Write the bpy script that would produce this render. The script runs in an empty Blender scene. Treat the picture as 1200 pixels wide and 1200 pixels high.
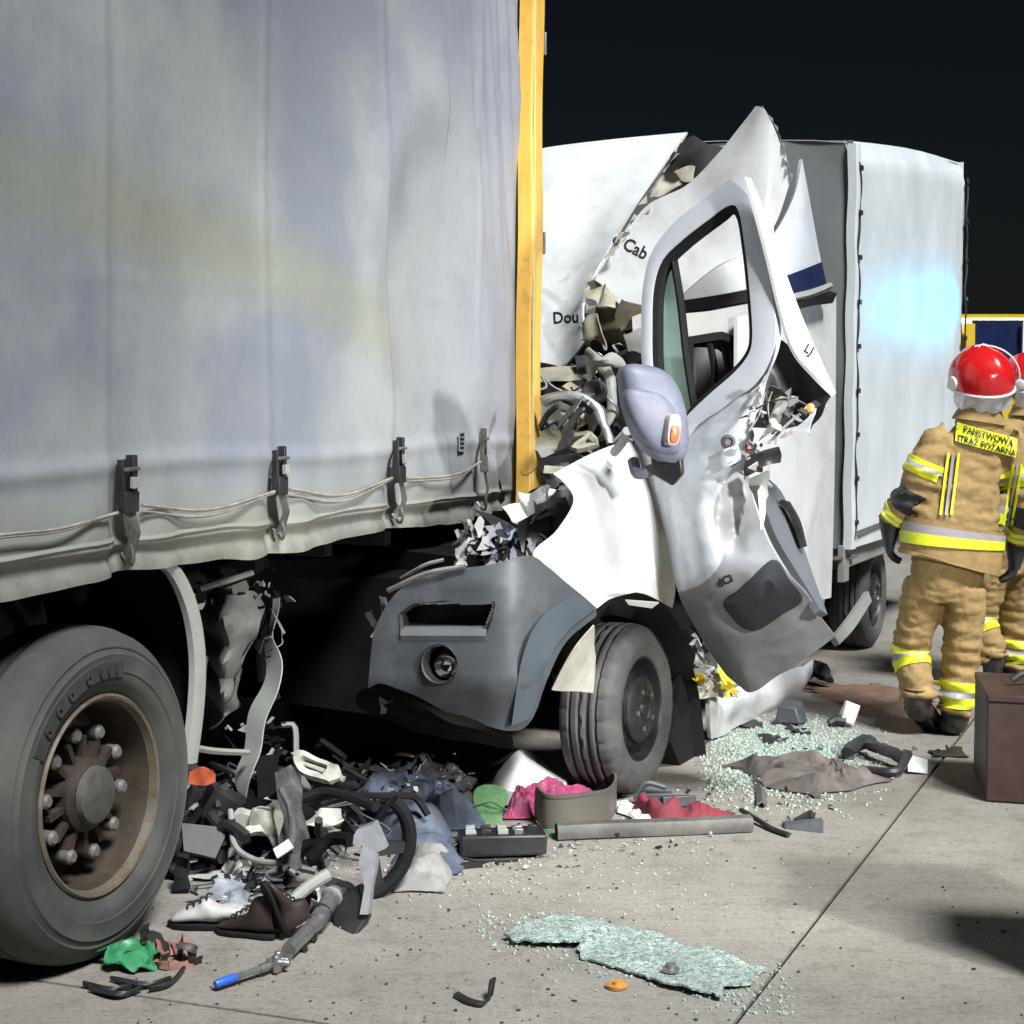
import bpy, bmesh, math, random
from mathutils import Vector, Matrix, noise

random.seed(11)
scene = bpy.context.scene
COL = scene.collection

# ------------------------------------------------------------------ camera
CAM_H, FPX, HOR = 1.6, 2000.0, 465.0          # eye height, focal length in px of a 1200 px frame, horizon row
PITCH = math.atan((600 - HOR) / FPX)
cam_d = bpy.data.cameras.new("camera")
cam_d.sensor_width = 36.0
cam_d.lens = 36.0 * FPX / 1200.0
cam_d.clip_start = 0.05
cam_d.clip_end = 2000.0
cam = bpy.data.objects.new("camera", cam_d)
COL.objects.link(cam)
cam.location = (0, 0, CAM_H)
cam.rotation_euler = (math.pi / 2 - PITCH, 0, 0)
scene.camera = cam

# ------------------------------------------------------------------ night sky
SUN_EL, SUN_AZ = math.radians(52), math.atan2(0.52, -0.85)   # azimuth from +Y, clockwise
world = bpy.data.worlds.new("World")
scene.world = world
world.use_nodes = True
wn = world.node_tree
wn.nodes.clear()
wo = wn.nodes.new("ShaderNodeOutputWorld")
wb = wn.nodes.new("ShaderNodeBackground")
ws = wn.nodes.new("ShaderNodeTexSky")
ws.sky_type = 'NISHITA'
ws.sun_disc = False
ws.sun_elevation = math.radians(40)
ws.sun_rotation = SUN_AZ
wb.inputs['Strength'].default_value = 0.0009
wn.links.new(ws.outputs[0], wb.inputs[0])
wn.links.new(wb.outputs[0], wo.inputs[0])

# ------------------------------------------------------------------ the flood light (the one key light of the site)
sun_d = bpy.data.lights.new("flood_sun", 'SUN')
sun_d.energy = 3.3
sun_d.angle = math.radians(14.0)
sun_d.color = (0.955, 0.98, 1.0)
sun = bpy.data.objects.new("flood_sun", sun_d)
COL.objects.link(sun)
Ldir = Vector((math.sin(SUN_AZ) * math.cos(SUN_EL), math.cos(SUN_AZ) * math.cos(SUN_EL), math.sin(SUN_EL)))
sun.rotation_euler = Ldir.to_track_quat('Z', 'Y').to_euler()
sun.location = Ldir * 20

scene.view_settings.view_transform = 'Standard'
scene.view_settings.look = 'None'
scene.view_settings.exposure = 0.95
scene.view_settings.gamma = 1.0
scene.view_settings.use_curve_mapping = False
scene.cycles.max_bounces = 4
scene.cycles.diffuse_bounces = 3
scene.cycles.glossy_bounces = 2
scene.cycles.use_adaptive_sampling = True
scene.cycles.adaptive_threshold = 0.03

# ------------------------------------------------------------------ pixel rays -> real points
_cp, _sp = math.cos(PITCH), math.sin(PITCH)
def ray(px, py):
    cx, cy = (px - 600) / FPX, (600 - py) / FPX
    return Vector((cx, cy * _sp + _cp, cy * _cp - _sp))
CAMP = Vector((0, 0, CAM_H))
def P(px, py, Y):
    d = ray(px, py); return CAMP + d * (Y / d.y)
def G(px, py, h=0.0):
    d = ray(px, py); return CAMP + d * ((h - CAM_H) / d.z)
def on_plane(px, py, o, n):
    d = ray(px, py); return CAMP + d * ((o - CAMP).dot(n) / d.dot(n))
A0 = G(98, 1140)                                   # trailer wheel on the ground
T_YAW = math.radians(21.5)
TD = Vector((math.sin(T_YAW), math.cos(T_YAW), 0)); TN = Vector((TD.y, -TD.x, 0))
B0 = G(752, 930)                                   # van front wheel on the ground
V_YAW = math.radians(24.5)
VD = Vector((math.sin(V_YAW), math.cos(V_YAW), 0)); VN = Vector((VD.y, -VD.x, 0))
UP = Vector((0, 0, 1))
def T(px, py, off=0.0): return on_plane(px, py, A0 + TN * off, TN)
def S(px, py, off=0.0): return on_plane(px, py, B0 + VN * off, VN)
def tpt(s, z, off=0.0): return Vector((A0.x, A0.y, 0)) + TD * s + TN * off + UP * z
def vpt(t, z, off=0.0): return Vector((B0.x, B0.y, 0)) + VD * t + VN * off + UP * z
def nz(p, s=1.0, seed=0.0): return noise.noise(Vector((p[0] * s + seed * 13.7, p[1] * s - seed * 7.1, p[2] * s + seed * 3.3)))
def lerp(a, b, t): return a + (b - a) * t
def ss(a, b, x):
    t = max(0.0, min(1.0, (x - a) / (b - a))); return t * t * (3 - 2 * t)

# ------------------------------------------------------------------ curves and surfaces
def resample(pts, n, smooth=True, closed=False):
    pts = [Vector(p) for p in pts]
    if closed: pts = pts + [pts[0]]
    L = [0.0]
    for a, b in zip(pts, pts[1:]): L.append(L[-1] + max((b - a).length, 1e-6))
    out = []; m = n + 1 if closed else n
    for i in range(m):
        t = L[-1] * i / (m - 1); k = 0
        while k < len(L) - 2 and L[k + 1] < t: k += 1
        f = (t - L[k]) / (L[k + 1] - L[k])
        if smooth and len(pts) > 2:
            p1, p2 = pts[k], pts[k + 1]
            p0 = pts[k - 1] if k > 0 else (pts[-2] if closed else p1 * 2 - p2)
            p3 = pts[k + 2] if k + 2 < len(pts) else (pts[1] if closed else p2 * 2 - p1)
            f2, f3 = f * f, f * f * f
            out.append(0.5 * ((2 * p1) + (p2 - p0) * f + (2 * p0 - 5 * p1 + 4 * p2 - p3) * f2 + (3 * p1 - p0 - 3 * p2 + p3) * f3))
        else:
            out.append(pts[k].lerp(pts[k + 1], f))
    return out[:-1] if closed else out
def loft(curves, nu=24, nv=16, smooth=True, across=True):
    rows = [resample(c, nu, smooth) for c in curves]
    cols = [resample([r[i] for r in rows], nv, across) for i in range(nu)]
    return [[cols[i][j] for i in range(nu)] for j in range(nv)]

class MB:
    def __init__(s): s.v = []; s.f = []; s.m = []; s.cur = 0
    def add(s, vs, fs):
        o = len(s.v); s.v += [Vector(p) for p in vs]
        for f in fs: s.f.append(tuple(i + o for i in f)); s.m.append(s.cur)
        return s
    def grid(s, g, thick=0.0, close_u=False, flip=False, mask=None):
        nv, nu = len(g), len(g[0]); flat = [p for r in g for p in r]
        fs = []
        for j in range(nv - 1):
            for i in range(nu if close_u else nu - 1):
                if mask and not mask(j, i): continue
                a, b = j * nu + i, j * nu + (i + 1) % nu
                fs.append((a, b, b + nu, a + nu) if not flip else (a, a + nu, b + nu, b))
        if not thick: return s.add(flat, fs)
        N = [Vector((0, 0, 0)) for _ in flat]
        for f in fs:
            n = (flat[f[2]] - flat[f[0]]).cross(flat[f[3]] - flat[f[1]])
            for i in f: N[i] += n
        N = [n.normalized() if n.length > 1e-12 else Vector((0, 0, 1)) for n in N]
        k = len(flat)
        back = [p - n * thick for p, n in zip(flat, N)]
        ed = {}
        for f in fs:
            for a, b in zip(f, f[1:] + f[:1]): ed[(a, b)] = 1
        rim = [(b, a, a + k, b + k) for (a, b) in ed if (b, a) not in ed]
        return s.add(flat + back, fs + [tuple(i + k for i in reversed(f)) for f in fs] + rim)
    def ring(s, outer, inner, n=64, thick=0.0, rows=2, smooth=True, bulge=None):
        o, i = resample(outer, n, smooth, True), resample(inner, n, smooth, True)
        g = []
        for j in range(rows):
            t = j / (rows - 1)
            g.append([a.lerp(b, t) + (bulge * (4 * t * (1 - t)) if bulge else Vector()) for a, b in zip(o, i)])
        return s.grid(g, thick, True)
    def slab(s, pts, tv):
        pts = [Vector(p) for p in pts]; n = len(pts); tv = Vector(tv)
        return s.add(pts + [p + tv for p in pts], [tuple(range(n)), tuple(reversed(range(n, 2 * n)))] +
                     [(i, i + n, (i + 1) % n + n, (i + 1) % n) for i in range(n)])
    def tube(s, pts, r, seg=8, smooth=True, n=None, flat=1.0, cap=True):
        pts = [Vector(p) for p in pts]
        if n: 
            m = len(pts); pts2 = resample(pts, n, smooth)
            if not isinstance(r, (int, float)): r = [lerp(r[min(int(i * (m - 1) / (n - 1)), m - 2)], r[min(int(i * (m - 1) / (n - 1)), m - 2) + 1], (i * (m - 1) / (n - 1)) - min(int(i * (m - 1) / (n - 1)), m - 2)) for i in range(n)]
            pts = pts2
        m = len(pts); g = []; up = None
        for i, p in enumerate(pts):
            d = (pts[min(i + 1, m - 1)] - pts[max(i - 1, 0)]).normalized()
            if up is None:
                up = d.orthogonal().normalized() if abs(d.z) > 0.9 else (UP - d * d.z).normalized()
            else:
                up = (up - d * up.dot(d)); up = up.normalized() if up.length > 1e-6 else d.orthogonal().normalized()
            sd = d.cross(up); rr = r if isinstance(r, (int, float)) else r[i]
            g.append([p + (up * math.sin(2 * math.pi * k / seg) * flat + sd * math.cos(2 * math.pi * k / seg)) * rr for k in range(seg)])
        o = len(s.v); s.grid(g, 0, True)
        if cap:
            s.f.append(tuple(reversed(range(o, o + seg)))); s.m.append(s.cur)
            s.f.append(tuple(range(o + (m - 1) * seg, o + m * seg))); s.m.append(s.cur)
        return s
    def lathe(s, prof, c, ax, seg=48, a0=0.0, a1=2 * math.pi, fn=None, ref=None):
        c = Vector(c); ax = Vector(ax).normalized()
        e1 = (ref - ax * ref.dot(ax)).normalized() if ref else (UP - ax * ax.z).normalized() if abs(ax.z) < 0.95 else Vector((1, 0, 0))
        e2 = ax.cross(e1); full = abs(a1 - a0 - 2 * math.pi) < 1e-6
        g = []
        for h, r in prof:
            row = []
            for k in range(seg if full else seg + 1):
                a = a0 + (a1 - a0) * k / seg
                rr, hh = (fn(a, r, h, k) if fn else (r, h))
                row.append(c + ax * hh + (e1 * math.cos(a) + e2 * math.sin(a)) * rr)
            g.append(row)
        return s.grid(g, 0, full)
    def box(s, c, size, M=None, jit=0.0):
        c = Vector(c); x, y, z = [q / 2 for q in size]
        vs = [Vector((a * x, b * y, d * z)) for a in (-1, 1) for b in (-1, 1) for d in (-1, 1)]
        if jit: vs = [v + Vector((random.uniform(-jit, jit) for _ in range(3))) for v in vs]
        if M is not None: vs = [M @ v for v in vs]
        return s.add([c + v for v in vs], [(0, 1, 3, 2), (4, 6, 7, 5), (0, 4, 5, 1), (2, 3, 7, 6), (0, 2, 6, 4), (1, 5, 7, 3)])
    def warp(s, amp, sc, seed=0, d=None):
        for i, p in enumerate(s.v):
            q = Vector((nz(p, sc, seed), nz(p, sc, seed + 5), nz(p, sc, seed + 9)))
            s.v[i] = p + (q * amp if d is None else d * (q.x * amp))
        return s
    def build(s, name, mats, parent=None, bevel=0.0, ang=35, label=None, tri=False):
        if not isinstance(mats, (list, tuple)): mats = [mats]
        o0 = wloc(parent) if parent else (sum(s.v, Vector()) / len(s.v))
        if not parent: o0.z = min(p.z for p in s.v)
        me = bpy.data.meshes.new(name)
        me.from_pydata([p - o0 for p in s.v], [], s.f)
        for m in mats: me.materials.append(m)
        for pl, mi in zip(me.polygons, s.m): pl.material_index = mi
        bm = bmesh.new(); bm.from_mesh(me)
        bmesh.ops.recalc_face_normals(bm, faces=bm.faces)
        if tri:
            bmesh.ops.triangulate(bm, faces=[f for f in bm.faces if len(f.verts) > 4])
        bm.to_mesh(me); bm.free()
        me.shade_smooth(); me.set_sharp_from_angle(angle=math.radians(ang))
        ob = bpy.data.objects.new(name, me); COL.objects.link(ob)
        if parent: ob.parent = parent
        else: ob.location = o0
        if bevel:
            b = ob.modifiers.new("bevel", 'BEVEL'); b.width = bevel; b.segments = 2; b.limit_method = 'ANGLE'; b.angle_limit = math.radians(40)
        if label: ob["label"] = label
        return ob
def wloc(o):
    p = Vector(o.location)
    while o.parent: o = o.parent; p += Vector(o.location)
    return p
def tag(o, label, cat, group=None):
    o["label"] = label; o["category"] = cat
    if group: o["group"] = group
    return o
def thing(name, label, cat, loc, group=None):
    e = bpy.data.objects.new(name, None); COL.objects.link(e); e.location = loc; e.empty_display_size = 0.1
    return tag(e, label, cat, group)
def frame(x, y=None, z=None):
    """rotation matrix whose columns are the given axes"""
    z = Vector(z).normalized() if z is not None else None; x = Vector(x).normalized()
    if z is None: y = Vector(y).normalized(); z = x.cross(y).normalized(); y = z.cross(x)
    else: y = z.cross(x).normalized(); x = y.cross(z)
    return Matrix((x, y, z)).transposed()
def text(name, body, org, xdir, ydir, size, mat, parent, bold=0.0, depth=0.0006, align='LEFT', shear=0.0):
    cu = bpy.data.curves.new(name, 'FONT'); cu.body = body; cu.size = size; cu.extrude = depth; cu.offset = bold
    cu.align_x = align; cu.shear = shear; cu.resolution_u = 3
    tmp = bpy.data.objects.new("tmp", cu); COL.objects.link(tmp)
    dg = bpy.context.evaluated_depsgraph_get()
    me = bpy.data.meshes.new_from_object(tmp.evaluated_get(dg))
    bpy.data.objects.remove(tmp)
    R = frame(xdir, ydir).to_4x4(); R.translation = Vector(org) - wloc(parent)
    me.transform(R); me.materials.clear(); me.materials.append(mat)
    ob = bpy.data.objects.new(name, me); COL.objects.link(ob); ob.parent = parent
    return ob

# ------------------------------------------------------------------ materials
MATS = {}
def mat(name, col, rough=0.5, metal=0.0, var=0.12, vs=3.0, bump=0.0, bs=80.0, dirt=None, da=0.0, ds=2.0, coat=0.0, dist=0.004, dlo=0.42, alpha=None, trans=0.0, spec=0.5):
    if name in MATS: return MATS[name]
    m = bpy.data.materials.new(name); m.use_nodes = True; nt = m.node_tree; N, Lk = nt.nodes, nt.links
    b = N["Principled BSDF"]; b.inputs['Roughness'].default_value = rough; b.inputs['Metallic'].default_value = metal
    b.inputs['Coat Weight'].default_value = coat; b.inputs['Coat Roughness'].default_value = 0.12
    b.inputs['Specular IOR Level'].default_value = spec
    b.inputs['Transmission Weight'].default_value = trans
    tc = N.new("ShaderNodeTexCoord"); co = tc.outputs['Object']
    n1 = N.new("ShaderNodeTexNoise"); n1.inputs['Scale'].default_value = vs; n1.inputs['Detail'].default_value = 4; n1.inputs['Roughness'].default_value = 0.65
    Lk.new(co, n1.inputs['Vector'])
    cr = N.new("ShaderNodeValToRGB"); cr.color_ramp.elements[0].position = 0.3; cr.color_ramp.elements[1].position = 0.7
    c = Vector(col)
    cr.color_ramp.elements[0].color = (*(c * (1 - var)), 1); cr.color_ramp.elements[1].color = (*[min(1, q * (1 + var)) for q in c], 1)
    Lk.new(n1.outputs['Fac'], cr.inputs['Fac']); last = cr.outputs['Color']
    if dirt:
        n2 = N.new("ShaderNodeTexNoise"); n2.inputs['Scale'].default_value = ds; n2.inputs['Detail'].default_value = 6; n2.inputs['Roughness'].default_value = 0.7
        Lk.new(co, n2.inputs['Vector'])
        r2 = N.new("ShaderNodeMapRange"); r2.inputs['From Min'].default_value = dlo; r2.inputs['From Max'].default_value = dlo + 0.3; r2.inputs['To Max'].default_value = da
        Lk.new(n2.outputs['Fac'], r2.inputs['Value'])
        mx = N.new("ShaderNodeMix"); mx.data_type = 'RGBA'; mx.inputs[7].default_value = (*dirt, 1)
        Lk.new(r2.outputs[0], mx.inputs[0]); Lk.new(last, mx.inputs[6]); last = mx.outputs[2]
    Lk.new(last, b.inputs['Base Color'])
    rv = N.new("ShaderNodeMapRange"); rv.inputs['To Min'].default_value = max(0, rough - 0.12); rv.inputs['To Max'].default_value = min(1, rough + 0.12)
    Lk.new(n1.outputs['Fac'], rv.inputs['Value']); Lk.new(rv.outputs[0], b.inputs['Roughness'])
    if bump:
        n3 = N.new("ShaderNodeTexNoise"); n3.inputs['Scale'].default_value = bs; n3.inputs['Detail'].default_value = 4
        Lk.new(co, n3.inputs['Vector'])
        bp = N.new("ShaderNodeBump"); bp.inputs['Strength'].default_value = bump; bp.inputs['Distance'].default_value = dist
        Lk.new(n3.outputs['Fac'], bp.inputs['Height']); Lk.new(bp.outputs[0], b.inputs['Normal'])
    if alpha is not None: b.inputs['Alpha'].default_value = alpha
    MATS[name] = m
    return m
WHITE = mat("white_van_paint", (0.63, 0.65, 0.655), 0.32, var=0.05, coat=0.4, dirt=(0.30, 0.285, 0.25), da=0.5, ds=4.0, dlo=0.47, bump=0.15, bs=9, dist=0.01)
CREAM = mat("bare_composite_edge", (0.33, 0.31, 0.235), 0.8, var=0.35, vs=9, bump=0.6, bs=60)
NAVY = mat("navy_stripe_paint", (0.014, 0.02, 0.06), 0.35, coat=0.3, var=0.1)
GPLAST = mat("grey_bumper_plastic", (0.058, 0.065, 0.074), 0.5, var=0.18, vs=3, bump=0.25, bs=350, dist=0.001, dirt=(0.17, 0.165, 0.155), da=0.4, ds=5, dlo=0.5)
MIRP = mat("mirror_grey_plastic", (0.13, 0.14, 0.19), 0.5, var=0.12, bump=0.2, bs=400, dist=0.001, dirt=(0.3, 0.29, 0.28), da=0.3, ds=6, dlo=0.5)
BLACKP = mat("black_plastic", (0.018, 0.018, 0.02), 0.45, var=0.3, vs=8, dirt=(0.06, 0.057, 0.05), da=0.45, ds=9, dlo=0.5)
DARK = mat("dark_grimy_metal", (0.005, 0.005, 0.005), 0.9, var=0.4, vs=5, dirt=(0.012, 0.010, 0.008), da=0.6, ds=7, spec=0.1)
RUBBER = mat("tyre_rubber", (0.06, 0.061, 0.06), 0.8, var=0.25, vs=4, bump=0.3, bs=200, dist=0.002, dirt=(0.14, 0.135, 0.12), da=0.7, ds=5, dlo=0.45)
TRUBBER = mat("dusty_truck_tyre_rubber", (0.045, 0.047, 0.042), 0.82, var=0.22, vs=3, bump=0.25, bs=150, dist=0.002, dirt=(0.085, 0.09, 0.075), da=0.8, ds=3.2, dlo=0.45)
BLKRUB = mat("black_rubber", (0.009, 0.009, 0.009), 0.75, var=0.3, vs=8, spec=0.2)
STEEL = mat("scuffed_steel", (0.42, 0.42, 0.41), 0.42, 0.85, var=0.25, vs=9, bump=0.2, bs=90, dirt=(0.10, 0.09, 0.08), da=0.6, ds=8)
GALV = mat("grey_painted_metal", (0.30, 0.315, 0.29), 0.6, 0.1, var=0.15, vs=6, bump=0.15, bs=70, dirt=(0.11, 0.10, 0.085), da=0.6, ds=6)
RIMB = mat("dark_steel_rim", (0.018, 0.019, 0.021), 0.45, 0.4, var=0.3, vs=10, dirt=(0.06, 0.056, 0.05), da=0.5, ds=12)
RUST = mat("rusty_wheel_steel", (0.028, 0.018, 0.014), 0.7, 0.2, var=0.35, vs=12, bump=0.4, bs=90, dirt=(0.09, 0.07, 0.05), da=0.5, ds=9)
RIMT = mat("shaded_dirty_rim", (0.06, 0.048, 0.034), 0.65, 0.2, var=0.25, vs=10, bump=0.3, bs=120, dirt=(0.03, 0.016, 0.01), da=0.9, ds=7, dlo=0.4)  # shade of the rim recess put into the brown-black colour
NUT = mat("chalky_wheel_nut", (0.16, 0.152, 0.14), 0.6, 0.3, var=0.2, vs=30, dirt=(0.12, 0.10, 0.08), da=0.6, ds=40)
YELLOW = mat("yellow_post_paint", (0.80, 0.47, 0.09), 0.45, var=0.08, vs=5, dirt=(0.30, 0.13, 0.03), da=0.8, ds=9, dlo=0.56, bump=0.15, bs=60)
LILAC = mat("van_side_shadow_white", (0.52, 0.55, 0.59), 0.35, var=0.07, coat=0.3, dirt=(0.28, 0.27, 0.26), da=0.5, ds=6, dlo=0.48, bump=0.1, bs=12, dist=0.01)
GREENGL = mat("green_glass", (0.38, 0.55, 0.46), 0.08, var=0.1, trans=0.55)

LIPT = mat("pale_rim_lip", (0.13, 0.115, 0.085), 0.6, 0.2, var=0.3, vs=14, dirt=(0.10, 0.045, 0.02), da=0.9, ds=10, dlo=0.45)
def decal(name, body, px, py, dirx, size_px, ob, mat_, parent, off=0.004, bold=0.0, squeeze=1.0, shear=0.0):
    """flat lettering printed on a built surface: glyph outlines dropped on the surface of ob"""
    from mathutils.bvhtree import BVHTree
    cu = bpy.data.curves.new(name, 'FONT'); cu.body = body; cu.size = 1.0; cu.offset = bold; cu.shear = shear; cu.resolution_u = 3
    tmp = bpy.data.objects.new("tmp", cu); COL.objects.link(tmp)
    me = bpy.data.meshes.new_from_object(tmp.evaluated_get(bpy.context.evaluated_depsgraph_get())); bpy.data.objects.remove(tmp)
    o0 = wloc(ob); bv_ = BVHTree.FromPolygons([v.co + o0 for v in ob.data.vertices], [tuple(p.vertices) for p in ob.data.polygons])
    dx = Vector((dirx[0], dirx[1])).normalized(); w0 = wloc(parent); last = None
    for v in list(me.vertices):
        x, y = v.co.x * size_px * squeeze, v.co.y * size_px
        h = bv_.ray_cast(CAMP, ray(px + dx.x * x + dx.y * y, py + dx.y * x - dx.x * y).normalized())
        if h[0] is not None: last = (h[0] - CAMP).length; break
    for v in me.vertices:
        x, y = v.co.x * size_px * squeeze, v.co.y * size_px
        d = ray(px + dx.x * x + dx.y * y, py + dx.y * x - dx.x * y).normalized(); h = bv_.ray_cast(CAMP, d)
        if h[0] is None: h = (CAMP + d * last,)
        else: last = (h[0] - CAMP).length
        v.co = h[0] - d * off - w0
    me.materials.clear(); me.materials.append(mat_)
    o = bpy.data.objects.new(name, me); COL.objects.link(o); o.parent = parent
    return o
# ================================================================== ground
def concrete(name, base):
    m = bpy.data.materials.new(name); m.use_nodes = True; nt = m.node_tree; N, Lk = nt.nodes, nt.links
    b = N["Principled BSDF"]; b.inputs['Roughness'].default_value = 0.85; b.inputs['Specular IOR Level'].default_value = 0.3
    g = N.new("ShaderNodeNewGeometry"); pos = g.outputs['Position']
    def noi(sc, det, ro, vec=pos):
        n = N.new("ShaderNodeTexNoise"); n.inputs['Scale'].default_value = sc; n.inputs['Detail'].default_value = det; n.inputs['Roughness'].default_value = ro
        Lk.new(vec, n.inputs['Vector']); return n.outputs['Fac']
    def ramp(v, p0, c0, p1, c1):
        r = N.new("ShaderNodeValToRGB"); r.color_ramp.elements[0].position = p0; r.color_ramp.elements[1].position = p1
        r.color_ramp.elements[0].color = (*c0, 1); r.color_ramp.elements[1].color = (*c1, 1); Lk.new(v, r.inputs[0]); return r.outputs[0]
    def mul(a, c, f=1.0):
        x = N.new("ShaderNodeMix"); x.data_type = 'RGBA'; x.blend_type = 'MULTIPLY'; x.inputs[0].default_value = f
        Lk.new(a, x.inputs[6]); Lk.new(c, x.inputs[7]); return x.outputs[2]
    B = Vector(base)
    c = ramp(noi(1.1, 8, 0.62), 0.32, B * 0.80, 0.7, B * 1.12)
    c = mul(c, ramp(noi(0.35, 5, 0.6), 0.36, (0.74, 0.72, 0.70), 0.62, (1, 1, 1)))
    c = mul(c, ramp(noi(60, 3, 0.8), 0.30, (0.62, 0.61, 0.6), 0.52, (1, 1, 1)))
    c = mul(c, ramp(noi(9, 6, 0.7), 0.30, (0.72, 0.71, 0.69), 0.50, (1, 1, 1)))
    mp = N.new("ShaderNodeMapping"); mp.inputs['Rotation'].default_value = (0, 0, V_YAW); mp.inputs['Scale'].default_value = (1.6, 120, 1); Lk.new(pos, mp.inputs[0])
    br = noi(1.0, 3, 0.6, mp.outputs[0])
    c = mul(c, ramp(br, 0.35, (0.88, 0.88, 0.88), 0.6, (1, 1, 1)))
    Lk.new(c, b.inputs['Base Color'])
    bp = N.new("ShaderNodeBump"); bp.inputs['Strength'].default_value = 0.5; bp.inputs['Distance'].default_value = 0.004
    ad = N.new("ShaderNodeMath"); ad.operation = 'ADD'; Lk.new(noi(140, 4, 0.7), ad.inputs[0]); Lk.new(br, ad.inputs[1])
    Lk.new(ad.outputs[0], bp.inputs['Height']); Lk.new(bp.outputs[0], b.inputs['Normal'])
    return m
CONC = concrete("brushed_concrete", (0.325, 0.305, 0.27))
JOINT = mat("dark_joint_sealant", (0.010, 0.0095, 0.009), 0.9, var=0.3, vs=20)
gm = MB(); gm.add([(-300, -60, -0.012), (300, -60, -0.012), (300, 700, -0.012), (-300, 700, -0.012)], [(0, 1, 2, 3)])
ground = gm.build("ground", JOINT); ground["kind"] = "structure"
# long joint through (861,1200) and (1118,872); cross joint through (40,1148) and (335,1192)
j0, j1 = G(861, 1200), G(1118, 872); ld = (j1 - j0).normalized(); ln = Vector((ld.y, -ld.x, 0))
c0, c1 = G(40, 1149), G(335, 1193); cd = (c1 - c0).normalized()
if cd.x > 0: cd = -cd
den = ld.x * cd.y - ld.y * cd.x; w = c0 - j0; J = j0 + ld * ((w.x * cd.y - w.y * cd.x) / den)
SL, SW, GAP = 5.0, 3.75, 0.007
for a in range(-5, 6):
    for bq in range(-2, 18):
        o = J + ld * (bq * SL) + cd * (a * SW)
        if (o + ld * SL).y < -4: continue
        q = [o + ld * u + cd * v for u, v in ((GAP, GAP), (SL - GAP, GAP), (SL - GAP, SW - GAP), (GAP, SW - GAP))]
        m = MB(); m.add([Vector((p.x, p.y, z)) for z in (-0.011, 0.0) for p in q], [(4, 5, 6, 7), (0, 1, 5, 4), (1, 2, 6, 5), (2, 3, 7, 6), (3, 0, 4, 7)])
        m.build("concrete_slab", CONC, ground)

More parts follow.
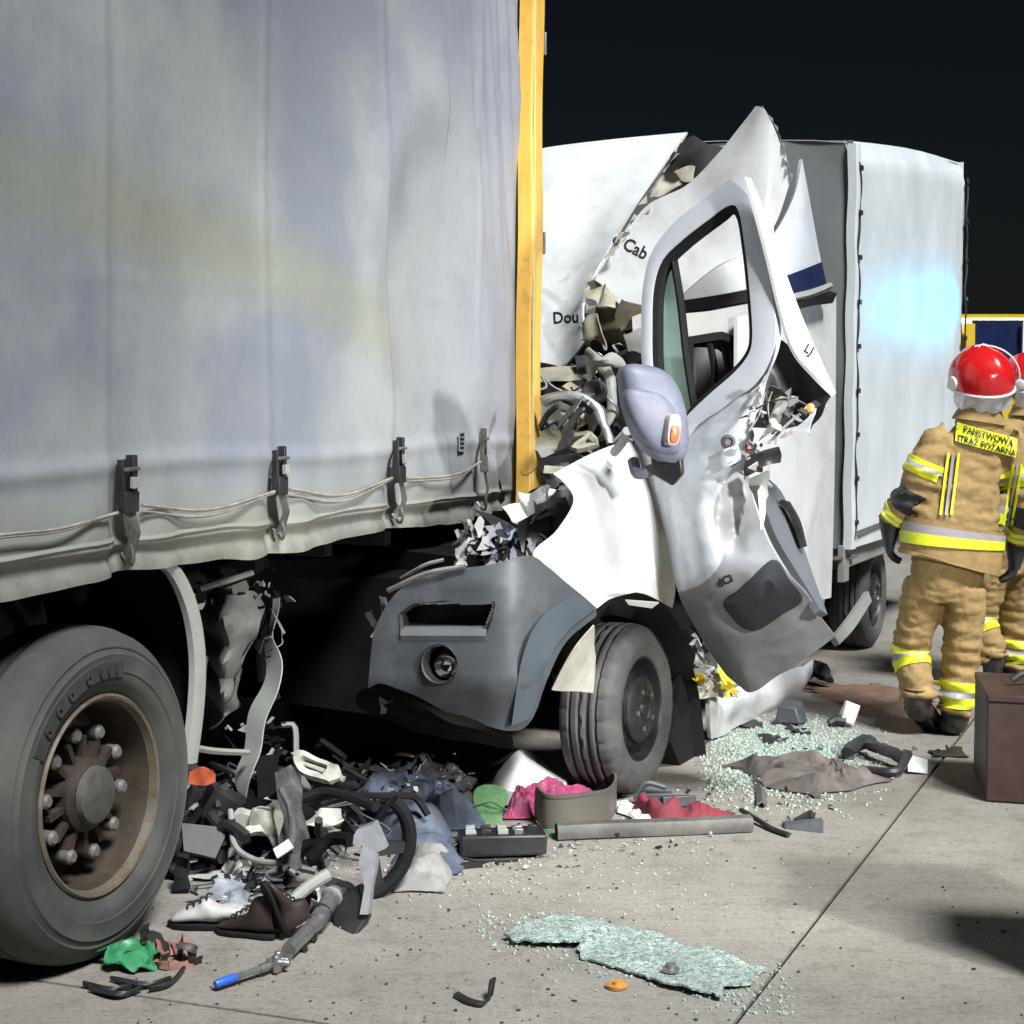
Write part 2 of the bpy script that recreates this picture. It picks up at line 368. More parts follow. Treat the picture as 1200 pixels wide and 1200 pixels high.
# ================================================================== semi trailer
def tarp_material():
    m = bpy.data.materials.new("dirty_grey_tarpaulin"); m.use_nodes = True; nt = m.node_tree; N, Lk = nt.nodes, nt.links
    b = N["Principled BSDF"]; b.inputs['Roughness'].default_value = 0.5; b.inputs['Specular IOR Level'].default_value = 0.35
    g = N.new("ShaderNodeNewGeometry"); pos = g.outputs['Position']
    sep = N.new("ShaderNodeSeparateXYZ"); Lk.new(pos, sep.inputs[0])
    def math_(op, a, c):
        x = N.new("ShaderNodeMath"); x.operation = op
        for i, q in enumerate((a, c)):
            if isinstance(q, (int, float)): x.inputs[i].default_value = q
            else: Lk.new(q, x.inputs[i])
        return x.outputs[0]
    def noi(sc, det, ro, vec=pos):
        n = N.new("ShaderNodeTexNoise"); n.inputs['Scale'].default_value = sc; n.inputs['Detail'].default_value = det; n.inputs['Roughness'].default_value = ro
        Lk.new(vec, n.inputs['Vector']); return n.outputs['Fac']
    def mr(v, a, c, d=0.0, e=1.0):
        r = N.new("ShaderNodeMapRange"); r.interpolation_type = 'SMOOTHSTEP'
        for i, q in enumerate((a, c, d, e)): r.inputs[1 + i].default_value = q
        Lk.new(v, r.inputs[0]); return r.outputs[0]
    def mix(f, a, c):
        x = N.new("ShaderNodeMix"); x.data_type = 'RGBA'
        if isinstance(f, float): x.inputs[0].default_value = f
        else: Lk.new(f, x.inputs[0])
        for i, q in ((6, a), (7, c)):
            if isinstance(q, tuple): x.inputs[i].default_value = (*q, 1)
            else: Lk.new(q, x.inputs[i])
        return x.outputs[2]
    n1 = noi(1.1, 5, 0.55); n2 = noi(2.6, 6, 0.6)
    c = mix(mr(n1, 0.38, 0.62), (0.18, 0.196, 0.235), (0.28, 0.297, 0.298))
    c = mix(mr(n2, 0.48, 0.68, 0, 0.6), c, (0.215, 0.225, 0.235))
    # olive band on the curtain: z falls as s grows, then dives
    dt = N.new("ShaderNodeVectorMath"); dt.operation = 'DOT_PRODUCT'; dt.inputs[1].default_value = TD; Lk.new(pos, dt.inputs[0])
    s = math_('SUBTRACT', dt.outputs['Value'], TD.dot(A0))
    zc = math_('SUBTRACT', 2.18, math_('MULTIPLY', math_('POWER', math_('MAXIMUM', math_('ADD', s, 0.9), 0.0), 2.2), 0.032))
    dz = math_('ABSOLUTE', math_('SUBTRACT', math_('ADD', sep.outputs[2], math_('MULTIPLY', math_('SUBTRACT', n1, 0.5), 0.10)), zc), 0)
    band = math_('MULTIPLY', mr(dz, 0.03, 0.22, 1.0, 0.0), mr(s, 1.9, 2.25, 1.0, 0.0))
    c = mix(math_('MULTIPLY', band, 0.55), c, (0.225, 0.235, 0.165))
    rgt = math_('MULTIPLY', mr(s, 1.5, 3.2), mr(n2, 0.3, 0.6, 0.35, 0.9))
    c = mix(math_('MULTIPLY', rgt, 0.55), c, (0.38, 0.385, 0.43))
    # road grime: streaks in the weave and the lower metre
    mp = N.new("ShaderNodeMapping"); mp.inputs['Scale'].default_value = (55, 55, 22); Lk.new(pos, mp.inputs[0])
    st = noi(1.0, 5, 0.65, mp.outputs[0])
    c = mix(mr(st, 0.45, 0.78, 0, 0.22), c, (0.13, 0.13, 0.125))
    low = math_('MULTIPLY', mr(sep.outputs[2], 1.18, 1.42, 1.0, 0.0), mr(n2, 0.25, 0.6, 0.55, 1.0))
    c = mix(math_('MULTIPLY', low, 0.85), c, (0.235, 0.235, 0.195))
    vlow = math_('MULTIPLY', mr(sep.outputs[2], 1.10, 1.24, 1.0, 0.0), mr(noi(6, 7, 0.7), 0.3, 0.7, 0.2, 1.0))
    c = mix(math_('MULTIPLY', vlow, 0.85), c, (0.10, 0.097, 0.08))
    Lk.new(c, b.inputs['Base Color'])
    wv = N.new("ShaderNodeTexWave"); wv.inputs['Scale'].default_value = 160; wv.bands_direction = 'Z'; Lk.new(pos, wv.inputs['Vector'])
    bp = N.new("ShaderNodeBump"); bp.inputs['Strength'].default_value = 0.12; bp.inputs['Distance'].default_value = 0.003
    ad = math_('ADD', math_('MULTIPLY', noi(22, 5, 0.6), 2.0), math_('MULTIPLY', wv.outputs['Fac'], 0.25))
    Lk.new(ad, bp.inputs['Height']); Lk.new(bp.outputs[0], b.inputs['Normal'])
    return m
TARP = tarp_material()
STRAP = mat("dark_dirty_webbing", (0.05, 0.048, 0.042), 0.8, var=0.35, vs=20, bump=0.5, bs=200, dirt=(0.17, 0.16, 0.14), da=0.6, ds=14)
ROPE = mat("plastic_coated_cable", (0.27, 0.26, 0.23), 0.55, var=0.2, vs=20, dirt=(0.09, 0.085, 0.07), da=0.7, ds=16)

trailer = thing("semi_trailer", "grey curtain-sided semi-trailer with yellow rear post filling the left side", "trailer", (A0.x, A0.y, 0))
def s_of(px, py): return (T(px, py) - A0).dot(TD)
S_END = s_of(612, 480); S_BEG = -2.6
SE = [s_of(122, 300), s_of(313, 300), s_of(452, 300)]
SB = [s_of(146, 585), s_of(323, 560), s_of(459, 550), s_of(566, 530)]
Z_HEM = 1.085; Z_TOP = 4.0
def tarp_off(s, z):
    o = 0.02 * noise.noise(Vector((s * 0.9, z * 0.7, 3.1))) + 0.012 * noise.noise(Vector((s * 2.5, z * 1.6, 8.0)))
    for c in SE: o += 0.006 * math.exp(-((s - c) / 0.016) ** 2) - 0.003 * math.exp(-((s - c - 0.05) / 0.03) ** 2)
    # big dent and bulge left by the impact next to the rear post
    r = s - (S_END - 0.95); q = z - 2.02
    d = math.hypot(r / 0.55, q / 0.75)
    o += 0.03 * math.exp(-((d - 1.0) / 0.22) ** 2) * (1 if r < 0.1 else 0.4) - 0.05 * math.exp(-(d / 0.75) ** 2)
    # pulled folds fanning down from the upper rear corner
    f = ss(S_END - 0.75, S_END - 0.1, s) * ss(1.9, 3.1, z)
    o += 0.045 * f * math.sin((s - S_END) * 20 + (z - 3.5) * 5.0) * (0.6 + 0.4 * math.sin(z * 2.3 + s))
    o += 0.015 * f * math.sin((s - S_END) * 61 + (z - 3.5) * 11.0)
    # creased lower rear corner, puckers at the buckles
    f2 = ss(S_END - 0.8, S_END - 0.05, s) * (1 - ss(1.15, 1.6, z))
    o += 0.02 * f2 * math.sin(s * 34 + z * 22) - 0.05 * f2
    low = 1 - ss(1.22, 1.5, z)
    for c in SB: o += low * (-0.035 * math.exp(-((s - c) / 0.06) ** 2) + 0.014 * math.exp(-((abs(s - c) - 0.17) / 0.08) ** 2))
    o += 0.012 * math.exp(-((z - 1.175) / 0.012) ** 2) - 0.014 * math.exp(-((z - 1.14) / 0.025) ** 2)
    o += 0.010 * math.exp(-((z - (1.40 + 0.01 * math.sin(s * 3))) / 0.03) ** 2)
    if s > SE[2] - 2: o += 0.002 * math.exp(-((z - (1.93 + 0.03 * s)) / 0.012) ** 2)
    for c in (s_of(562, 150),): o += 0.010 * math.exp(-((s - c) / 0.014) ** 2) * ss(1.5, 2.2, z)
    return o * (1 - ss(S_END - 0.10, S_END, s)) - 0.02 * ss(S_END - 0.10, S_END, s)
def frange(a, b, n): return [a + (b - a) * i / (n - 1) for i in range(n)]
svals = frange(S_BEG, S_END, 300)
zvals = frange(0, 1, 60); zvals = [Z_HEM + 0.5 * t for t in zvals] + [Z_HEM + 0.5 + (Z_TOP - Z_HEM - 0.5) * (i + 1) / 110 for i in range(110)]
def hem(s): return 0.012 * math.sin(s * 4.1) + 0.008 * noise.noise(Vector((s * 6, 0, 4)))
def tw(s, z):
    f = 1 - ss(Z_HEM, Z_HEM + 0.12, z); return tpt(s, z + hem(s) * f, tarp_off(s, z))
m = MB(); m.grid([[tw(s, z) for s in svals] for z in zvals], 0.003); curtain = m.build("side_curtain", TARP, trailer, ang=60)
# hem welt strip, overlapping patches
m = MB()
for a, bq in zip([S_BEG] + [c + 0.03 for c in SB[:3]], [c - 0.03 for c in SB[:3]] + [S_END - 0.25]):
    sv = frange(a, bq, 40)
    m.grid([[tpt(s, z + hem(s) * 0.5 + 0.012 * math.sin((s - a) * 3), tarp_off(s, z) + 0.006) for s in sv] for z in (1.165, 1.178, 1.188)], 0.006)
m.build("hem_welt", TARP, curtain, ang=60)
# cables threaded through the buckles
m = MB()
Cb = [[(-120, 640), (0, 626), (60, 619), (132, 601)], [(160, 592), (235, 597), (314, 576)], [(333, 573), (392, 580), (452, 560)], [(468, 561), (520, 556), (563, 541)]]
for i, c in enumerate(Cb):
    for dy, r in ((0, 0.0055), (7 if i in (1, 2) else 3, 0.004)):
        pts = []
        for px, py in c:
            p = T(px, py + dy * (1 if (px, py) != c[-1] else 0.2)); s = (p - A0).dot(TD); pts.append(tpt(s, p.z, tarp_off(s, p.z) + 0.03))
        m.tube(pts, r, 6, n=24)
m.build("tir_cable", ROPE, trailer)
# tension buckles
def buckle(px, y0, y1, w, heavy=True):
    a, c = T(px, y0), T(px + (4 if heavy else 0), y1)
    s = (a - A0).dot(TD); o = tarp_off(s, a.z) + 0.008; h = a.z - c.z
    def q(ds, z, do): return tpt(s + ds, z, o + do)
    def pl(mb, s0, s1, z0, z1, d0, d1): 
        cc = q((s0 + s1) / 2, (z0 + z1) / 2, (d0 + d1) / 2); mb.box(cc, (abs(s1 - s0), abs(d1 - d0), abs(z1 - z0)), frame(TD, z=UP), 0.0015)
    b = MB(); zt, zb = a.z, c.z
    pl(b, -w, -w * 0.45, zt - h * 0.62, zt, 0, 0.022); pl(b, w * 0.35, w, zt - h * 0.58, zt + 0.012, 0, 0.026)
    pl(b, -w, w, zt - h * 0.66, zt - h * 0.40, 0.004, 0.030)
    bk = b.build("tension_buckle", BLACKP if heavy else STRAP, trailer, 0.002)
    l = MB(); l.tube([q(-w, zt - h * 0.12, 0.03), q(w, zt - h * 0.12, 0.03)], 0.006, 6); l.build("buckle_pin", STEEL, bk)
    l = MB(); pl(l, -w * 0.4, w * 0.5, zt - h * 0.36, zt - h * 0.22, 0.03, 0.044)
    l.build("lever", GALV, bk, 0.0015)
    st = MB(); sv = [(0, 0.02), (0.3, 0.016), (0.62, 0.03), (1.0, 0.012)]
    g = [[q(-w * 0.75 + k * w * 0.5 + 0.012 * t, zt - h * 0.45 - (h * 0.75) * t, d + 0.004 * math.sin(k * 2 + t * 5)) for k in range(4)] for t, d in sv]
    st.grid(g, 0.003); st.build("webbing_strap", STRAP, bk)
    hk = MB(); hk.tube([q(0.0, zb - 0.01, 0.02), q(0.012, zb - 0.05, 0.022), q(0.03, zb - 0.075, 0.0), q(0.03, zb - 0.04, -0.03)], 0.006, 6, n=10)
    hk.build("hook", STEEL, bk)
buckle(144, 538, 632, 0.034); buckle(322, 527, 606, 0.030); buckle(458, 516, 590, 0.027); buckle(563, 505, 578, 0.012, False)
# small printed plate near the rear
m = MB(); s = s_of(538, 517); m.box(tpt(s, T(538, 517).z, tarp_off(s, 1.4) + 0.008), (0.06, 0.004, 0.085), frame(TD, z=UP)); pl = m.build("data_plate", mat("dull_plate", (0.30, 0.30, 0.29), 0.6), trailer, 0.001)
m = MB()
for i in range(4): m.box(tpt(s - 0.004, T(538, 517).z + 0.028 - i * 0.018, tarp_off(s, 1.4) + 0.0115), (0.04, 0.003, 0.009), frame(TD, z=UP))
m.build("plate_print", BLACKP, pl)
# yellow rear post (bent outwards at the top) and its bare foot
pt, pb = T(628, -60, 0.05), T(623, 588, 0.05)
def post_at(z, ds, do):
    t = (z - pb.z) / (pt.z - pb.z); c = pb.lerp(pt, t); return c + TD * ds + TN * (do + 0.004 * math.sin(z * 6))
m = MB(); zs = frange(pb.z, 4.0, 40)
m.grid([[post_at(z, ds, do) for ds, do in ((-0.075, -0.05), (-0.075, 0.012), (-0.068, 0.02), (0.055, 0.02), (0.07, 0.008), (0.07, -0.06))] for z in zs], 0.004, True)
post = m.build("rear_post", YELLOW, trailer, ang=30)
m = MB(); m.tube([post_at(pb.z + 0.02, -0.06, 0.024), post_at(3.9, -0.06, 0.024)], 0.007, 6, n=30); m.build("seal_bead", mat("worn_yellow_rubber", (0.62, 0.50, 0.24), 0.6, vs=12), post)
for z in (1.42, 2.3, 3.2):
    m = MB(); m.box(post_at(z, 0.075, 0.0), (0.012, 0.05, 0.10), frame(TD, z=UP)); m.build("hinge_plate", STEEL, post, 0.002)
# chassis, floor, roof, far side and rear door, all in grimy metal
m = MB()
def tb(mb, s0, s1, z0, z1, o0, o1): mb.box(tpt((s0 + s1) / 2, (z0 + z1) / 2, (o0 + o1) / 2), (s1 - s0, abs(o1 - o0), z1 - z0), frame(TD, z=UP))
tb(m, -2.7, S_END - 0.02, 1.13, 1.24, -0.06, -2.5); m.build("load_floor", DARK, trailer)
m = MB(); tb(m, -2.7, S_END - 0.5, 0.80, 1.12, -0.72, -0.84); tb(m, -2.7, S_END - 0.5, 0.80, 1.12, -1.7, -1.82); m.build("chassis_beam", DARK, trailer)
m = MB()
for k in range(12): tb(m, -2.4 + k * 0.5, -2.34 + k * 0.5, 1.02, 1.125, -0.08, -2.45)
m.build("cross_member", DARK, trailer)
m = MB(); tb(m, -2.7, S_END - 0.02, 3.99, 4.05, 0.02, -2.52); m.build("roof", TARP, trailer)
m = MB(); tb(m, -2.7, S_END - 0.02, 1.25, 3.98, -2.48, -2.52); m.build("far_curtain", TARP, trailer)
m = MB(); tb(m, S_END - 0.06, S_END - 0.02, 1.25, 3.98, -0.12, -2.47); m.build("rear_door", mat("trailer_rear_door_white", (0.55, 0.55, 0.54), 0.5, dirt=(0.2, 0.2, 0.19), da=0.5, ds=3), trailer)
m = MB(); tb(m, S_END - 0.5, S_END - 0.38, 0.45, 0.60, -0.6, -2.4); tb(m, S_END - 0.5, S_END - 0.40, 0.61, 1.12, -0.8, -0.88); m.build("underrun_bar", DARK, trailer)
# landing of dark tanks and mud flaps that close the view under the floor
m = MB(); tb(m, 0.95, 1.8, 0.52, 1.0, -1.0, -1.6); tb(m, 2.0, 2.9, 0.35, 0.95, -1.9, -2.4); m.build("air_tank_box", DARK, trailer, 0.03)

# ---- road wheels
def truck_wheel(c, ax, first):
    R = 0.478
    prof = [(-0.27, 0.30), (-0.29, 0.36), (-0.285, 0.42), (-0.26, 0.455), (-0.215, R - 0.004), (-0.12, R), (-0.118, R - 0.014), (-0.105, R - 0.014), (-0.103, R), (-0.06, R - 0.003), (-0.02, 0.462), (0.0, 0.445), (0.010, 0.428), (0.0155, 0.422), (0.0155, 0.418), (0.013, 0.415), (0.018, 0.403), (0.024, 0.399), (0.0225, 0.394), (0.0255, 0.36), (0.0265, 0.350), (0.023, 0.347), (0.022, 0.335), (0.018, 0.318), (0.014, 0.314), (0.006, 0.300), (-0.006, 0.288), (-0.02, 0.282)]
    def fn(a, r, h, k):
        return (r, h)
    ty = MB(); ty.lathe(prof, c, ax, 120, fn=fn); tyre = ty.build("tyre", TRUBBER, None)
    rm = MB(); rm.lathe([(-0.018, 0.266), (-0.06, 0.258), (-0.17, 0.252), (-0.19, 0.235), (-0.195, 0.19), (-0.195, 0.12)], c, ax, 96)
    rim = rm.build("rim", RIMT, None)
    lp = MB(); lp.lathe([(-0.02, 0.288), (0.0, 0.288), (0.007, 0.281), (0.003, 0.273), (-0.012, 0.268), (-0.02, 0.265)], c, ax, 96); lip = lp.build("rim_lip", LIPT, None)
    hb = MB(); hb.lathe([(-0.194, 0.20), (-0.18, 0.19), (-0.16, 0.12), (-0.10, 0.112), (-0.045, 0.105), (-0.03, 0.085), (-0.028, 0.0)], c, ax, 48)
    e1 = UP; e2 = ax.cross(UP)
    for k in range(14):
        a = 2 * math.pi * k / 14; d = e1 * math.cos(a) + e2 * math.sin(a)
        hb.box(c + d * 0.137 - ax * 0.10, (0.062, 0.018, 0.09), frame(d, z=ax))
    hub = hb.build("hub", RUST, None)
    cp = MB(); cp.lathe([(-0.028, 0.084), (-0.012, 0.080), (-0.006, 0.070), (-0.006, 0.0)], c, ax, 40); cap = cp.build("hub_cap", mat("grey_hub_cap", (0.085, 0.082, 0.075), 0.7, 0.2, var=0.3, vs=18, bump=0.3, bs=80), None)
    nuts = []
    for k in range(10):
        a = 2 * math.pi * (k + 0.35) / 10; d = e1 * math.cos(a) + e2 * math.sin(a); q = c + d * 0.178 - ax * 0.180
        nb = MB(); nb.lathe([(0, 0.026), (0.03, 0.026), (0.034, 0.02), (0.036, 0.017), (0.085, 0.017), (0.095, 0.022), (0.125, 0.022), (0.134, 0.014), (0.134, 0.0)], q, ax, 12); nuts.append(nb.build("wheel_nut", NUT, None))
    return tyre, rim, hub, cap, nuts + [lip]
def adopt(child, parent):
    child.location = Vector(child.location) - wloc(parent); child.parent = parent
def trailer_wheel(s, off, txt):
    c = tpt(s, 0.478, off)
    ty, rim, hub, cap, nuts = truck_wheel(c, TN, True)
    w = bpy.data.objects.new("road_wheel", None); COL.objects.link(w); w.location = c - wloc(trailer); w.parent = trailer
    for o in (ty, rim, hub, cap, *nuts): adopt(o, w)
trailer_wheel(0.10, 0.0, True)
# raised, worn maker's band on the near sidewall
wq = [o for o in trailer.children if o.name.startswith("road_wheel")][0]; wcn = tpt(0.10, 0.478, 0.0); tyq = [o for o in wq.children if o.name.startswith("tyre")][0]
m = MB(); m.lathe([(0.022, 0.333), (0.0285, 0.336), (0.0275, 0.382), (0.021, 0.386)], wcn, TN, 30, math.radians(-12), math.radians(62)); m.build("sidewall_band", mat("dark_worn_rubber", (0.030, 0.032, 0.029), 0.85, var=0.3, vs=9), tyq)
for k, (a_, w_) in enumerate(((50, 0.026), (39, 0.03), (29, 0.026), (15, 0.03), (6, 0.012), (0, 0.010), (-6, 0.008))):
    ar = math.radians(a_); e2_ = TN.cross(UP); d_ = UP * math.cos(ar) + e2_ * math.sin(ar); tg = TN.cross(d_)
    m = MB(); m.ring([wcn + TN * 0.0305 + d_ * (0.359 + 0.017 * math.sin(q)) + tg * (w_ * 0.5 * math.cos(q)) for q in [j * math.pi / 8 for j in range(16)]], [wcn + TN * 0.0305 + d_ * (0.359 + 0.008 * math.sin(q)) + tg * (w_ * 0.2 * math.cos(q)) for q in [j * math.pi / 8 for j in range(16)]], 20, 0.004); m.build("raised_mark", MATS["dark_worn_rubber"], tyq)
trailer_wheel(-1.31, 0.0, False)
for s_ in (0, -1.31):
    m = MB(); m.tube([tpt(s_, 0.48, -0.3), tpt(s_, 0.48, -2.3)], 0.075, 12); m.build("axle", DARK, trailer)
for s_, o_ in ((0.0, -2.2), (-1.31, -2.2)):
    m = MB(); m.lathe([(-0.15, 0.28), (-0.15, 0.45), (-0.1, 0.478), (0.13, 0.478), (0.18, 0.44), (0.18, 0.28)], tpt(s_, 0.478, o_), TN, 48); m.build("far_tyre", TRUBBER, trailer)
# grey mudguard edge curving down behind the wheel
m = MB(); edge = [(185, 655), (207, 672), (225, 715), (233, 770), (231, 830), (223, 893)]
pts = resample([T(x, y, -0.02) for x, y in edge], 30)
g = [[p - TD * 0.0 + TN * a for p in pts] for a in (0.0, -0.55)]
m.grid(g, 0.006); m.build("mudguard_skin", DARK, trailer)
m = MB(); L2 = [p - TD * 0.05 + UP * 0.004 for p in pts]
m.grid([[p + TN * 0.004 for p in pts], [p + TN * 0.016 for p in pts], [a.lerp(b, 0.5) + TN * 0.018 for a, b in zip(pts, L2)], [p + TN * 0.012 for p in L2], [p + TN * 0.0 for p in L2]], 0.008)
m.build("mudguard_edge", GALV, trailer)
m = MB(); m.tube([T(220, 875, -0.05), T(250, 880, -0.1), T(290, 882, -0.15)], 0.012, 6, n=10); m.build("mudguard_stay", GALV, trailer)
# ================================================================== the wrecked van
van = thing("delivery_van", "wrecked white box van with torn open driver door, jammed against the trailer", "van", (B0.x, B0.y, 0))
VFR = frame(VD, z=UP)
def vb(mb, t0, t1, z0, z1, o0, o1, jit=0.0): mb.box(vpt((t0 + t1) / 2, (z0 + z1) / 2, (o0 + o1) / 2), (t1 - t0, abs(o1 - o0), z1 - z0), VFR, jit)
def PX(lst): return [P(*q) for q in lst]
def crumple(g, amp, sc, seed, keep=0.0):
    out = []
    for j, r in enumerate(g):
        row = []
        for i, p in enumerate(r):
            e = Vector((nz(p, sc, seed), nz(p, sc, seed + 3), nz(p, sc, seed + 6)))
            row.append(p + e * amp)
        out.append(row)
    return out

# ---- front wheel
def van_wheel(c, ax, name="front_wheel", R=0.345, seg=144):
    e1 = (UP - ax * ax.z).normalized(); e2 = ax.cross(e1)
    w = bpy.data.objects.new(name, None); COL.objects.link(w); w.location = c - wloc(van); w.parent = van
    prof = [(-0.225, 0.215), (-0.235, 0.25), (-0.232, 0.29), (-0.215, 0.325)]
    n = 20
    for k in range(n): 
        h = -0.205 + 0.19 * k / (n - 1); prof.append((h, R - 0.012 * abs((h + 0.11) / 0.095) ** 3))
    prof += [(-0.004, 0.322), (0.010, 0.30), (0.016, 0.275), (0.017, 0.26), (0.0145, 0.258), (0.012, 0.235), (0.005, 0.216), (-0.006, 0.208)]
    grooves = (-0.165, -0.128, -0.090, -0.052)
    def fn(a, r, h, k):
        if r > 0.33:
            for gq in grooves:
                if abs(h - gq) < 0.006: return r - 0.011, h
            ph = int(k + (3 if h < -0.11 else 0)) % 6
            if ph == 0 and (h < -0.165 or h > -0.052): return r - 0.0055, h
            if ph == 3 and -0.128 < h < -0.09: return r - 0.006, h
        if 0.30 <= r <= 0.325 and h > -0.01 and k % 6 == 0: return r - 0.002, h - 0.002
        return r, h
    m = MB(); m.lathe(prof, c, ax, seg, fn=fn); ty = m.build("tyre", RUBBER, w, ang=28)
    m = MB(); m.lathe([(-0.012, 0.212), (-0.004, 0.212), (0.0, 0.205), (-0.01, 0.198), (-0.05, 0.192), (-0.062, 0.182), (-0.052, 0.168), (-0.03, 0.145), (-0.018, 0.12)], c, ax, 64, fn=lambda a, r, h, k: (r, h))
    rim = m.build("rim", RIMB, w)
    for k in range(12):
        a = 2 * math.pi * k / 12; d = e1 * math.cos(a) + e2 * math.sin(a)
        m = MB(); m.lathe([(0, 0.016), (0.003, 0.013), (0.004, 0.0)], c + d * 0.163 - ax * 0.05, (ax + d * 0.55), 10)
        m.build("vent_hole", DARK, rim)
    m = MB(); m.lathe([(-0.022, 0.138), (-0.006, 0.135), (0.006, 0.12), (0.014, 0.09), (0.016, 0.055), (0.006, 0.05), (0.004, 0.03), (0.012, 0.026), (0.012, 0.0)], c, ax, 40, fn=lambda a, r, h, k: (r, h - 0.006 * (math.cos(a * 5) > 0.75) * (0.05 < r < 0.1)))
    m.build("hub_cover", BLACKP, w)
    for k in range(5):
        a = 2 * math.pi * (k + 0.3) / 5; d = e1 * math.cos(a) + e2 * math.sin(a)
        m = MB(); m.lathe([(0.006, 0.012), (0.02, 0.011), (0.023, 0.0)], c + d * 0.078, ax, 6); m.build("wheel_bolt", STEEL, w)
    return w
st = Matrix.Rotation(math.radians(-3), 3, 'Z')
WC = Vector((B0.x, B0.y, 0.345)); WAX = (st @ VN + UP * 0.02).normalized()
van_wheel(WC, WAX)
RW = S(1024, 770, -0.04)
van_wheel(Vector((RW.x, RW.y, 0.345)), VN, "rear_wheel", seg=96)
for t_, r_ in ((0, 0.05), (4.0, 0.07)):
    m = MB(); m.tube([vpt(t_, 0.34, -0.25), vpt(t_, 0.34, -1.7)], r_, 10); m.build("axle", DARK, van)
m = MB(); m.lathe([(-0.1, 0.2), (-0.1, 0.32), (-0.06, 0.345), (0.1, 0.345), (0.13, 0.32), (0.13, 0.2)], vpt(0, 0.345, -1.68), VN, 40); m.build("far_tyre", RUBBER, van)

# ---- wheel arch liner: a black shell round the wheel and a flap behind it
m = MB(); c = WC - VN * 0.02; g = []
arc = [(696, 722), (706, 709), (725, 697), (748, 694), (772, 703), (793, 728), (808, 768), (820, 820), (828, 890)]
outer = resample([S(x, y, 0.012) for x, y in arc], 40)
inner = [c + (p - c) * (0.80 if i < 30 else 0.9) - VN * 0.10 for i, p in enumerate(outer)]
deep = [c + (p - c) * 0.98 - VN * 0.34 for p in outer]
m.grid([outer, [a.lerp(b, 0.45) + VN * 0.004 for a, b in zip(outer, inner)], inner], 0.004); m.grid([outer, deep], 0.004)
m.build("wheel_arch_liner", BLKRUB, van)
m = MB(); fl = [(795, 735), (812, 775), (822, 830), (828, 895), (800, 905), (786, 870), (797, 800)]
m.slab([S(x, y, -0.03) for x, y in fl], -VN * 0.3); m.build("mud_flap", BLKRUB, van)
m = MB(); m.slab(PX([(733, 704, 6.42), (772, 707, 6.5), (764, 713, 6.5), (737, 709, 6.42)]), (0, 0.01, 0.004)); m.build("arch_clip", GALV, van)
# pale splash plate hanging in front of the tyre
m = MB(); g = loft([PX([(697, 732, 6.02), (672, 760, 5.98), (648, 808, 5.98)]), PX([(698, 745, 6.1), (684, 775, 6.05), (665, 812, 6.05)]), PX([(699, 770, 6.2), (697, 790, 6.18), (694, 812, 6.15)])], 12, 10)
m.grid(crumple(g, 0.012, 6, 3), 0.004); m.build("splash_plate", mat("pale_beige_plastic", (0.40, 0.385, 0.33), 0.65, var=0.15, vs=8, dirt=(0.16, 0.15, 0.12), da=0.6, ds=7), van)

# ---- front wing
rows = [[(648, 556, 6.2), (700, 529, 6.55), (738, 519, 6.85), (772, 530, 7.1)],
        [(662, 568, 6.14), (703, 560, 6.36), (742, 560, 6.66), (778, 572, 6.98)],
        [(672, 588, 6.06), (706, 592, 6.27), (746, 600, 6.54), (783, 615, 6.90)],
        [(652, 622, 5.98), (702, 630, 6.24), (748, 640, 6.50), (788, 652, 6.87)],
        [(624, 651, 5.86), (690, 668, 6.22), (748, 668, 6.49), (790, 680, 6.87)],
        [(660, 683, 6.02), (698, 692, 6.27), (748, 685, 6.49), (790, 696, 6.88)],
        [(698, 713, 6.27), (718, 700, 6.38), (750, 695, 6.5), (787, 712, 6.88)]]
g = loft([PX(r) for r in rows], 40, 40)
m = MB(); m.grid(g, 0.004); wing = m.build("front_wing", WHITE, van, ang=60)
m = MB(); m.grid(loft([PX([(700, 529, 6.54), (730, 560, 6.58), (752, 620, 6.5), (768, 652, 6.66)]), PX([(736, 519, 6.83), (755, 560, 6.74), (770, 610, 6.73), (784, 650, 6.82)])], 14, 4), 0.003)
# lamp-less headlight cavity: crushed chrome and black bits
for k, (x, y, l) in enumerate([(640, 600, 0.16), (652, 585, 0.12), (660, 610, 0.14), (645, 625, 0.18), (630, 590, 0.10), (665, 595, 0.1), (655, 640, 0.12)]):
    m = MB(); pc = P(x, y, 6.25 + 0.05 * (k % 3)); g = [[pc + Vector((l * (i / 5 - 0.5), 0.02 * math.sin(i), l * 0.6 * (j / 4 - 0.5))) for i in range(6)] for j in range(5)]
    m.grid(crumple(g, 0.07, 9, k), 0.003); m.build("headlamp_shard", [BLACKP, STEEL, CREAM, BLACKP, STEEL, BLACKP, STEEL][k], van)

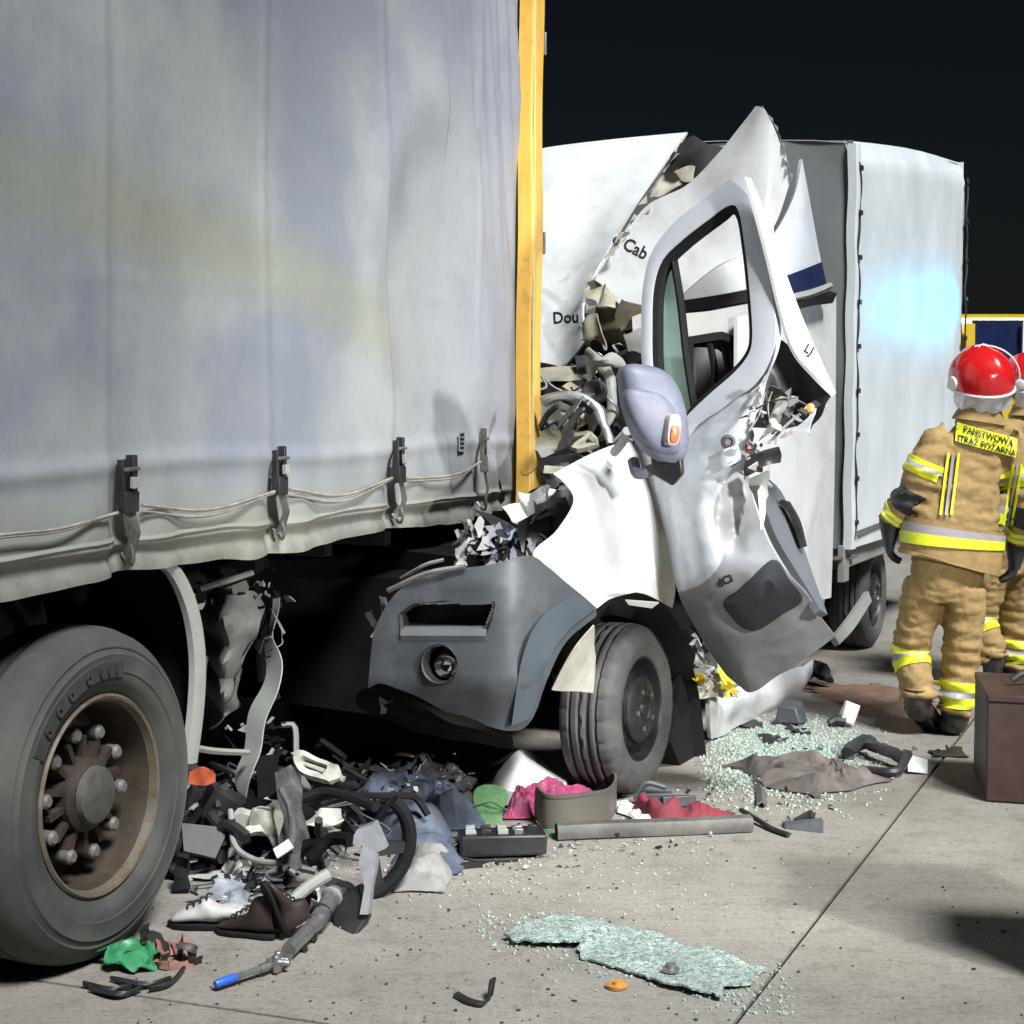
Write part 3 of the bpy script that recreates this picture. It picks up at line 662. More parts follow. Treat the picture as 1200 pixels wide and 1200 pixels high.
# ---- bumper with flare
sp_ = lambda x: math.log(1 + math.exp(x)) if x < 30 else x
Yb = lambda px: 5.735 + 0.22 * (sp_((588 - px) / 16.0) * 16.0) / 160.0 + 0.55 * ((sp_((px - 606) / 14.0) * 14.0) / 97.0) ** 1.2
cols = []
top = [(438, 742), (452, 712), (470, 690), (492, 676), (530, 668), (575, 662), (618, 651), (640, 664), (660, 681), (680, 697), (697, 712)]
bot = [(432, 806), (446, 800), (466, 806), (492, 816), (525, 834), (560, 846), (600, 856), (622, 842), (640, 795), (662, 752), (697, 722)]
tops, bots = resample([Vector((x, y, 0)) for x, y in top], 150), resample([Vector((x, y, 0)) for x, y in bot], 150)
gpx = []
for j in range(110):
    v = j / 109; gpx.append([a.lerp(b, v) for a, b in zip(tops, bots)])
def in_slot(p):
    x, y = p.x, p.y
    if not (471 < x < 579): return False
    up = 708 - (x - 471) * 0.0 + (10 if x < 486 else 0) * (486 - x) / 15; lo = 737 + (x - 471) * 0.105
    return up < y < lo and (x < 566 or x < 579 - (y - 706) * 0.36)
def in_fog(p): return math.hypot((p.x - 516) / 20.5, (p.y - 778) / 21.5) < 1
def bump_pt(p):
    fl = ss(0, 1, (p.x - (600 + 0.35 * (p.y - 850))) / 40) * (p.x > 600)
    tuck = 0.10 * ss(790, 860, p.y) + 0.03 * ss(690, 655, p.y)
    return P(p.x, p.y, Yb(p.x) + tuck + 0.008 * noise.noise(Vector((p.x * 0.03, p.y * 0.03, 1))))
g = [[bump_pt(p) for p in r] for r in gpx]
msk = lambda j, i: not (in_slot((gpx[j][i] + gpx[j + 1][i + 1]) * 0.5) or in_fog((gpx[j][i] + gpx[j + 1][i + 1]) * 0.5))
m = MB(); m.grid(g, 0.006, mask=msk); bumper = m.build("front_bumper", GPLAST, van, ang=50)
def B_(x, y, d=0.0): 
    q = bump_pt(Vector((x, y, 0))); return q + Vector((0, d, 0))
sl = [(471, 720), (486, 709), (520, 706), (578, 707), (573, 728), (565, 747), (520, 741), (472, 738)]
m = MB(); o_ = [B_(x, y, -0.004) for x, y in sl]; i_ = [B_(lerp(x, 522, 0.10), lerp(y, 726, 0.10), 0.16) for x, y in sl]
oo = [B_(lerp(x, 522, -0.06), lerp(y, 726, -0.13), -0.007) for x, y in sl]
m.grid([resample(q, 48, False, True) for q in (oo, o_, i_)], 0.003, True); m.add(resample(i_, 48, False, True), [tuple(range(48))]); m.build("air_slot", BLACKP, bumper, ang=30)
m = MB(); m.grid([[B_(x, y, d) for x in range(470, 572, 10)] for y, d in ((736, 0.05), (738, -0.008), (744, -0.014), (750, -0.004))][::1], 0.004); m.build("slot_lip", mat("light_grey_plastic", (0.12, 0.128, 0.135), 0.5, var=0.1), bumper)
m = MB(); fc = B_(516, 778); fa = (Vector((-0.35, -0.9, 0.05))).normalized()
m.lathe([(-0.10, 0.0), (-0.10, 0.052), (-0.03, 0.060), (0.006, 0.062), (0.010, 0.068), (0.002, 0.074)], fc, fa, 32); m.build("fog_lamp_bowl", BLACKP, bumper)
m = MB(); m.lathe([(-0.06, 0.0), (-0.055, 0.02), (-0.04, 0.036), (-0.02, 0.044)], fc - UP * 0.008 + Vector((0.012, 0, 0)), fa, 24); m.build("fog_lamp_reflector", mat("chrome_reflector", (0.7, 0.7, 0.7), 0.15, 1.0, var=0.05), bumper)
# raised flare along the arch edge
f0 = [(697, 711), (664, 738), (640, 775), (622, 838)]; f1 = [(672, 694), (634, 722), (612, 768), (600, 848)]
a_ = resample([B_(x, y, -0.03) for x, y in f0], 30); b_ = resample([B_(x, y, -0.034) for x, y in f1], 30)
m = MB(); m.grid([[p + Vector((0.004, 0.05, 0)) for p in a_], a_, [a.lerp(b, 0.5) + Vector((0, -0.006, 0)) for a, b in zip(a_, b_)], b_, [p + Vector((-0.008, 0.04, 0)) for p in b_]], 0.004); m.build("wheel_flare", mat("slate_flare_plastic", (0.06, 0.075, 0.09), 0.5, var=0.12, bump=0.2, bs=350, dist=0.001), bumper)
# black lower valance and torn left end
g = loft([[B_(x, y, 0.01) for x, y in ((436, 806), (470, 808), (525, 834), (570, 848), (600, 856))], PX([(420, 815, 6.1), (470, 830, 5.98), (525, 850, 5.9), (575, 862, 5.9), (604, 866, 5.95)]), PX([(425, 832, 6.3), (480, 850, 6.2), (530, 866, 6.1), (580, 872, 6.1), (602, 872, 6.1)])], 24, 10)
m = MB(); m.grid(crumple(g, 0.02, 7, 2), 0.005); m.build("lower_valance", DARK, van)
for k in range(9):
    x = 436 + random.uniform(0, 18); y = 700 + k * 12; m = MB()
    pp = [P(x + random.uniform(-14, 10), y + q * 20, 5.98 + random.uniform(-0.03, 0.1)) for q in range(3)]
    gg = [[p + Vector((w_, 0.01 * random.uniform(-1, 1), 0)) for p in resample(pp, 8)] for w_ in (0, 0.012, 0.028)]
    m.grid(crumple(gg, 0.03, 12, k), 0.003); m.build("torn_bumper_strip", (GPLAST, BLACKP, GALV)[k % 3], van)
m = MB(); m.tube(PX([(455, 692, 5.92), (500, 672, 5.84), (545, 664, 5.8)]), 0.010, 6, n=10); m.tube(PX([(470, 678, 5.95), (498, 662, 5.9), (520, 656, 5.9)]), 0.007, 6, n=8); m.build("bumper_bracket", STEEL, van)

# ---- crushed engine bay / cab interior: dark mass with structural bits
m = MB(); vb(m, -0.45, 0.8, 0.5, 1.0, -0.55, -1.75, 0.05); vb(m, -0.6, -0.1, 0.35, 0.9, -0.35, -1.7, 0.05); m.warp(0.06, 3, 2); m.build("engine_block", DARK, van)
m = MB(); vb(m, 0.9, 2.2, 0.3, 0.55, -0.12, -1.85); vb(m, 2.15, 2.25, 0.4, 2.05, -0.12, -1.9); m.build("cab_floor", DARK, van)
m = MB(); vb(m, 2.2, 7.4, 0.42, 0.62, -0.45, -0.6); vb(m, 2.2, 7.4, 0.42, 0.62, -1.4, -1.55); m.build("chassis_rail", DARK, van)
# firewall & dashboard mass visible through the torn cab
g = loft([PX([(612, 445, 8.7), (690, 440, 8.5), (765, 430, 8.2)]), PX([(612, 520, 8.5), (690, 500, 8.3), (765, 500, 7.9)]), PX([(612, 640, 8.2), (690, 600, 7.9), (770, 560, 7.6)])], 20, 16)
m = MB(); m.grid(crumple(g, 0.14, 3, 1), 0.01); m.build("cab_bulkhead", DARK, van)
def shard(name, pts, mt, seed, amp=0.03, sc=9, th=0.004, parent=None, nu=10, nv=8):
    mb = MB(); mb.grid(crumple(loft([PX(r) for r in pts], nu, nv, across=False), amp, sc, seed), th); return mb.build(name, mt, parent or van)
shard("dash_panel", [[(632, 432, 8.3), (690, 428, 8.2), (700, 422, 8.2)], [(632, 448, 8.25), (680, 444, 8.1), (702, 434, 8.15)]], CREAM, 1, 0.02)
shard("dash_panel", [[(632, 470, 8.0), (660, 468, 7.9), (672, 480, 7.9)], [(634, 500, 7.95), (655, 498, 7.85), (674, 520, 7.9)], [(630, 520, 8.0), (650, 525, 7.9), (690, 535, 7.8)]], GALV, 2, 0.06)
shard("dash_panel", [[(630, 515, 7.8), (662, 500, 7.7), (708, 520, 7.6)], [(640, 540, 7.7), (670, 525, 7.65), (712, 528, 7.6)]], CREAM, 3, 0.05)
shard("plenum_panel", [[(632, 600, 7.0), (640, 560, 7.2), (690, 530, 7.2)], [(640, 610, 6.8), (655, 575, 7.0), (700, 532, 7.1)]], BLACKP, 4, 0.05)
shard("plenum_panel", [[(590, 598, 6.55), (618, 590, 6.6), (650, 600, 6.6)], [(600, 612, 6.4), (622, 612, 6.4), (655, 616, 6.4)], [(612, 622, 6.35), (632, 628, 6.3), (646, 636, 6.3)]], WHITE, 5, 0.02)
shard("slam_panel", [[(560, 602, 6.75), (600, 612, 6.7), (652, 628, 6.4)], [(570, 640, 6.55), (600, 650, 6.4), (640, 650, 6.2)]], BLACKP, 6, 0.06)
for k in range(16):
    x, y = random.uniform(662, 712), random.uniform(445, 560); Yk = lerp(8.1, 7.3, (y - 445) / 115)
    pts = [P(x, y, Yk)]
    for q in range(4): pts.append(pts[-1] + Vector((random.uniform(-0.09, 0.1), random.uniform(-0.05, 0.02), random.uniform(-0.09, 0.08))))
    m = MB(); m.tube(pts, random.choice((0.006, 0.008, 0.014, 0.02)), 6, n=14); m.build(random.choice(("wiring_loom", "coolant_hose", "bent_bracket")), random.choice((BLACKP, BLACKP, STEEL, GALV, CREAM)), van)
for k in range(12):
    x, y = random.uniform(632, 668), random.uniform(545, 640); pc = P(x, y, 6.75)
    g = [[pc + Vector((0.10 * (i / 4 - 0.5), 0, 0.08 * (j / 3 - 0.5))) for i in range(5)] for j in range(4)]
    m = MB(); m.grid(crumple(g, 0.08, 11, k + 30), 0.003); m.build("crushed_fitting", random.choice((STEEL, BLACKP, GALV, BLACKP)), van)
for k, (pts, mt_) in enumerate([([[(634, 452, 8.1), (668, 448, 8.0), (705, 440, 7.9)], [(636, 485, 8.0), (670, 490, 7.85), (700, 500, 7.75)], [(640, 505, 7.95), (668, 515, 7.8), (690, 522, 7.7)]], BLACKP),
        ([[(700, 420, 8.0), (728, 412, 7.95), (752, 420, 7.9)], [(706, 470, 7.85), (724, 476, 7.8), (745, 470, 7.8)], [(712, 520, 7.7), (722, 524, 7.65), (732, 518, 7.65)]], DARK),
        ([[(640, 525, 7.5), (664, 540, 7.4), (690, 545, 7.3)], [(640, 552, 7.3), (658, 562, 7.2), (676, 556, 7.15)]], GALV),
        ([[(660, 455, 7.95), (676, 470, 7.85), (680, 500, 7.7)], [(668, 450, 7.95), (686, 468, 7.85), (690, 498, 7.7)]], CREAM)]):
    shard("crushed_dashboard", pts, mt_, 70 + k, 0.06, 6, 0.005, nu=18, nv=14)
for k, pts in enumerate([[(636, 470, 7.7), (665, 462, 7.65), (700, 480, 7.6), (715, 520, 7.5)], [(640, 560, 7.2), (660, 530, 7.3), (668, 500, 7.5), (690, 470, 7.6)], [(690, 410, 8.1), (712, 440, 7.8), (716, 480, 7.7), (705, 515, 7.6)]]):
    m = MB(); m.tube(PX(pts), [0.022, 0.026, 0.024, 0.018], 10, n=24); m.warp(0.02, 10, k); m.build("bent_cab_tube", (STEEL, BLACKP, GALV)[k], van)
# coiled grey duct at the top of the hole
m = MB(); cc = P(712, 452, 7.75)
m.tube([cc + Vector((0.10 * math.cos(a), -0.02 * a / 6, 0.13 * math.sin(a))) for a in [0.3 * i for i in range(2, 11)]], [0.012, 0.022, 0.026, 0.024, 0.02, 0.018, 0.02, 0.016, 0.01], 8, n=30); m.warp(0.05, 8, 3); m.build("air_duct", GALV, van)
m = MB(); m.lathe([(0.0, 0.03), (0.05, 0.06), (0.06, 0.05), (0.02, 0.0)], P(700, 462, 7.7), Vector((-0.3, -1, 0.2)), 20); m.build("steering_boss", BLACKP, van)

# ---- torn high roof: front part with the lettering, side part peeled up into a fin
g = loft([PX([(596, 186, 9.6), (640, 175, 9.5), (720, 165, 9.4), (806, 157, 9.3)]),
          PX([(596, 240, 9.3), (640, 235, 9.2), (700, 235, 9.1), (752, 232, 8.95)]),
          PX([(596, 310, 9.1), (640, 308, 9.0), (680, 305, 8.9), (712, 298, 8.75)]),
          PX([(596, 380, 8.95), (630, 380, 8.85), (662, 376, 8.78), (686, 352, 8.7)]),
          PX([(596, 438, 8.85), (630, 437, 8.75), (660, 432, 8.68), (688, 400, 8.6)])], 40, 40)
m = MB(); m.grid(g, 0.012); roofF = m.build("roof_fairing", WHITE, van, ang=50)
g = loft([PX([(692, 328, 8.74), (714, 300, 8.74), (738, 268, 8.74), (762, 240, 8.72), (806, 218, 8.64), (842, 182, 8.55), (868, 150, 8.48), (888, 125, 8.42)]),
          PX([(706, 345, 8.68), (735, 318, 8.66), (765, 285, 8.64), (795, 258, 8.60), (828, 238, 8.54), (860, 205, 8.46), (880, 175, 8.42), (897, 130, 8.38)]),
          PX([(730, 358, 8.64), (760, 335, 8.60), (790, 305, 8.56), (820, 280, 8.52), (850, 262, 8.46), (880, 238, 8.42), (898, 210, 8.40), (912, 165, 8.40)]),
          PX([(758, 372, 8.60), (785, 360, 8.56), (812, 335, 8.50), (842, 312, 8.46), (868, 300, 8.44), (892, 280, 8.42), (908, 262, 8.42), (924, 214, 8.44)])], 44, 28)
m = MB(); m.grid(g, 0.012); roofS = m.build("roof_side_skin", WHITE, van, ang=50)
decal("roof_lettering", "Dou", 648, 379, (1, -0.06), 19, roofF, BLACKP, roofF, 0.0025, 0.02, 0.9)
decal("roof_lettering", "e Cab", 716, 284, (0.88, 0.46), 21, roofS, BLACKP, roofS, 0.0025, 0.02, 0.88)
# ragged composite edges along the tear
def ragged(name, pts, mt, seed, w=0.05, n=26):
    base = resample(PX(pts), n, False); mb = MB(); random.seed(seed)
    for i in range(n - 1):
        a, b = base[i], base[i + 1]; mid = (a + b) * 0.5 + Vector((random.uniform(-1, 1) * w, -random.uniform(0, 0.03), random.uniform(-1, 1) * w))
        mb.slab([a, mid, b + Vector((0, 0.01, 0.004))], (0.002, 0.008, 0.002))
    random.seed(seed + 100); return mb.build(name, mt, van)
ragged("torn_edge", [(806, 157, 9.25), (775, 208, 9.0), (748, 240, 8.9), (735, 268, 8.7), (705, 306, 8.65), (680, 332, 8.6)], CREAM, 4, 0.04, 15)
ragged("torn_edge", [(690, 330, 8.72), (716, 300, 8.72), (740, 268, 8.72), (764, 240, 8.70)], WHITE, 6, 0.025, 9)
ragged("torn_edge", [(686, 348, 8.6), (688, 400, 8.5), (696, 428, 8.5), (640, 440, 8.6)], CREAM, 8, 0.05, 24)
ragged("torn_edge", [(893, 124, 8.38), (910, 150, 8.38), (922, 185, 8.38), (928, 214, 8.42)], WHITE, 9, 0.014, 9)
# bunk lining and black cloth inside the slit
shard("roof_lining", [[(760, 236, 9.15), (785, 190, 9.25), (800, 170, 9.3)], [(800, 222, 8.9), (826, 200, 8.95), (850, 172, 9.0)]], mat("beige_lining", (0.52, 0.49, 0.40), 0.85, var=0.15, vs=8), 11, 0.03)
shard("bunk_cloth", [[(788, 196, 9.1), (798, 176, 9.15), (820, 166, 9.15), (846, 178, 9.0)], [(800, 206, 8.95), (815, 190, 8.9), (835, 188, 8.85), (850, 180, 8.85)], [(818, 212, 8.85), (828, 205, 8.8), (838, 200, 8.8), (848, 190, 8.8)]], mat("black_cloth", (0.02, 0.02, 0.022), 0.9, var=0.3), 12, 0.07, 6)
shard("roof_lining", [[(792, 200, 8.95), (815, 195, 8.9), (822, 200, 8.9)], [(800, 212, 8.9), (812, 214, 8.85), (820, 208, 8.85)]], CREAM, 13, 0.03)
# the hole: crumpled olive-dark composite strips
OLIVE = mat("torn_olive_lining", (0.17, 0.155, 0.11), 0.85, var=0.35, vs=14, bump=0.4, bs=60)
shard("torn_lining", [[(692, 338, 8.35), (720, 348, 8.25), (757, 368, 8.15)], [(692, 370, 8.4), (718, 375, 8.35), (745, 385, 8.25)], [(690, 402, 8.5), (712, 405, 8.45), (740, 400, 8.4)]], OLIVE, 14, 0.10, 6)
shard("torn_lining", [[(690, 330, 8.3), (706, 340, 8.2), (730, 352, 8.15)], [(686, 345, 8.25), (700, 356, 8.15), (722, 366, 8.1)]], CREAM, 15, 0.06, 8)
shard("torn_lining", [[(726, 350, 8.1), (745, 362, 8.05), (762, 366, 8.0)], [(722, 384, 8.15), (742, 378, 8.1), (758, 370, 8.05)]], OLIVE, 16, 0.05, 8)
shard("torn_lining", [[(688, 365, 8.4), (696, 368, 8.35), (704, 380, 8.3)], [(686, 405, 8.4), (696, 400, 8.35), (704, 410, 8.3)]], CREAM, 17, 0.06, 10)
shard("torn_lining", [[(735, 390, 8.0), (752, 385, 7.95), (760, 392, 7.95)], [(738, 412, 8.0), (750, 415, 7.95), (758, 414, 7.95)]], GALV, 18, 0.03, 10)
# white inner cab side seen below the slit, above the mirror
g = loft([PX([(742, 372, 8.1), (775, 360, 8.0), (800, 350, 8.0)]), PX([(745, 420, 8.0), (775, 420, 7.9), (800, 420, 7.9)])], 10, 6); m = MB(); m.grid(g, 0.01); m.build("cab_pillar_skin", WHITE, van)

# ---- side deflector with navy stripe, black trim, cab rear side
g = loft([PX([(898, 284, 8.9), (902, 310, 8.85), (910, 335, 8.8), (916, 352, 8.8)]), PX([(915, 262, 9.0), (922, 290, 8.95), (930, 320, 8.9), (936, 346, 8.9)]), PX([(932, 225, 9.15), (942, 260, 9.1), (950, 300, 9.1), (956, 340, 9.1)]), PX([(940, 186, 9.25), (950, 240, 9.25), (960, 295, 9.25), (969, 336, 9.25)])], 24, 16)
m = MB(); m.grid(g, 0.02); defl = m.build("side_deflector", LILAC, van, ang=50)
m = MB(); m.grid(loft([PX([(914, 326, 8.77), (919, 349, 8.77)]), PX([(938, 317, 8.9), (943, 341, 8.9)]), PX([(963, 307, 9.19), (969, 335, 9.19)])], 6, 10), 0.004); m.build("navy_stripe", NAVY, defl)
m = MB(); m.grid(loft([PX([(914, 352, 8.72), (942, 344, 8.85), (970, 336, 9.15)]), PX([(916, 357, 8.7), (944, 350, 8.83), (973, 340, 9.12)])], 12, 4), 0.03); m.build("deflector_foot", GALV, defl)
m = MB(); m.grid(loft([PX([(912, 358, 8.74), (942, 351, 8.87), (973, 341, 9.17)]), PX([(915, 368, 8.74), (944, 360, 8.87), (968, 352, 9.17)])], 12, 4), 0.04); m.build("rubber_gasket", BLKRUB, defl)
g = loft([PX([(860, 372, 8.3), (900, 362, 8.6), (940, 354, 9.0), (976, 347, 9.45)]), PX([(860, 480, 8.25), (900, 480, 8.55), (940, 480, 8.95), (975, 480, 9.42)]), PX([(860, 600, 8.25), (900, 600, 8.55), (938, 600, 8.95), (973, 600, 9.4)]), PX([(864, 720, 8.25), (900, 715, 8.55), (936, 708, 8.95), (970, 700, 9.4)])], 20, 24)
m = MB(); m.grid(g, 0.02); m.build("cab_rear_side", WHITE, van, ang=50)
# upper cab side seen through the door window
g = loft([PX([(796, 285, 8.85), (840, 275, 8.85), (905, 262, 8.95)]), PX([(780, 322, 8.8), (830, 312, 8.8), (905, 300, 8.9)]), PX([(772, 356, 8.78), (830, 350, 8.78), (905, 334, 8.88)])], 20, 12); m = MB(); m.grid(g, 0.02); m.build("upper_cab_side", WHITE, van)
m = MB(); m.grid(loft([PX([(770, 358, 8.68), (830, 350, 8.68), (905, 335, 8.78)]), PX([(770, 372, 8.66), (830, 364, 8.66), (905, 350, 8.76)])], 16, 4), 0.03); m.build("rain_gutter", BLKRUB, van)
o_ = PX([(770, 372, 8.3), (830, 366, 8.35), (905, 352, 8.6), (905, 520, 8.6), (830, 540, 8.3), (770, 540, 8.25)]); i_ = PX([(806, 398, 8.3), (842, 392, 8.35), (862, 400, 8.4), (872, 470, 8.4), (850, 500, 8.35), (806, 500, 8.3)])
m = MB(); m.ring(o_, i_, 60, 0.03, 3, False); m.build("rear_door_shell", mat("interior_grey_trim", (0.33, 0.325, 0.31), 0.7, var=0.12), van)
m = MB(); m.ring([p + (p - P(838, 450, 8.35)) * 0.06 - Vector((0, 0.02, 0)) for p in i_], [p - (p - P(838, 450, 8.35)) * 0.10 - Vector((0, 0.02, 0)) for p in i_], 48, 0.03, 2, False); m.build("rear_door_seal", BLKRUB, van)
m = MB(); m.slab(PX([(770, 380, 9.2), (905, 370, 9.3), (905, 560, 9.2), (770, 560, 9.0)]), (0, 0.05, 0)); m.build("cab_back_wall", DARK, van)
m = MB(); m.lathe([(0, 0.0), (0.02, 0.06), (0.10, 0.09), (0.25, 0.10), (0.3, 0.07), (0.31, 0)], P(822, 482, 8.75), Vector((0.1, 0, 1)), 16); m.warp(0.05, 6, 3); m.build("seat_headrest", mat("grey_seat_cloth", (0.20, 0.20, 0.21), 0.9, var=0.2), van)
for k, x in enumerate((832, 848)):
    m = MB(); m.tube(PX([(x, 402, 8.5), (x + 6, 440, 8.5), (x + 3, 490, 8.5)]), 0.018, 8, n=8); m.build("grab_handle", BLACKP, van)

# ---- the driver door, wrenched forward and folded
def DY(px): return lerp(6.75, 6.1, (px - 760) / 215.0)
outer = [(762, 440), (760, 380), (762, 335), (772, 297), (798, 263), (836, 233), (873, 208), (884, 225), (896, 275), (908, 335), (915, 385), (911, 415), (893, 448), (858, 474), (822, 497), (802, 520), (780, 500)]
inner = [(770, 440), (768, 385), (770, 340), (780, 308), (803, 284), (838, 257), (862, 242), (873, 250), (880, 290), (886, 345), (889, 395), (884, 418), (866, 440), (840, 462), (816, 484), (802, 500), (784, 485)]
def dpt(x, y, d=0.0): return P(x, y, DY(x) + d + 0.0006 * max(0, 470 - y))
oC = [dpt(x, y) for x, y in outer]; iC = [dpt(x, y, -0.004) for x, y in inner]
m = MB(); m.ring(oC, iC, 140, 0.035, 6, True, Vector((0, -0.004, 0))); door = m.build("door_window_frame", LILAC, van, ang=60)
i2 = [dpt(lerp(x, 828, 0.075), lerp(y, 365, 0.05), 0.01) for x, y in inner]; i1 = [dpt(lerp(x, 828, -0.03), lerp(y, 365, -0.02), -0.012) for x, y in inner]
m = MB(); m.ring(i1, i2, 120, 0.022, 3, True, Vector((0, -0.01, 0))); m.build("window_seal", BLKRUB, door)
m = MB(); mp_ = resample([dpt(789, 296, -0.004), dpt(798, 350, -0.004), dpt(806, 420, -0.004), dpt(817, 490, -0.004)], 16)
m.grid([[p + Vector((a, b, 0)) for p in mp_] for a, b in ((-0.018, 0.01), (-0.012, -0.008), (0.008, -0.008), (0.014, 0.01))], 0.012); m.build("quarter_mullion", BLKRUB, door)
m = MB(); m.slab([dpt(x, y, 0.012) for x, y in ((772, 440), (770, 385), (773, 340), (785, 305), (795, 345), (803, 420), (814, 485), (802, 500), (784, 485))], (0.001, 0.004, 0)); m.build("quarter_glass", GREENGL, door)
# lower skin: buckled outwards at the top, folded under along a crease
rows = [[(782, 500, 0.02), (800, 512, 0.0), (822, 494, -0.02), (858, 472, -0.03), (895, 446, -0.03), (916, 392, 0.0)],
        [(768, 552, 0.02), (790, 545, -0.05), (815, 535, -0.10), (845, 520, -0.10), (868, 505, -0.06), (884, 488, 0.0)],
        [(776, 600, 0.03), (795, 595, -0.08), (816, 590, -0.16), (836, 582, -0.14), (858, 566, -0.05), (876, 545, 0.02)],
        [(786, 648, 0.03), (803, 640, -0.09), (822, 640, -0.18), (844, 636, -0.15), (866, 622, -0.05), (889, 606, 0.02)],
        [(795, 690, 0.03), (812, 688, -0.07), (836, 682, -0.13), (862, 674, -0.11), (888, 664, -0.06), (912, 655, 0.0)],
        [(806, 716, 0.06), (828, 722, 0.05), (852, 720, 0.05), (880, 714, 0.06), (910, 706, 0.08), (945, 694, 0.10)],
        [(830, 758, 0.28), (850, 768, 0.28), (872, 770, 0.28), (900, 760, 0.28), (930, 748, 0.29), (962, 722, 0.30)],
        [(852, 790, 0.44), (868, 803, 0.46), (882, 810, 0.46), (910, 792, 0.46), (945, 768, 0.46), (979, 745, 0.46)]]
g = loft([[P(x, y, DY(x) + d) for x, y, d in r] for r in rows], 88, 120)
def door_crease(p):
    q = Vector((p.x, 0, p.z)); return p + Vector((0, 0.018 * nz(q, 5, 4) + 0.012 * abs(nz(q, 11, 8)), 0.006 * nz(q, 8, 2)))
g = [[door_crease(p) for p in r] for r in g]
m = MB(); m.grid(g, 0.006); nq = len(m.f)
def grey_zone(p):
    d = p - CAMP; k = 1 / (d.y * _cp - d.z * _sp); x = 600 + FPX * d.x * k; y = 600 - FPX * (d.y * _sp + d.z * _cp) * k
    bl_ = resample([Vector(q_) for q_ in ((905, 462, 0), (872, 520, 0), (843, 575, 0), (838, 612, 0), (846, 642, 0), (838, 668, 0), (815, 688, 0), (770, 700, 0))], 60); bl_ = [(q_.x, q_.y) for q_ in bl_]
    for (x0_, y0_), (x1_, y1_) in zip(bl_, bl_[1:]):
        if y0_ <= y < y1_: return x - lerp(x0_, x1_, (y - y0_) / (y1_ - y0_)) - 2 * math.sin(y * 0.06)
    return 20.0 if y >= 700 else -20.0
def door_material():  # pale skin with a grey zone beyond the traced boundary line
    mm = bpy.data.materials.new("door_skin_pale_to_grey"); mm.use_nodes = True; nt = mm.node_tree; N, Lk = nt.nodes, nt.links; bb = N["Principled BSDF"]
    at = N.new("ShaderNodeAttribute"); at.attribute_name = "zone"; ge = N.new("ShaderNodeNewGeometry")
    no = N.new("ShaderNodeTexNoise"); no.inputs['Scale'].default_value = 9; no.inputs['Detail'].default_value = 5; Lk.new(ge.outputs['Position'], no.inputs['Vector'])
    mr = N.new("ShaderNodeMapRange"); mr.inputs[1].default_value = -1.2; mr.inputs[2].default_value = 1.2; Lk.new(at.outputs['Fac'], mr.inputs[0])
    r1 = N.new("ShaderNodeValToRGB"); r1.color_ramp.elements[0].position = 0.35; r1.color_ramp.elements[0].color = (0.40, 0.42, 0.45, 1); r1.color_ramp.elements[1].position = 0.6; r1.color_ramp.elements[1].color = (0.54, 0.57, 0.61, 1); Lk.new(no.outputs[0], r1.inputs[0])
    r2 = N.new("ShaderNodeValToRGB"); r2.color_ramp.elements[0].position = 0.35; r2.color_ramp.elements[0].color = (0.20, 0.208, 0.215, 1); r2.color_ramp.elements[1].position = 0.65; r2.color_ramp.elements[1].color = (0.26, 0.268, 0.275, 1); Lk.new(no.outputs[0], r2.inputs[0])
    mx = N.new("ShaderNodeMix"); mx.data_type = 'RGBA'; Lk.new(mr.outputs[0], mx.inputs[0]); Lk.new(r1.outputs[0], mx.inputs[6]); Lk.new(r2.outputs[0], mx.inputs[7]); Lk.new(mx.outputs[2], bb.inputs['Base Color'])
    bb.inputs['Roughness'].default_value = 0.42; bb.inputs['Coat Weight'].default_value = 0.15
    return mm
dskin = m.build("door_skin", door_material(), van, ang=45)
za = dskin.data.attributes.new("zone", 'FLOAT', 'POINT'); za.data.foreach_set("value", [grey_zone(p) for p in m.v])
# pressed moulding on the folded part
def DS(u, v):  # point on the door skin
    j = min(118, int(v * 119)); i = min(86, int(u * 87)); fu, fv = u * 87 - i, v * 119 - j
    return g[j][i].lerp(g[j][i + 1], fu).lerp(g[j + 1][i].lerp(g[j + 1][i + 1], fu), fv)
m = MB(); mo = [(848, 706), (870, 690), (906, 656), (925, 678), (941, 703), (915, 722), (888, 739), (870, 736), (856, 722)]
oo = resample([P(x, y, DY(x) - 0.06) for x, y in mo], 48, True, True)
from mathutils.bvhtree import BVHTree as _B
_bv = _B.FromPolygons([v.co + wloc(dskin) for v in dskin.data.vertices], [tuple(p.vertices) for p in dskin.data.polygons])
def drop(p, off):
    d = (p - CAMP).normalized(); h = _bv.ray_cast(CAMP, d); return h[0] - d * off if h[0] is not None else p
oo = [drop(p, 0.012) for p in oo]; cc = drop(sum(oo, Vector()) / 48, 0.012)
m.grid([[p + Vector((0, 0.10, 0)) for p in oo], [p + Vector((0, 0.005, 0)) for p in oo], [p.lerp(cc, 0.04) + Vector((0, -0.012, 0)) for p in oo], [drop(p.lerp(cc, 0.5), 0.028) for p in oo]], 0, True)
m.grid([[drop(p.lerp(cc, 0.5), 0.028) for p in oo], [cc.copy() - (cc - CAMP).normalized() * 0.016 for p in oo]], 0, True); m.build("door_moulding", mat("charcoal_moulding", (0.030, 0.034, 0.042), 0.6, var=0.1, bump=0.2, bs=300, dist=0.001), van)
decal("door_badge", "dCi", 842, 689, (0.9, -0.42), 13, dskin, BLACKP, dskin, 0.003, 0.045, 1.05)
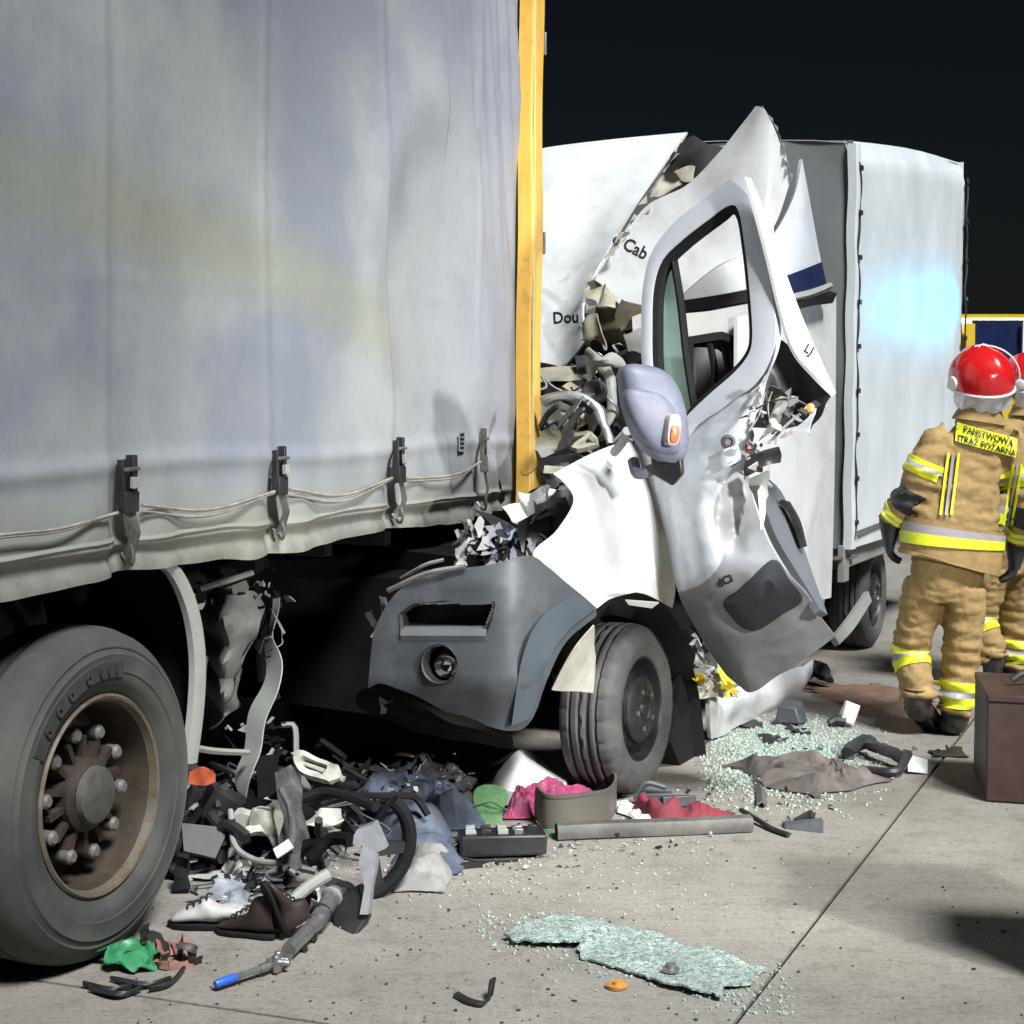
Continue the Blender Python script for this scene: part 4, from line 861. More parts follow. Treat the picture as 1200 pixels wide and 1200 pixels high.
# handle socket and lock
m = MB(); hc = P(853, 518, DY(853) - 0.12); m.lathe([(0.0, 0.028), (0.012, 0.026), (0.014, 0.016), (0.004, 0.012), (0.004, 0)], hc, Vector((0.1, -1, 0.1)), 20); m.build("door_lock", BLACKP, van)
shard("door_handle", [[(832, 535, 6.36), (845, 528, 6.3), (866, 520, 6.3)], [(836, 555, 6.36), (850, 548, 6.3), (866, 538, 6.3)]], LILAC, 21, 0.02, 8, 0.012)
# peeled rear edge of the door with the black inner trim
g = loft([PX([(873, 208, 6.42), (884, 240, 6.38), (900, 300, 6.34), (914, 360, 6.3), (930, 410, 6.28), (955, 440, 6.25), (978, 462, 6.22)]), PX([(880, 209, 6.45), (893, 240, 6.43), (914, 300, 6.4), (934, 355, 6.38), (950, 395, 6.36), (966, 430, 6.32), (980, 460, 6.28)])], 40, 5)
m = MB(); m.grid(g, 0.014); estrip = m.build("door_edge_strip", WHITE, van)
decal("edge_marking", "LJ", 941, 411, (0.85, 0.5), 15, estrip, BLACKP, estrip, 0.004, 0.02)
shard("inner_trim", [[(914, 392, 6.36), (935, 420, 6.34), (976, 462, 6.28)], [(902, 430, 6.4), (930, 455, 6.42), (968, 480, 6.34)], [(886, 472, 6.4), (915, 490, 6.45), (955, 512, 6.42)], [(876, 512, 6.4), (895, 510, 6.42), (925, 500, 6.45)]], BLACKP, 22, 0.05, 7, 0.006, nu=18, nv=14)
shard("inner_trim", [[(900, 485, 6.3), (920, 465, 6.28), (932, 452, 6.26)], [(886, 520, 6.3), (905, 500, 6.3), (928, 470, 6.26)]], GALV, 23, 0.03, 9)
shard("inner_trim", [[(935, 485, 6.34), (955, 478, 6.33), (945, 500, 6.34)], [(920, 500, 6.36), (936, 505, 6.35), (942, 512, 6.36)]], LILAC, 24, 0.04, 9)
shard("latch_plate", [[(876, 535, 6.25), (895, 528, 6.22), (913, 522, 6.22)], [(878, 556, 6.25), (898, 550, 6.22), (914, 545, 6.24)]], BLACKP, 25, 0.03, 9, 0.02)
shard("latch_plate", [[(880, 560, 6.28), (900, 552, 6.25), (908, 560, 6.25)], [(886, 600, 6.3), (894, 590, 6.28), (900, 580, 6.28)]], GALV, 26, 0.03, 9)
shard("latch_plate", [[(888, 575, 6.26), (893, 570, 6.26), (896, 580, 6.26)], [(890, 620, 6.26), (893, 618, 6.26), (896, 600, 6.26)]], WHITE, 27, 0.01, 9)
for k, (pts, mt, r) in enumerate([(((885, 480), (905, 470), (930, 468), (950, 478)), BLACKP, 0.004), (((878, 505), (890, 485), (896, 460)), CREAM, 0.003), (((900, 520), (925, 495), (945, 480)), GALV, 0.006), (((905, 458), (900, 475), (902, 495)), GALV, 0.003)]):
    m = MB(); m.tube([P(x, y, 6.24) for x, y in pts], r, 6, n=14); m.build("door_wire", mt, van)
m = MB(); m.lathe([(0, 0.02), (0.02, 0.016), (0.024, 0)], P(949, 479, 6.25), Vector((0, -1, 0.2)), 10); m.build("door_lamp", mat("orange_lens", (0.75, 0.22, 0.05), 0.25), van)
m = MB(); m.lathe([(0, 0.014), (0.02, 0.012), (0.024, 0)], P(876, 527, 6.2), Vector((0, -1, 0.2)), 10); m.build("latch_pin", mat("dull_red", (0.45, 0.07, 0.06), 0.5), van)
g = loft([PX([(884, 560, 6.5), (895, 590, 6.42), (910, 630, 6.38), (935, 672, 6.35), (962, 715, 6.32)]), PX([(900, 560, 6.62), (918, 580, 6.58), (938, 630, 6.5), (955, 680, 6.42), (970, 720, 6.36)])], 24, 8)
m = MB(); m.grid(g, 0.03); m.build("door_inner_panel", mat("slate_inner_trim", (0.085, 0.092, 0.105), 0.65, var=0.15), van)
m = MB(); m.grid(loft([PX([(916, 585, 6.48), (930, 600, 6.46), (944, 640, 6.42)]), PX([(926, 588, 6.5), (938, 610, 6.48), (946, 640, 6.44)])], 12, 4), 0.02); m.build("door_pocket_lip", BLACKP, van)

# ---- mirror
def mirror():
    c = P(764, 486, 6.05); X = Vector((0.95, 0.25, -0.16)).normalized(); Z = Vector((-0.12, 0.05, 1)).normalized(); M = frame(X, z=Z); Yv = Z.cross(X)
    e = bpy.data.objects.new("door_mirror", None); COL.objects.link(e); e.location = c - wloc(van); e.parent = van
    def blob(zs, name, mt):
        rings = []
        for z, hx, hy, ox, oy in zs:
            r = []
            for k in range(36):
                a = 2 * math.pi * k / 36; ca, sa = math.cos(a), math.sin(a)
                r.append(c + X * (ox + hx * math.copysign(abs(ca) ** 0.6, ca)) + Yv * (oy + hy * math.copysign(abs(sa) ** 0.6, sa)) + Z * z)
            rings.append(r)
        rr = [resample([q[k] for q in rings], 28) for k in range(36)]
        mb = MB(); mb.grid([[rr[k][j] for k in range(36)] for j in range(28)], 0, True)
        mb.add([rr[k][0] for k in range(36)], [tuple(range(36))]); mb.add([rr[k][27] for k in range(36)], [tuple(range(36))])
        return mb.build(name, mt, e, ang=60)
    blob([(0.175, 0.012, 0.01, -0.005, 0.0), (0.168, 0.06, 0.04, -0.01, 0.0), (0.145, 0.093, 0.062, -0.01, 0.0), (0.10, 0.108, 0.074, 0.0, 0), (0.05, 0.114, 0.078, 0.006, 0), (0.0, 0.114, 0.078, 0.01, 0), (-0.05, 0.108, 0.072, 0.016, 0), (-0.10, 0.095, 0.064, 0.022, 0), (-0.14, 0.07, 0.05, 0.03, 0), (-0.165, 0.03, 0.03, 0.035, 0)], "mirror_housing", MIRP)
    blob([(0.075, 0.03, 0.02, -0.05, -0.055), (0.065, 0.07, 0.04, -0.04, -0.05), (0.03, 0.092, 0.05, -0.03, -0.048), (-0.03, 0.090, 0.05, -0.018, -0.046), (-0.09, 0.075, 0.044, 0.0, -0.04), (-0.13, 0.05, 0.03, 0.014, -0.036), (-0.145, 0.02, 0.012, 0.02, -0.03)], "mirror_cowl", MIRP)
    m = MB(); q = P(789, 504, 5.955); n_ = Vector((0.35, -0.93, 0)).normalized(); Mx = frame(Vector((0.93, 0.35, 0.1)), z=Vector((0.1, 0.0, 1)))
    for nm, hx, hz, dz, dy, mt_ in (("indicator_bezel", 0.026, 0.056, 0.0, 0.0, mat("clear_indicator_lens", (0.42, 0.36, 0.34), 0.2, var=0.15)), ("indicator_lens", 0.017, 0.030, -0.014, -0.010, mat("orange_red_lens", (0.70, 0.13, 0.06), 0.3))):
        m = MB(); rr_ = [[q + Mx @ Vector((hx * k_ * math.copysign(abs(math.cos(a)) ** 0.6, math.cos(a)), dy + y_, dz + hz * k_ * math.copysign(abs(math.sin(a)) ** 0.6, math.sin(a)))) for a in [j * math.pi / 16 for j in range(32)]] for k_, y_ in ((1.02, 0.03), (1.0, -0.004), (0.9, -0.010), (0.5, -0.013), (0.02, -0.014))]
        m.grid(rr_, 0, True); m.build(nm, mt_, e)
    m = MB(); m.slab(PX([(762, 532, 6.06), (798, 534, 6.02), (800, 556, 6.02), (788, 570, 6.05), (764, 556, 6.1)]), (0.02, 0.12, 0.0)); m.build("mirror_foot", BLACKP, e, 0.008)
    m = MB(); m.tube(PX([(742, 540, 6.2), (748, 555, 6.15), (770, 548, 6.12)]), 0.022, 8, n=10); m.build("mirror_arm", MIRP, e)
    m = MB(); m.tube(PX([(735, 505, 6.3), (728, 520, 6.4), (720, 530, 6.5)]), 0.018, 8, n=8); m.build("mirror_arm", GALV, e)
mirror()

# ---- sill, door opening rubble
g = loft([PX([(812, 705, 7.35), (820, 740, 7.4), (826, 775, 7.5)]), PX([(822, 712, 7.3), (834, 745, 7.35), (842, 785, 7.45)])], 16, 4); m = MB(); m.grid(g, 0.02); m.build("door_pillar", WHITE, van)
g = loft([PX([(824, 812, 7.75), (860, 806, 8.1), (905, 792, 8.7), (950, 775, 9.3)]), PX([(825, 830, 7.7), (862, 822, 8.05), (906, 806, 8.65), (948, 790, 9.25)]), PX([(826, 848, 7.72), (850, 844, 8.0), (905, 820, 8.65), (942, 800, 9.25)]), PX([(828, 862, 7.8), (852, 856, 8.05), (904, 828, 8.75), (938, 808, 9.3)])], 30, 14)
m = MB(); m.grid(crumple(g, 0.02, 4, 5), 0.02); m.build("door_sill", WHITE, van, ang=45)
g = loft([PX([(820, 790, 7.6), (850, 800, 7.9), (880, 806, 8.3)]), PX([(828, 812, 7.7), (860, 806, 8.1), (905, 792, 8.7)])], 12, 5); m = MB(); m.grid(crumple(g, 0.03, 6, 3), 0.01); m.build("step_tread", GALV, van)
for k, (pts, mt) in enumerate([([[(812, 735, 7.6), (826, 745, 7.6)], [(816, 790, 7.5), (838, 795, 7.5)]], GALV), ([[(828, 740, 7.7), (842, 750, 7.7)], [(830, 800, 7.6), (862, 800, 7.7)]], WHITE), ([[(834, 750, 7.5), (842, 748, 7.5)], [(850, 795, 7.5), (866, 802, 7.6)]], mat("yellow_strap", (0.72, 0.50, 0.03), 0.6, var=0.2, vs=9)), ([[(838, 770, 7.45), (852, 775, 7.45)], [(842, 806, 7.45), (868, 806, 7.5)]], MATS["yellow_strap"]), ([[(818, 800, 7.5), (840, 790, 7.5)], [(822, 818, 7.5), (850, 812, 7.6)]], CREAM), ([[(800, 708, 7.0), (815, 725, 7.0)], [(806, 735, 7.1), (828, 750, 7.1)]], BLACKP)]):
    shard(("torn_sill_metal", "crumpled_lining", "yellow_webbing", "yellow_webbing", "crumpled_lining", "sill_gasket")[k], pts, mt, 40 + k, 0.05, 8)

# ---- load box
BX = lambda px, py: S(px, py, 0.09)
c1, c2 = BX(1001, 164), BX(1131, 190); z0 = 0.74
t1, t2 = (c1 - B0).dot(VD), (c2 - B0).dot(VD); ZA, ZB = c1.z, c2.z
def ztop(t): f = (t - t1) / (t2 - t1); return lerp(ZA, ZB, f) + 0.02 * math.sin(math.pi * f)
WB = 2.15
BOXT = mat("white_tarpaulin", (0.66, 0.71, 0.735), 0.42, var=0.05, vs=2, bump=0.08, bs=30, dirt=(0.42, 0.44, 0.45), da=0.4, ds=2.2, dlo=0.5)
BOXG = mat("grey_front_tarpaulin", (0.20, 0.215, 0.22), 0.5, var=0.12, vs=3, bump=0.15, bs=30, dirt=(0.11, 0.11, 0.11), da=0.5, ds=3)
tv = frange(t1, t2, 70); m = MB()
def bo(t, z): return 0.09 + 0.02 * noise.noise(Vector((t * 0.8, z * 0.8, 2))) + 0.025 * math.sin(math.pi * (t - t1) / (t2 - t1)) + 0.005 * noise.noise(Vector((t * 5, z * 2, 7)))
m.grid([[vpt(t, lerp(z0, ztop(t), k / 49), bo(t, lerp(z0, ztop(t), k / 49)) - 0.05 * ss(0.94, 1, k / 49)) for t in tv] for k in range(50)], 0.004); box = m.build("box_side_curtain", BOXT, van, ang=60)
def fo(o, z): return 0.012 * math.sin((o * 9 + z * 5)) * ss(2.0, 3.0, z) + 0.015 * noise.noise(Vector((o * 3, z * 1.2, 5))) + 0.010 * math.sin(o * 24 + z * 1.5) * (1 - ss(1.2, 2.2, z))
ov = frange(0.085, 0.085 - WB, 60)
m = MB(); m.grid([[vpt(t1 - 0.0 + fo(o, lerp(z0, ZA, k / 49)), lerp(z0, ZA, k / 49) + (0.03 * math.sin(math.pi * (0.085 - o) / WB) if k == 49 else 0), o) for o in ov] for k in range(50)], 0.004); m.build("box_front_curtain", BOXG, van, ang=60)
m = MB(); m.grid([[vpt(t, ztop(t) + 0.05 * math.sin(math.pi * k / 11) - (0.0 if 0 < k < 11 else 0.01), 0.05 - (WB - 0.02) * k / 11) for t in tv] for k in range(12)], 0.004); m.build("box_roof", BOXT, van, ang=60)
m = MB(); m.grid([[vpt(t2, lerp(z0, ztop(t2), k / 9), 0.08 - WB * i / 9) for i in range(10)] for k in range(10)], 0.01); m.build("box_rear_doors", BOXT, van)
m = MB(); m.grid([[vpt(t, lerp(z0, ztop(t), k / 9), 0.09 - WB) for t in tv[::7]] for k in range(10)], 0.01); m.build("box_far_curtain", BOXT, van)
m = MB(); vb(m, t1 + 0.02, t2 - 0.02, 0.62, 0.75, 0.06, 0.06 - WB + 0.05); m.build("load_bed", GALV, van, 0.01)
LACE = mat("black_lacing", (0.03, 0.03, 0.032), 0.7, var=0.3, vs=12)
for tc, sg in ((t1, 1), (t2, -1)):
    m = MB(); pts = [vpt(tc + sg * (0.035 + 0.022 * math.sin(z * 11 + tc)), z, 0.118 + 0.004 * math.sin(z * 23)) for z in frange(z0 + 0.05, (ZA if sg > 0 else ZB) - 0.12, 60)]
    m.tube(pts, 0.0075, 6); m.build("lacing_cord", LACE, van)
m = MB(); m.grid([[vpt(t1 + a, lerp(z0, ZA - 0.02, k / 30), b + 0.004 * math.sin(k)) for k in range(31)] for a, b in ((-0.012, 0.06), (-0.012, 0.105), (0.02, 0.112), (0.075, 0.110))], 0.004); m.build("corner_flap", BOXT, van)
for tc, sg, zt_ in ((t1, 1, ZA), (t2, -1, ZB)):
    for k in range(9):
        z = lerp(z0 + 0.15, zt_ - 0.15, k / 8)
        m = MB(); m.box(vpt(tc + sg * 0.04, z, 0.125), (0.05, 0.014, 0.028), VFR); m.build("lacing_hook", BLACKP, van, 0.003)
# skirt straps, side rail, lower guard
m = MB(); vb(m, t1 - 0.02, t1 + 0.1, 0.55, 0.76, 0.03, 0.07); m.build("bed_bracket", GALV, van, 0.004)
m = MB(); m.tube(PX([(958, 655, 9.3), (985, 654, 9.6), (1003, 652, 9.8)]), 0.012, 6, n=8); m.tube([vpt(t1 + 0.05, 0.83, 0.12), vpt(t1 + 1.6, 0.86, 0.13)], 0.010, 6, n=14); m.build("tie_rod", STEEL, van)
m = MB(); g = loft([PX([(972, 748, 9.0), (990, 726, 9.3), (1012, 694, 9.7)]), PX([(978, 758, 9.0), (996, 738, 9.3), (1016, 706, 9.7)])], 12, 4); m.grid(g, 0.03); m.build("side_guard", GALV, van)
m = MB(); m.tube(PX([(968, 600, 9.45), (966, 660, 9.45), (962, 720, 9.45)]), 0.016, 6, n=8); m.build("guard_post", WHITE, van)
m = MB(); vb(m, t1 + 0.7, t2 - 0.2, 0.36, 0.60, -0.45, -1.6); m.build("fuel_tank", DARK, van, 0.04)
# ================================================================== fire fighters
from mathutils.bvhtree import BVHTree
TAN = mat("tan_turnout_cloth", (0.335, 0.225, 0.09), 0.88, var=0.22, vs=16, bump=0.45, bs=34, dist=0.008, dirt=(0.16, 0.105, 0.05), da=0.55, ds=5, dlo=0.5)
HIVIS = mat("lime_reflective_tape", (0.72, 0.78, 0.03), 0.45, var=0.08, vs=20, bump=0.3, bs=60)
SILV = mat("silver_reflective_tape", (0.36, 0.35, 0.35), 0.4, 0.0, var=0.1, vs=20)
MAUVE = mat("grey_reflective_tape", (0.34, 0.31, 0.32), 0.5, var=0.1, vs=20)
RED = mat("glossy_red_helmet", (0.55, 0.012, 0.014), 0.22, var=0.06, coat=0.6)
HWHITE = mat("helmet_edge_white", (0.7, 0.7, 0.68), 0.4)
ALU = mat("aluminised_neck_cloth", (0.60, 0.60, 0.62), 0.4, 0.35, var=0.2, vs=14, bump=0.8, bs=18, dist=0.01)
GLOVE = mat("black_glove_leather", (0.02, 0.021, 0.024), 0.6, var=0.3, vs=16, bump=0.4, bs=60)
BOOT = mat("black_boot_leather", (0.022, 0.020, 0.018), 0.5, var=0.3, vs=12, dirt=(0.16, 0.12, 0.08), da=0.5, ds=8)
SKIN = mat("skin", (0.45, 0.26, 0.19), 0.6, var=0.06)

def rings_of(pts, rad, n, seg=22, side=None, wob=0.0, seed=0.0):
    """rings along a path; rad is a list of (half width, half depth)"""
    pp = resample(pts, n); rr = resample([Vector((a, b, 0)) for a, b in rad], n)
    out = []
    for i, p in enumerate(pp):
        d = (pp[min(i + 1, n - 1)] - pp[max(i - 1, 0)]).normalized()
        sx = side - d * side.dot(d) if side else Vector((1, 0, 0)) - d * d.x
        sx.normalize(); sy = d.cross(sx).normalized(); ring = []
        for k in range(seg):
            a = 2 * math.pi * k / seg; ca, sa = math.cos(a), math.sin(a)
            q = p + sx * rr[i].x * math.copysign(abs(ca) ** 0.85, ca) + sy * rr[i].y * math.copysign(abs(sa) ** 0.85, sa)
            if wob:
                dirv = (q - p).normalized(); q = q + dirv * wob * (nz(Vector((q.x * 5, q.y * 5, q.z * 13)), 1.0, seed))
            ring.append(q)
        out.append(ring)
    return out
def solid(mb, rings):
    o = len(mb.v); mb.grid(rings, 0, True); s = len(rings[0])
    mb.f.append(tuple(reversed(range(o, o + s)))); mb.m.append(0)
    mb.f.append(tuple(range(o + (len(rings) - 1) * s, o + len(rings) * s))); mb.m.append(0)

def firefighter(name, label, J, hand_r=True):
    """J: joint positions in metres"""
    root = thing(name, label, "firefighter", Vector((J['hipc'].x, J['hipc'].y, 0)))
    X = (J['shr'] - J['shl']); X = Vector((X.x, X.y, 0)).normalized()
    b = MB()
    torso = [J['hem'], J['waist'], J['chest'], J['upper'], J['upper'].lerp(J['neck'], 0.55), J['neck'], J['head']]
    solid(b, rings_of(torso, [(0.222, 0.165), (0.215, 0.160), (0.215, 0.158), (0.212, 0.140), (0.165, 0.115), (0.085, 0.085), (0.085, 0.10)], 40, 28, X, 0.012, 1))
    solid(b, rings_of([J['hem'] + UP * 0.10, J['hipc'], J['hipc'] - UP * 0.06], [(0.19, 0.15), (0.185, 0.145), (0.15, 0.11)], 10, 24, X, 0.008, 2))
    arms = {}
    for s in 'lr':
        arms[s] = ([J['upper'] + (J['sh' + s] - J['upper']) * 0.62 - UP * 0.035, J['sh' + s] - UP * 0.012, J['el' + s], J['wr' + s]], [(0.075, 0.075), (0.090, 0.090), (0.078, 0.078), (0.066, 0.066)])
        solid(b, rings_of(arms[s][0], arms[s][1], 22, 20, None, 0.013, 3))
        solid(b, rings_of([J['wr' + s] + (J['el' + s] - J['wr' + s]) * 0.1, J['wr' + s] + (J['ha' + s] - J['wr' + s]) * 0.4], [(0.035, 0.035), (0.034, 0.034)], 4, 12))
    legs = {}
    for s in 'lr':
        legs[s] = ([J['hp' + s], J['hp' + s].lerp(J['kn' + s], 0.5), J['kn' + s], J['kn' + s].lerp(J['an' + s], 0.5), J['an' + s]], [(0.085, 0.115), (0.092, 0.115), (0.081, 0.098), (0.080, 0.092), (0.078, 0.092)])
        solid(b, rings_of(legs[s][0], legs[s][1], 30, 24, X, 0.007, 4))
    tmp = b.build("tmp_body", TAN)
    md = tmp.modifiers.new("r", 'REMESH'); md.mode = 'VOXEL'; md.voxel_size = 0.011
    sm = tmp.modifiers.new("s", 'SMOOTH'); sm.iterations = 4; sm.factor = 0.5
    dg = bpy.context.evaluated_depsgraph_get(); me = bpy.data.meshes.new_from_object(tmp.evaluated_get(dg)); loc = tmp.location.copy()
    bpy.data.objects.remove(tmp)
    # wrinkles, cuffs and hem line
    me.transform(Matrix.Translation(loc))
    bm = bmesh.new(); bm.from_mesh(me); bm.normal_update()
    axis = (J['neck'] - J['hem']).normalized()
    moves = []
    for v in bm.verts:
        p = v.co; h = (p - J['hem']).dot(axis)
        w = 0.008 * nz(Vector((p.x * 7, p.y * 7, p.z * 16)), 1, 2) + 0.005 * nz(Vector((p.x * 16, p.y * 16, p.z * 34)), 1, 6)
        for s in 'lr':
            for jn, amp in (('kn', 0.012), ('an', 0.012), ('el', 0.010)):
                q = J[jn + s]; dd = (p - q).length
                if dd < 0.22: w += amp * math.sin((p.z - q.z) * 95 + p.x * 18 + 3 * nz(p, 6, 3)) * (1 - dd / 0.22)
        for kx, kz, sd_ in ((9, 20, 1), (-8, 17, 4), (4, 26, 7)):
            n_ = noise.noise(Vector((p.x * kx + p.z * 6 + sd_, p.y * 6, p.z * kz - p.x * kx * 0.8))); w -= 0.0045 * max(0.0, 1 - abs(n_) * 5) ** 2
        moves.append(w)
    for v, w in zip(bm.verts, moves): v.co = v.co + v.normal * w
    for f in bm.faces: f.smooth = True
    bm.to_mesh(me); bvh = BVHTree.FromBMesh(bm); bm.free()
    me.transform(Matrix.Translation(-root.location)); me.materials.clear(); me.materials.append(TAN); me.name = "body"
    body = bpy.data.objects.new("body", me); COL.objects.link(body); body.parent = root
    def project(p, c, off):
        d = (p - c); 
        if d.length < 1e-6: return p
        r_ = d.length; d.normalize(); hit = bvh.ray_cast(c + d * (r_ + 0.035), -d)
        return hit[0] + d * off if hit[0] is not None and (hit[0] - c).length > r_ * 0.72 else c + d * (r_ + off)
    def band(nm, path, rad, t0, t1, mt, off=0.006, rows=5):
        fine = rings_of(path, rad, 101, 40, X if len(path) == 5 else None)
        pp = resample(path, 101); g = []
        for r in range(rows):
            i = int(round(lerp(t0, t1, r / (rows - 1)) * 100)); g.append([project(q, pp[i], off) for q in fine[i]])
        mb = MB(); mb.grid(g, 0.003, True); mb.build(nm, mt, root, ang=70)
    for s in 'lr':
        pa, ra = legs[s]
        for t0, t1, mt in (((0.54, 0.61, HIVIS), (0.61, 0.66, SILV), (0.66, 0.74, HIVIS)) if s == 'l' else ((0.73, 0.80, HIVIS), (0.80, 0.85, SILV), (0.85, 0.93, HIVIS))): band("leg_stripe", pa, ra, t0, t1, mt)
        pa, ra = arms[s]
        for t0, t1, mt in ((0.36, 0.40, HIVIS), (0.40, 0.43, SILV), (0.43, 0.475, HIVIS), (0.86, 0.895, HIVIS), (0.895, 0.915, SILV), (0.915, 0.955, HIVIS)): band("sleeve_stripe", pa, ra, t0, t1, mt)
        band("elbow_patch", pa, ra, 0.62, 0.80, GLOVE, 0.004, 9)
    # jacket skirt: a loose shell with a real hem over the trousers, plus the waist bands
    tp = [J['hem'] - axis * 0.03, J['hem'], J['waist'], J['chest']]; tr = [(0.228, 0.172), (0.226, 0.170), (0.218, 0.163), (0.216, 0.158)]
    fine = rings_of(tp, tr, 60, 44, X)
    g = [[q + (q - sum(fine[i], Vector()) / 44).normalized() * (0.010 + 0.010 * nz(Vector((q.x * 9, q.y * 9, i * 0.02)), 1, 5) * (1 - i / 26)) for q in fine[i]] for i in range(0, 26)]
    mb = MB(); mb.grid(g, 0.004, True); mb.build("jacket_skirt", TAN, root, ang=70)
    for t0, t1, mt in ((13, 19, HIVIS), (19, 23, MAUVE)):
        gg = [[q + (q - sum(fine[i], Vector()) / 44).normalized() * 0.019 for q in fine[i]] for i in range(t0, t1 + 1)]
        mb = MB(); mb.grid(gg, 0.003, True); mb.build("waist_band", mt, root, ang=70)
    # gloves: palm, four fingers and a thumb
    for s in 'lr':
        w, h = J['wr' + s], J['ha' + s]; d = (h - w).normalized(); sd = Vector((0, 1, 0)) - d * d.y; sd.normalize(); nn = d.cross(sd)
        mb = MB(); solid(mb, rings_of([w - d * 0.02, w + d * 0.04, w + d * 0.075, w + d * 0.13], [(0.058, 0.058), (0.05, 0.05), (0.05, 0.032), (0.05, 0.024)], 10, 14, sd))
        for k in range(4):
            b0 = w + d * 0.12 + sd * (0.036 - 0.024 * k); ln = (0.075, 0.085, 0.08, 0.062)[k]; cu = nn * (0.03 if s == 'l' else -0.03)
            mb.tube([b0, b0 + d * ln * 0.5 + cu * 0.3, b0 + d * ln * 0.85 + cu * 1.1, b0 + d * ln + cu * 1.9], [0.013, 0.013, 0.012, 0.009], 8, n=8)
        t0 = w + d * 0.06 + sd * 0.045; mb.tube([t0, t0 + d * 0.035 + sd * 0.025, t0 + d * 0.075 + sd * 0.025], [0.015, 0.014, 0.010], 8, n=6)
        mb.build("glove", GLOVE, root, ang=60)
        # boots
        a, t = J['an' + s], J['toe' + s]; d = (t - a); fw = Vector((d.x, d.y, d.z)).normalized()
        fl = J['sole' + s]; 
        mb = MB(); solid(mb, rings_of([a + UP * 0.06, a - UP * 0.03, a.lerp(t, 0.28) - UP * 0.01, a.lerp(t, 0.6), a.lerp(t, 0.88), t], [(0.070, 0.078), (0.060, 0.066), (0.054, 0.062), (0.052, 0.044), (0.048, 0.036), (0.02, 0.02)], 20, 18, d.cross(UP).normalized()))
        mb.build("boot", BOOT, root, ang=60)
        mb = MB(); sxv = Vector((d.y, -d.x, 0)).normalized(); fwd = (t - a).normalized(); fn_ = sxv.cross(fwd).normalized()
        if fn_.z > 0: fn_ = -fn_
        heel = a - fwd * 0.02
        out = [(0.0, 0.045), (0.25, 0.04), (0.55, 0.05), (0.85, 0.045), (1.02, 0.02)]
        ol = [heel + (t - heel) * q + sxv * w_ + fn_ * 0.038 for q, w_ in out] + [heel + (t - heel) * q - sxv * w_ + fn_ * 0.038 for q, w_ in reversed(out)]
        mb.slab(ol, fn_ * 0.022); mb.build("boot_sole", BLKRUB, root, 0.004)
    # head and helmet
    hc = J['head'] + UP * 0.0; R = J['hrot']; mb = MB()
    mb.lathe([(-0.12, 0.0), (-0.11, 0.05), (-0.05, 0.075), (0.02, 0.08), (0.09, 0.06), (0.11, 0)], hc, UP, 20); mb.build("head", SKIN, root)
    fr, rt, up = R @ Vector((0, 1, 0)), R @ Vector((1, 0, 0)), R @ UP
    hb = hc + up * 0.02
    g = []
    for i in range(15):
        ph = math.radians(-14 + 104 * i / 14); row = []
        for k in range(48):
            a = 2 * math.pi * k / 48; cx, cy = math.cos(a) * math.cos(ph), math.sin(a) * math.cos(ph)
            lowr = 0.018 * (cy < 0) * (-cy) * (ph < 0.25)
            rr = 1.0 + 0.05 * math.exp(-(cx / 0.16) ** 2) * (math.sin(ph) > 0.25)
            row.append(hb + rt * 0.142 * cx * rr + fr * 0.168 * cy * rr + up * (0.152 * math.sin(ph) * rr - lowr))
        g.append(row)
    mb = MB(); mb.grid(g, 0.006, True); hel = mb.build("helmet", RED, root, ang=60)
    mb = MB(); e = [p + (p - hb).normalized() * 0.003 for p in g[0]]; mb.tube(e + [e[0]], 0.0065, 6); mb.build("rim_edge", HWHITE, hel)
    mb = MB()
    for sg in (-1, 1): mb.tube([hb + rt * 0.142 * math.cos(a_) * c_ + fr * 0.168 * s_ * c_ + up * 0.156 * math.sin(a_) for a_, c_, s_ in [(math.radians(q), 1.02, -0.55 * sg * math.cos(math.radians(q))) for q in range(-5, 100, 8)]], 0.005, 6)
    mb.build("crest_line", HWHITE, hel)
    for sg in (-1, 1):
        mb = MB(); mb.lathe([(0, 0.032), (0.012, 0.03), (0.016, 0.02), (0.016, 0)], hb + rt * sg * 0.142 + up * 0.0 + fr * 0.02, rt * sg, 16); mb.build("visor_hinge", HWHITE if sg < 0 else BLACKP, hel)
    gg = []
    for i in range(12):
        t = i / 11; row = []
        for k in range(30):
            a = math.radians(165 + 210 * k / 29); rr = 0.118 - 0.004 * t + 0.012 * math.sin(t * 3.1) + 0.009 * math.sin(k * 1.3 + t * 4) * t
            row.append(hb + rt * rr * math.cos(a) + fr * (rr * 1.12) * math.sin(a) - up * (0.012 + 0.125 * t) )
        gg.append(row)
    mb = MB(); mb.grid(gg, 0.004); mb.build("neck_flap", ALU, root, ang=70)
    cr_ = rings_of([J['upper'].lerp(J['neck'], 0.45), J['neck'] + axis * 0.0], [(0.125, 0.105), (0.092, 0.09)], 6, 28, X, 0.006, 9)
    mb = MB(); mb.grid(cr_, 0.006, True); mb.build("collar", TAN, root, ang=70)
    return root, bvh

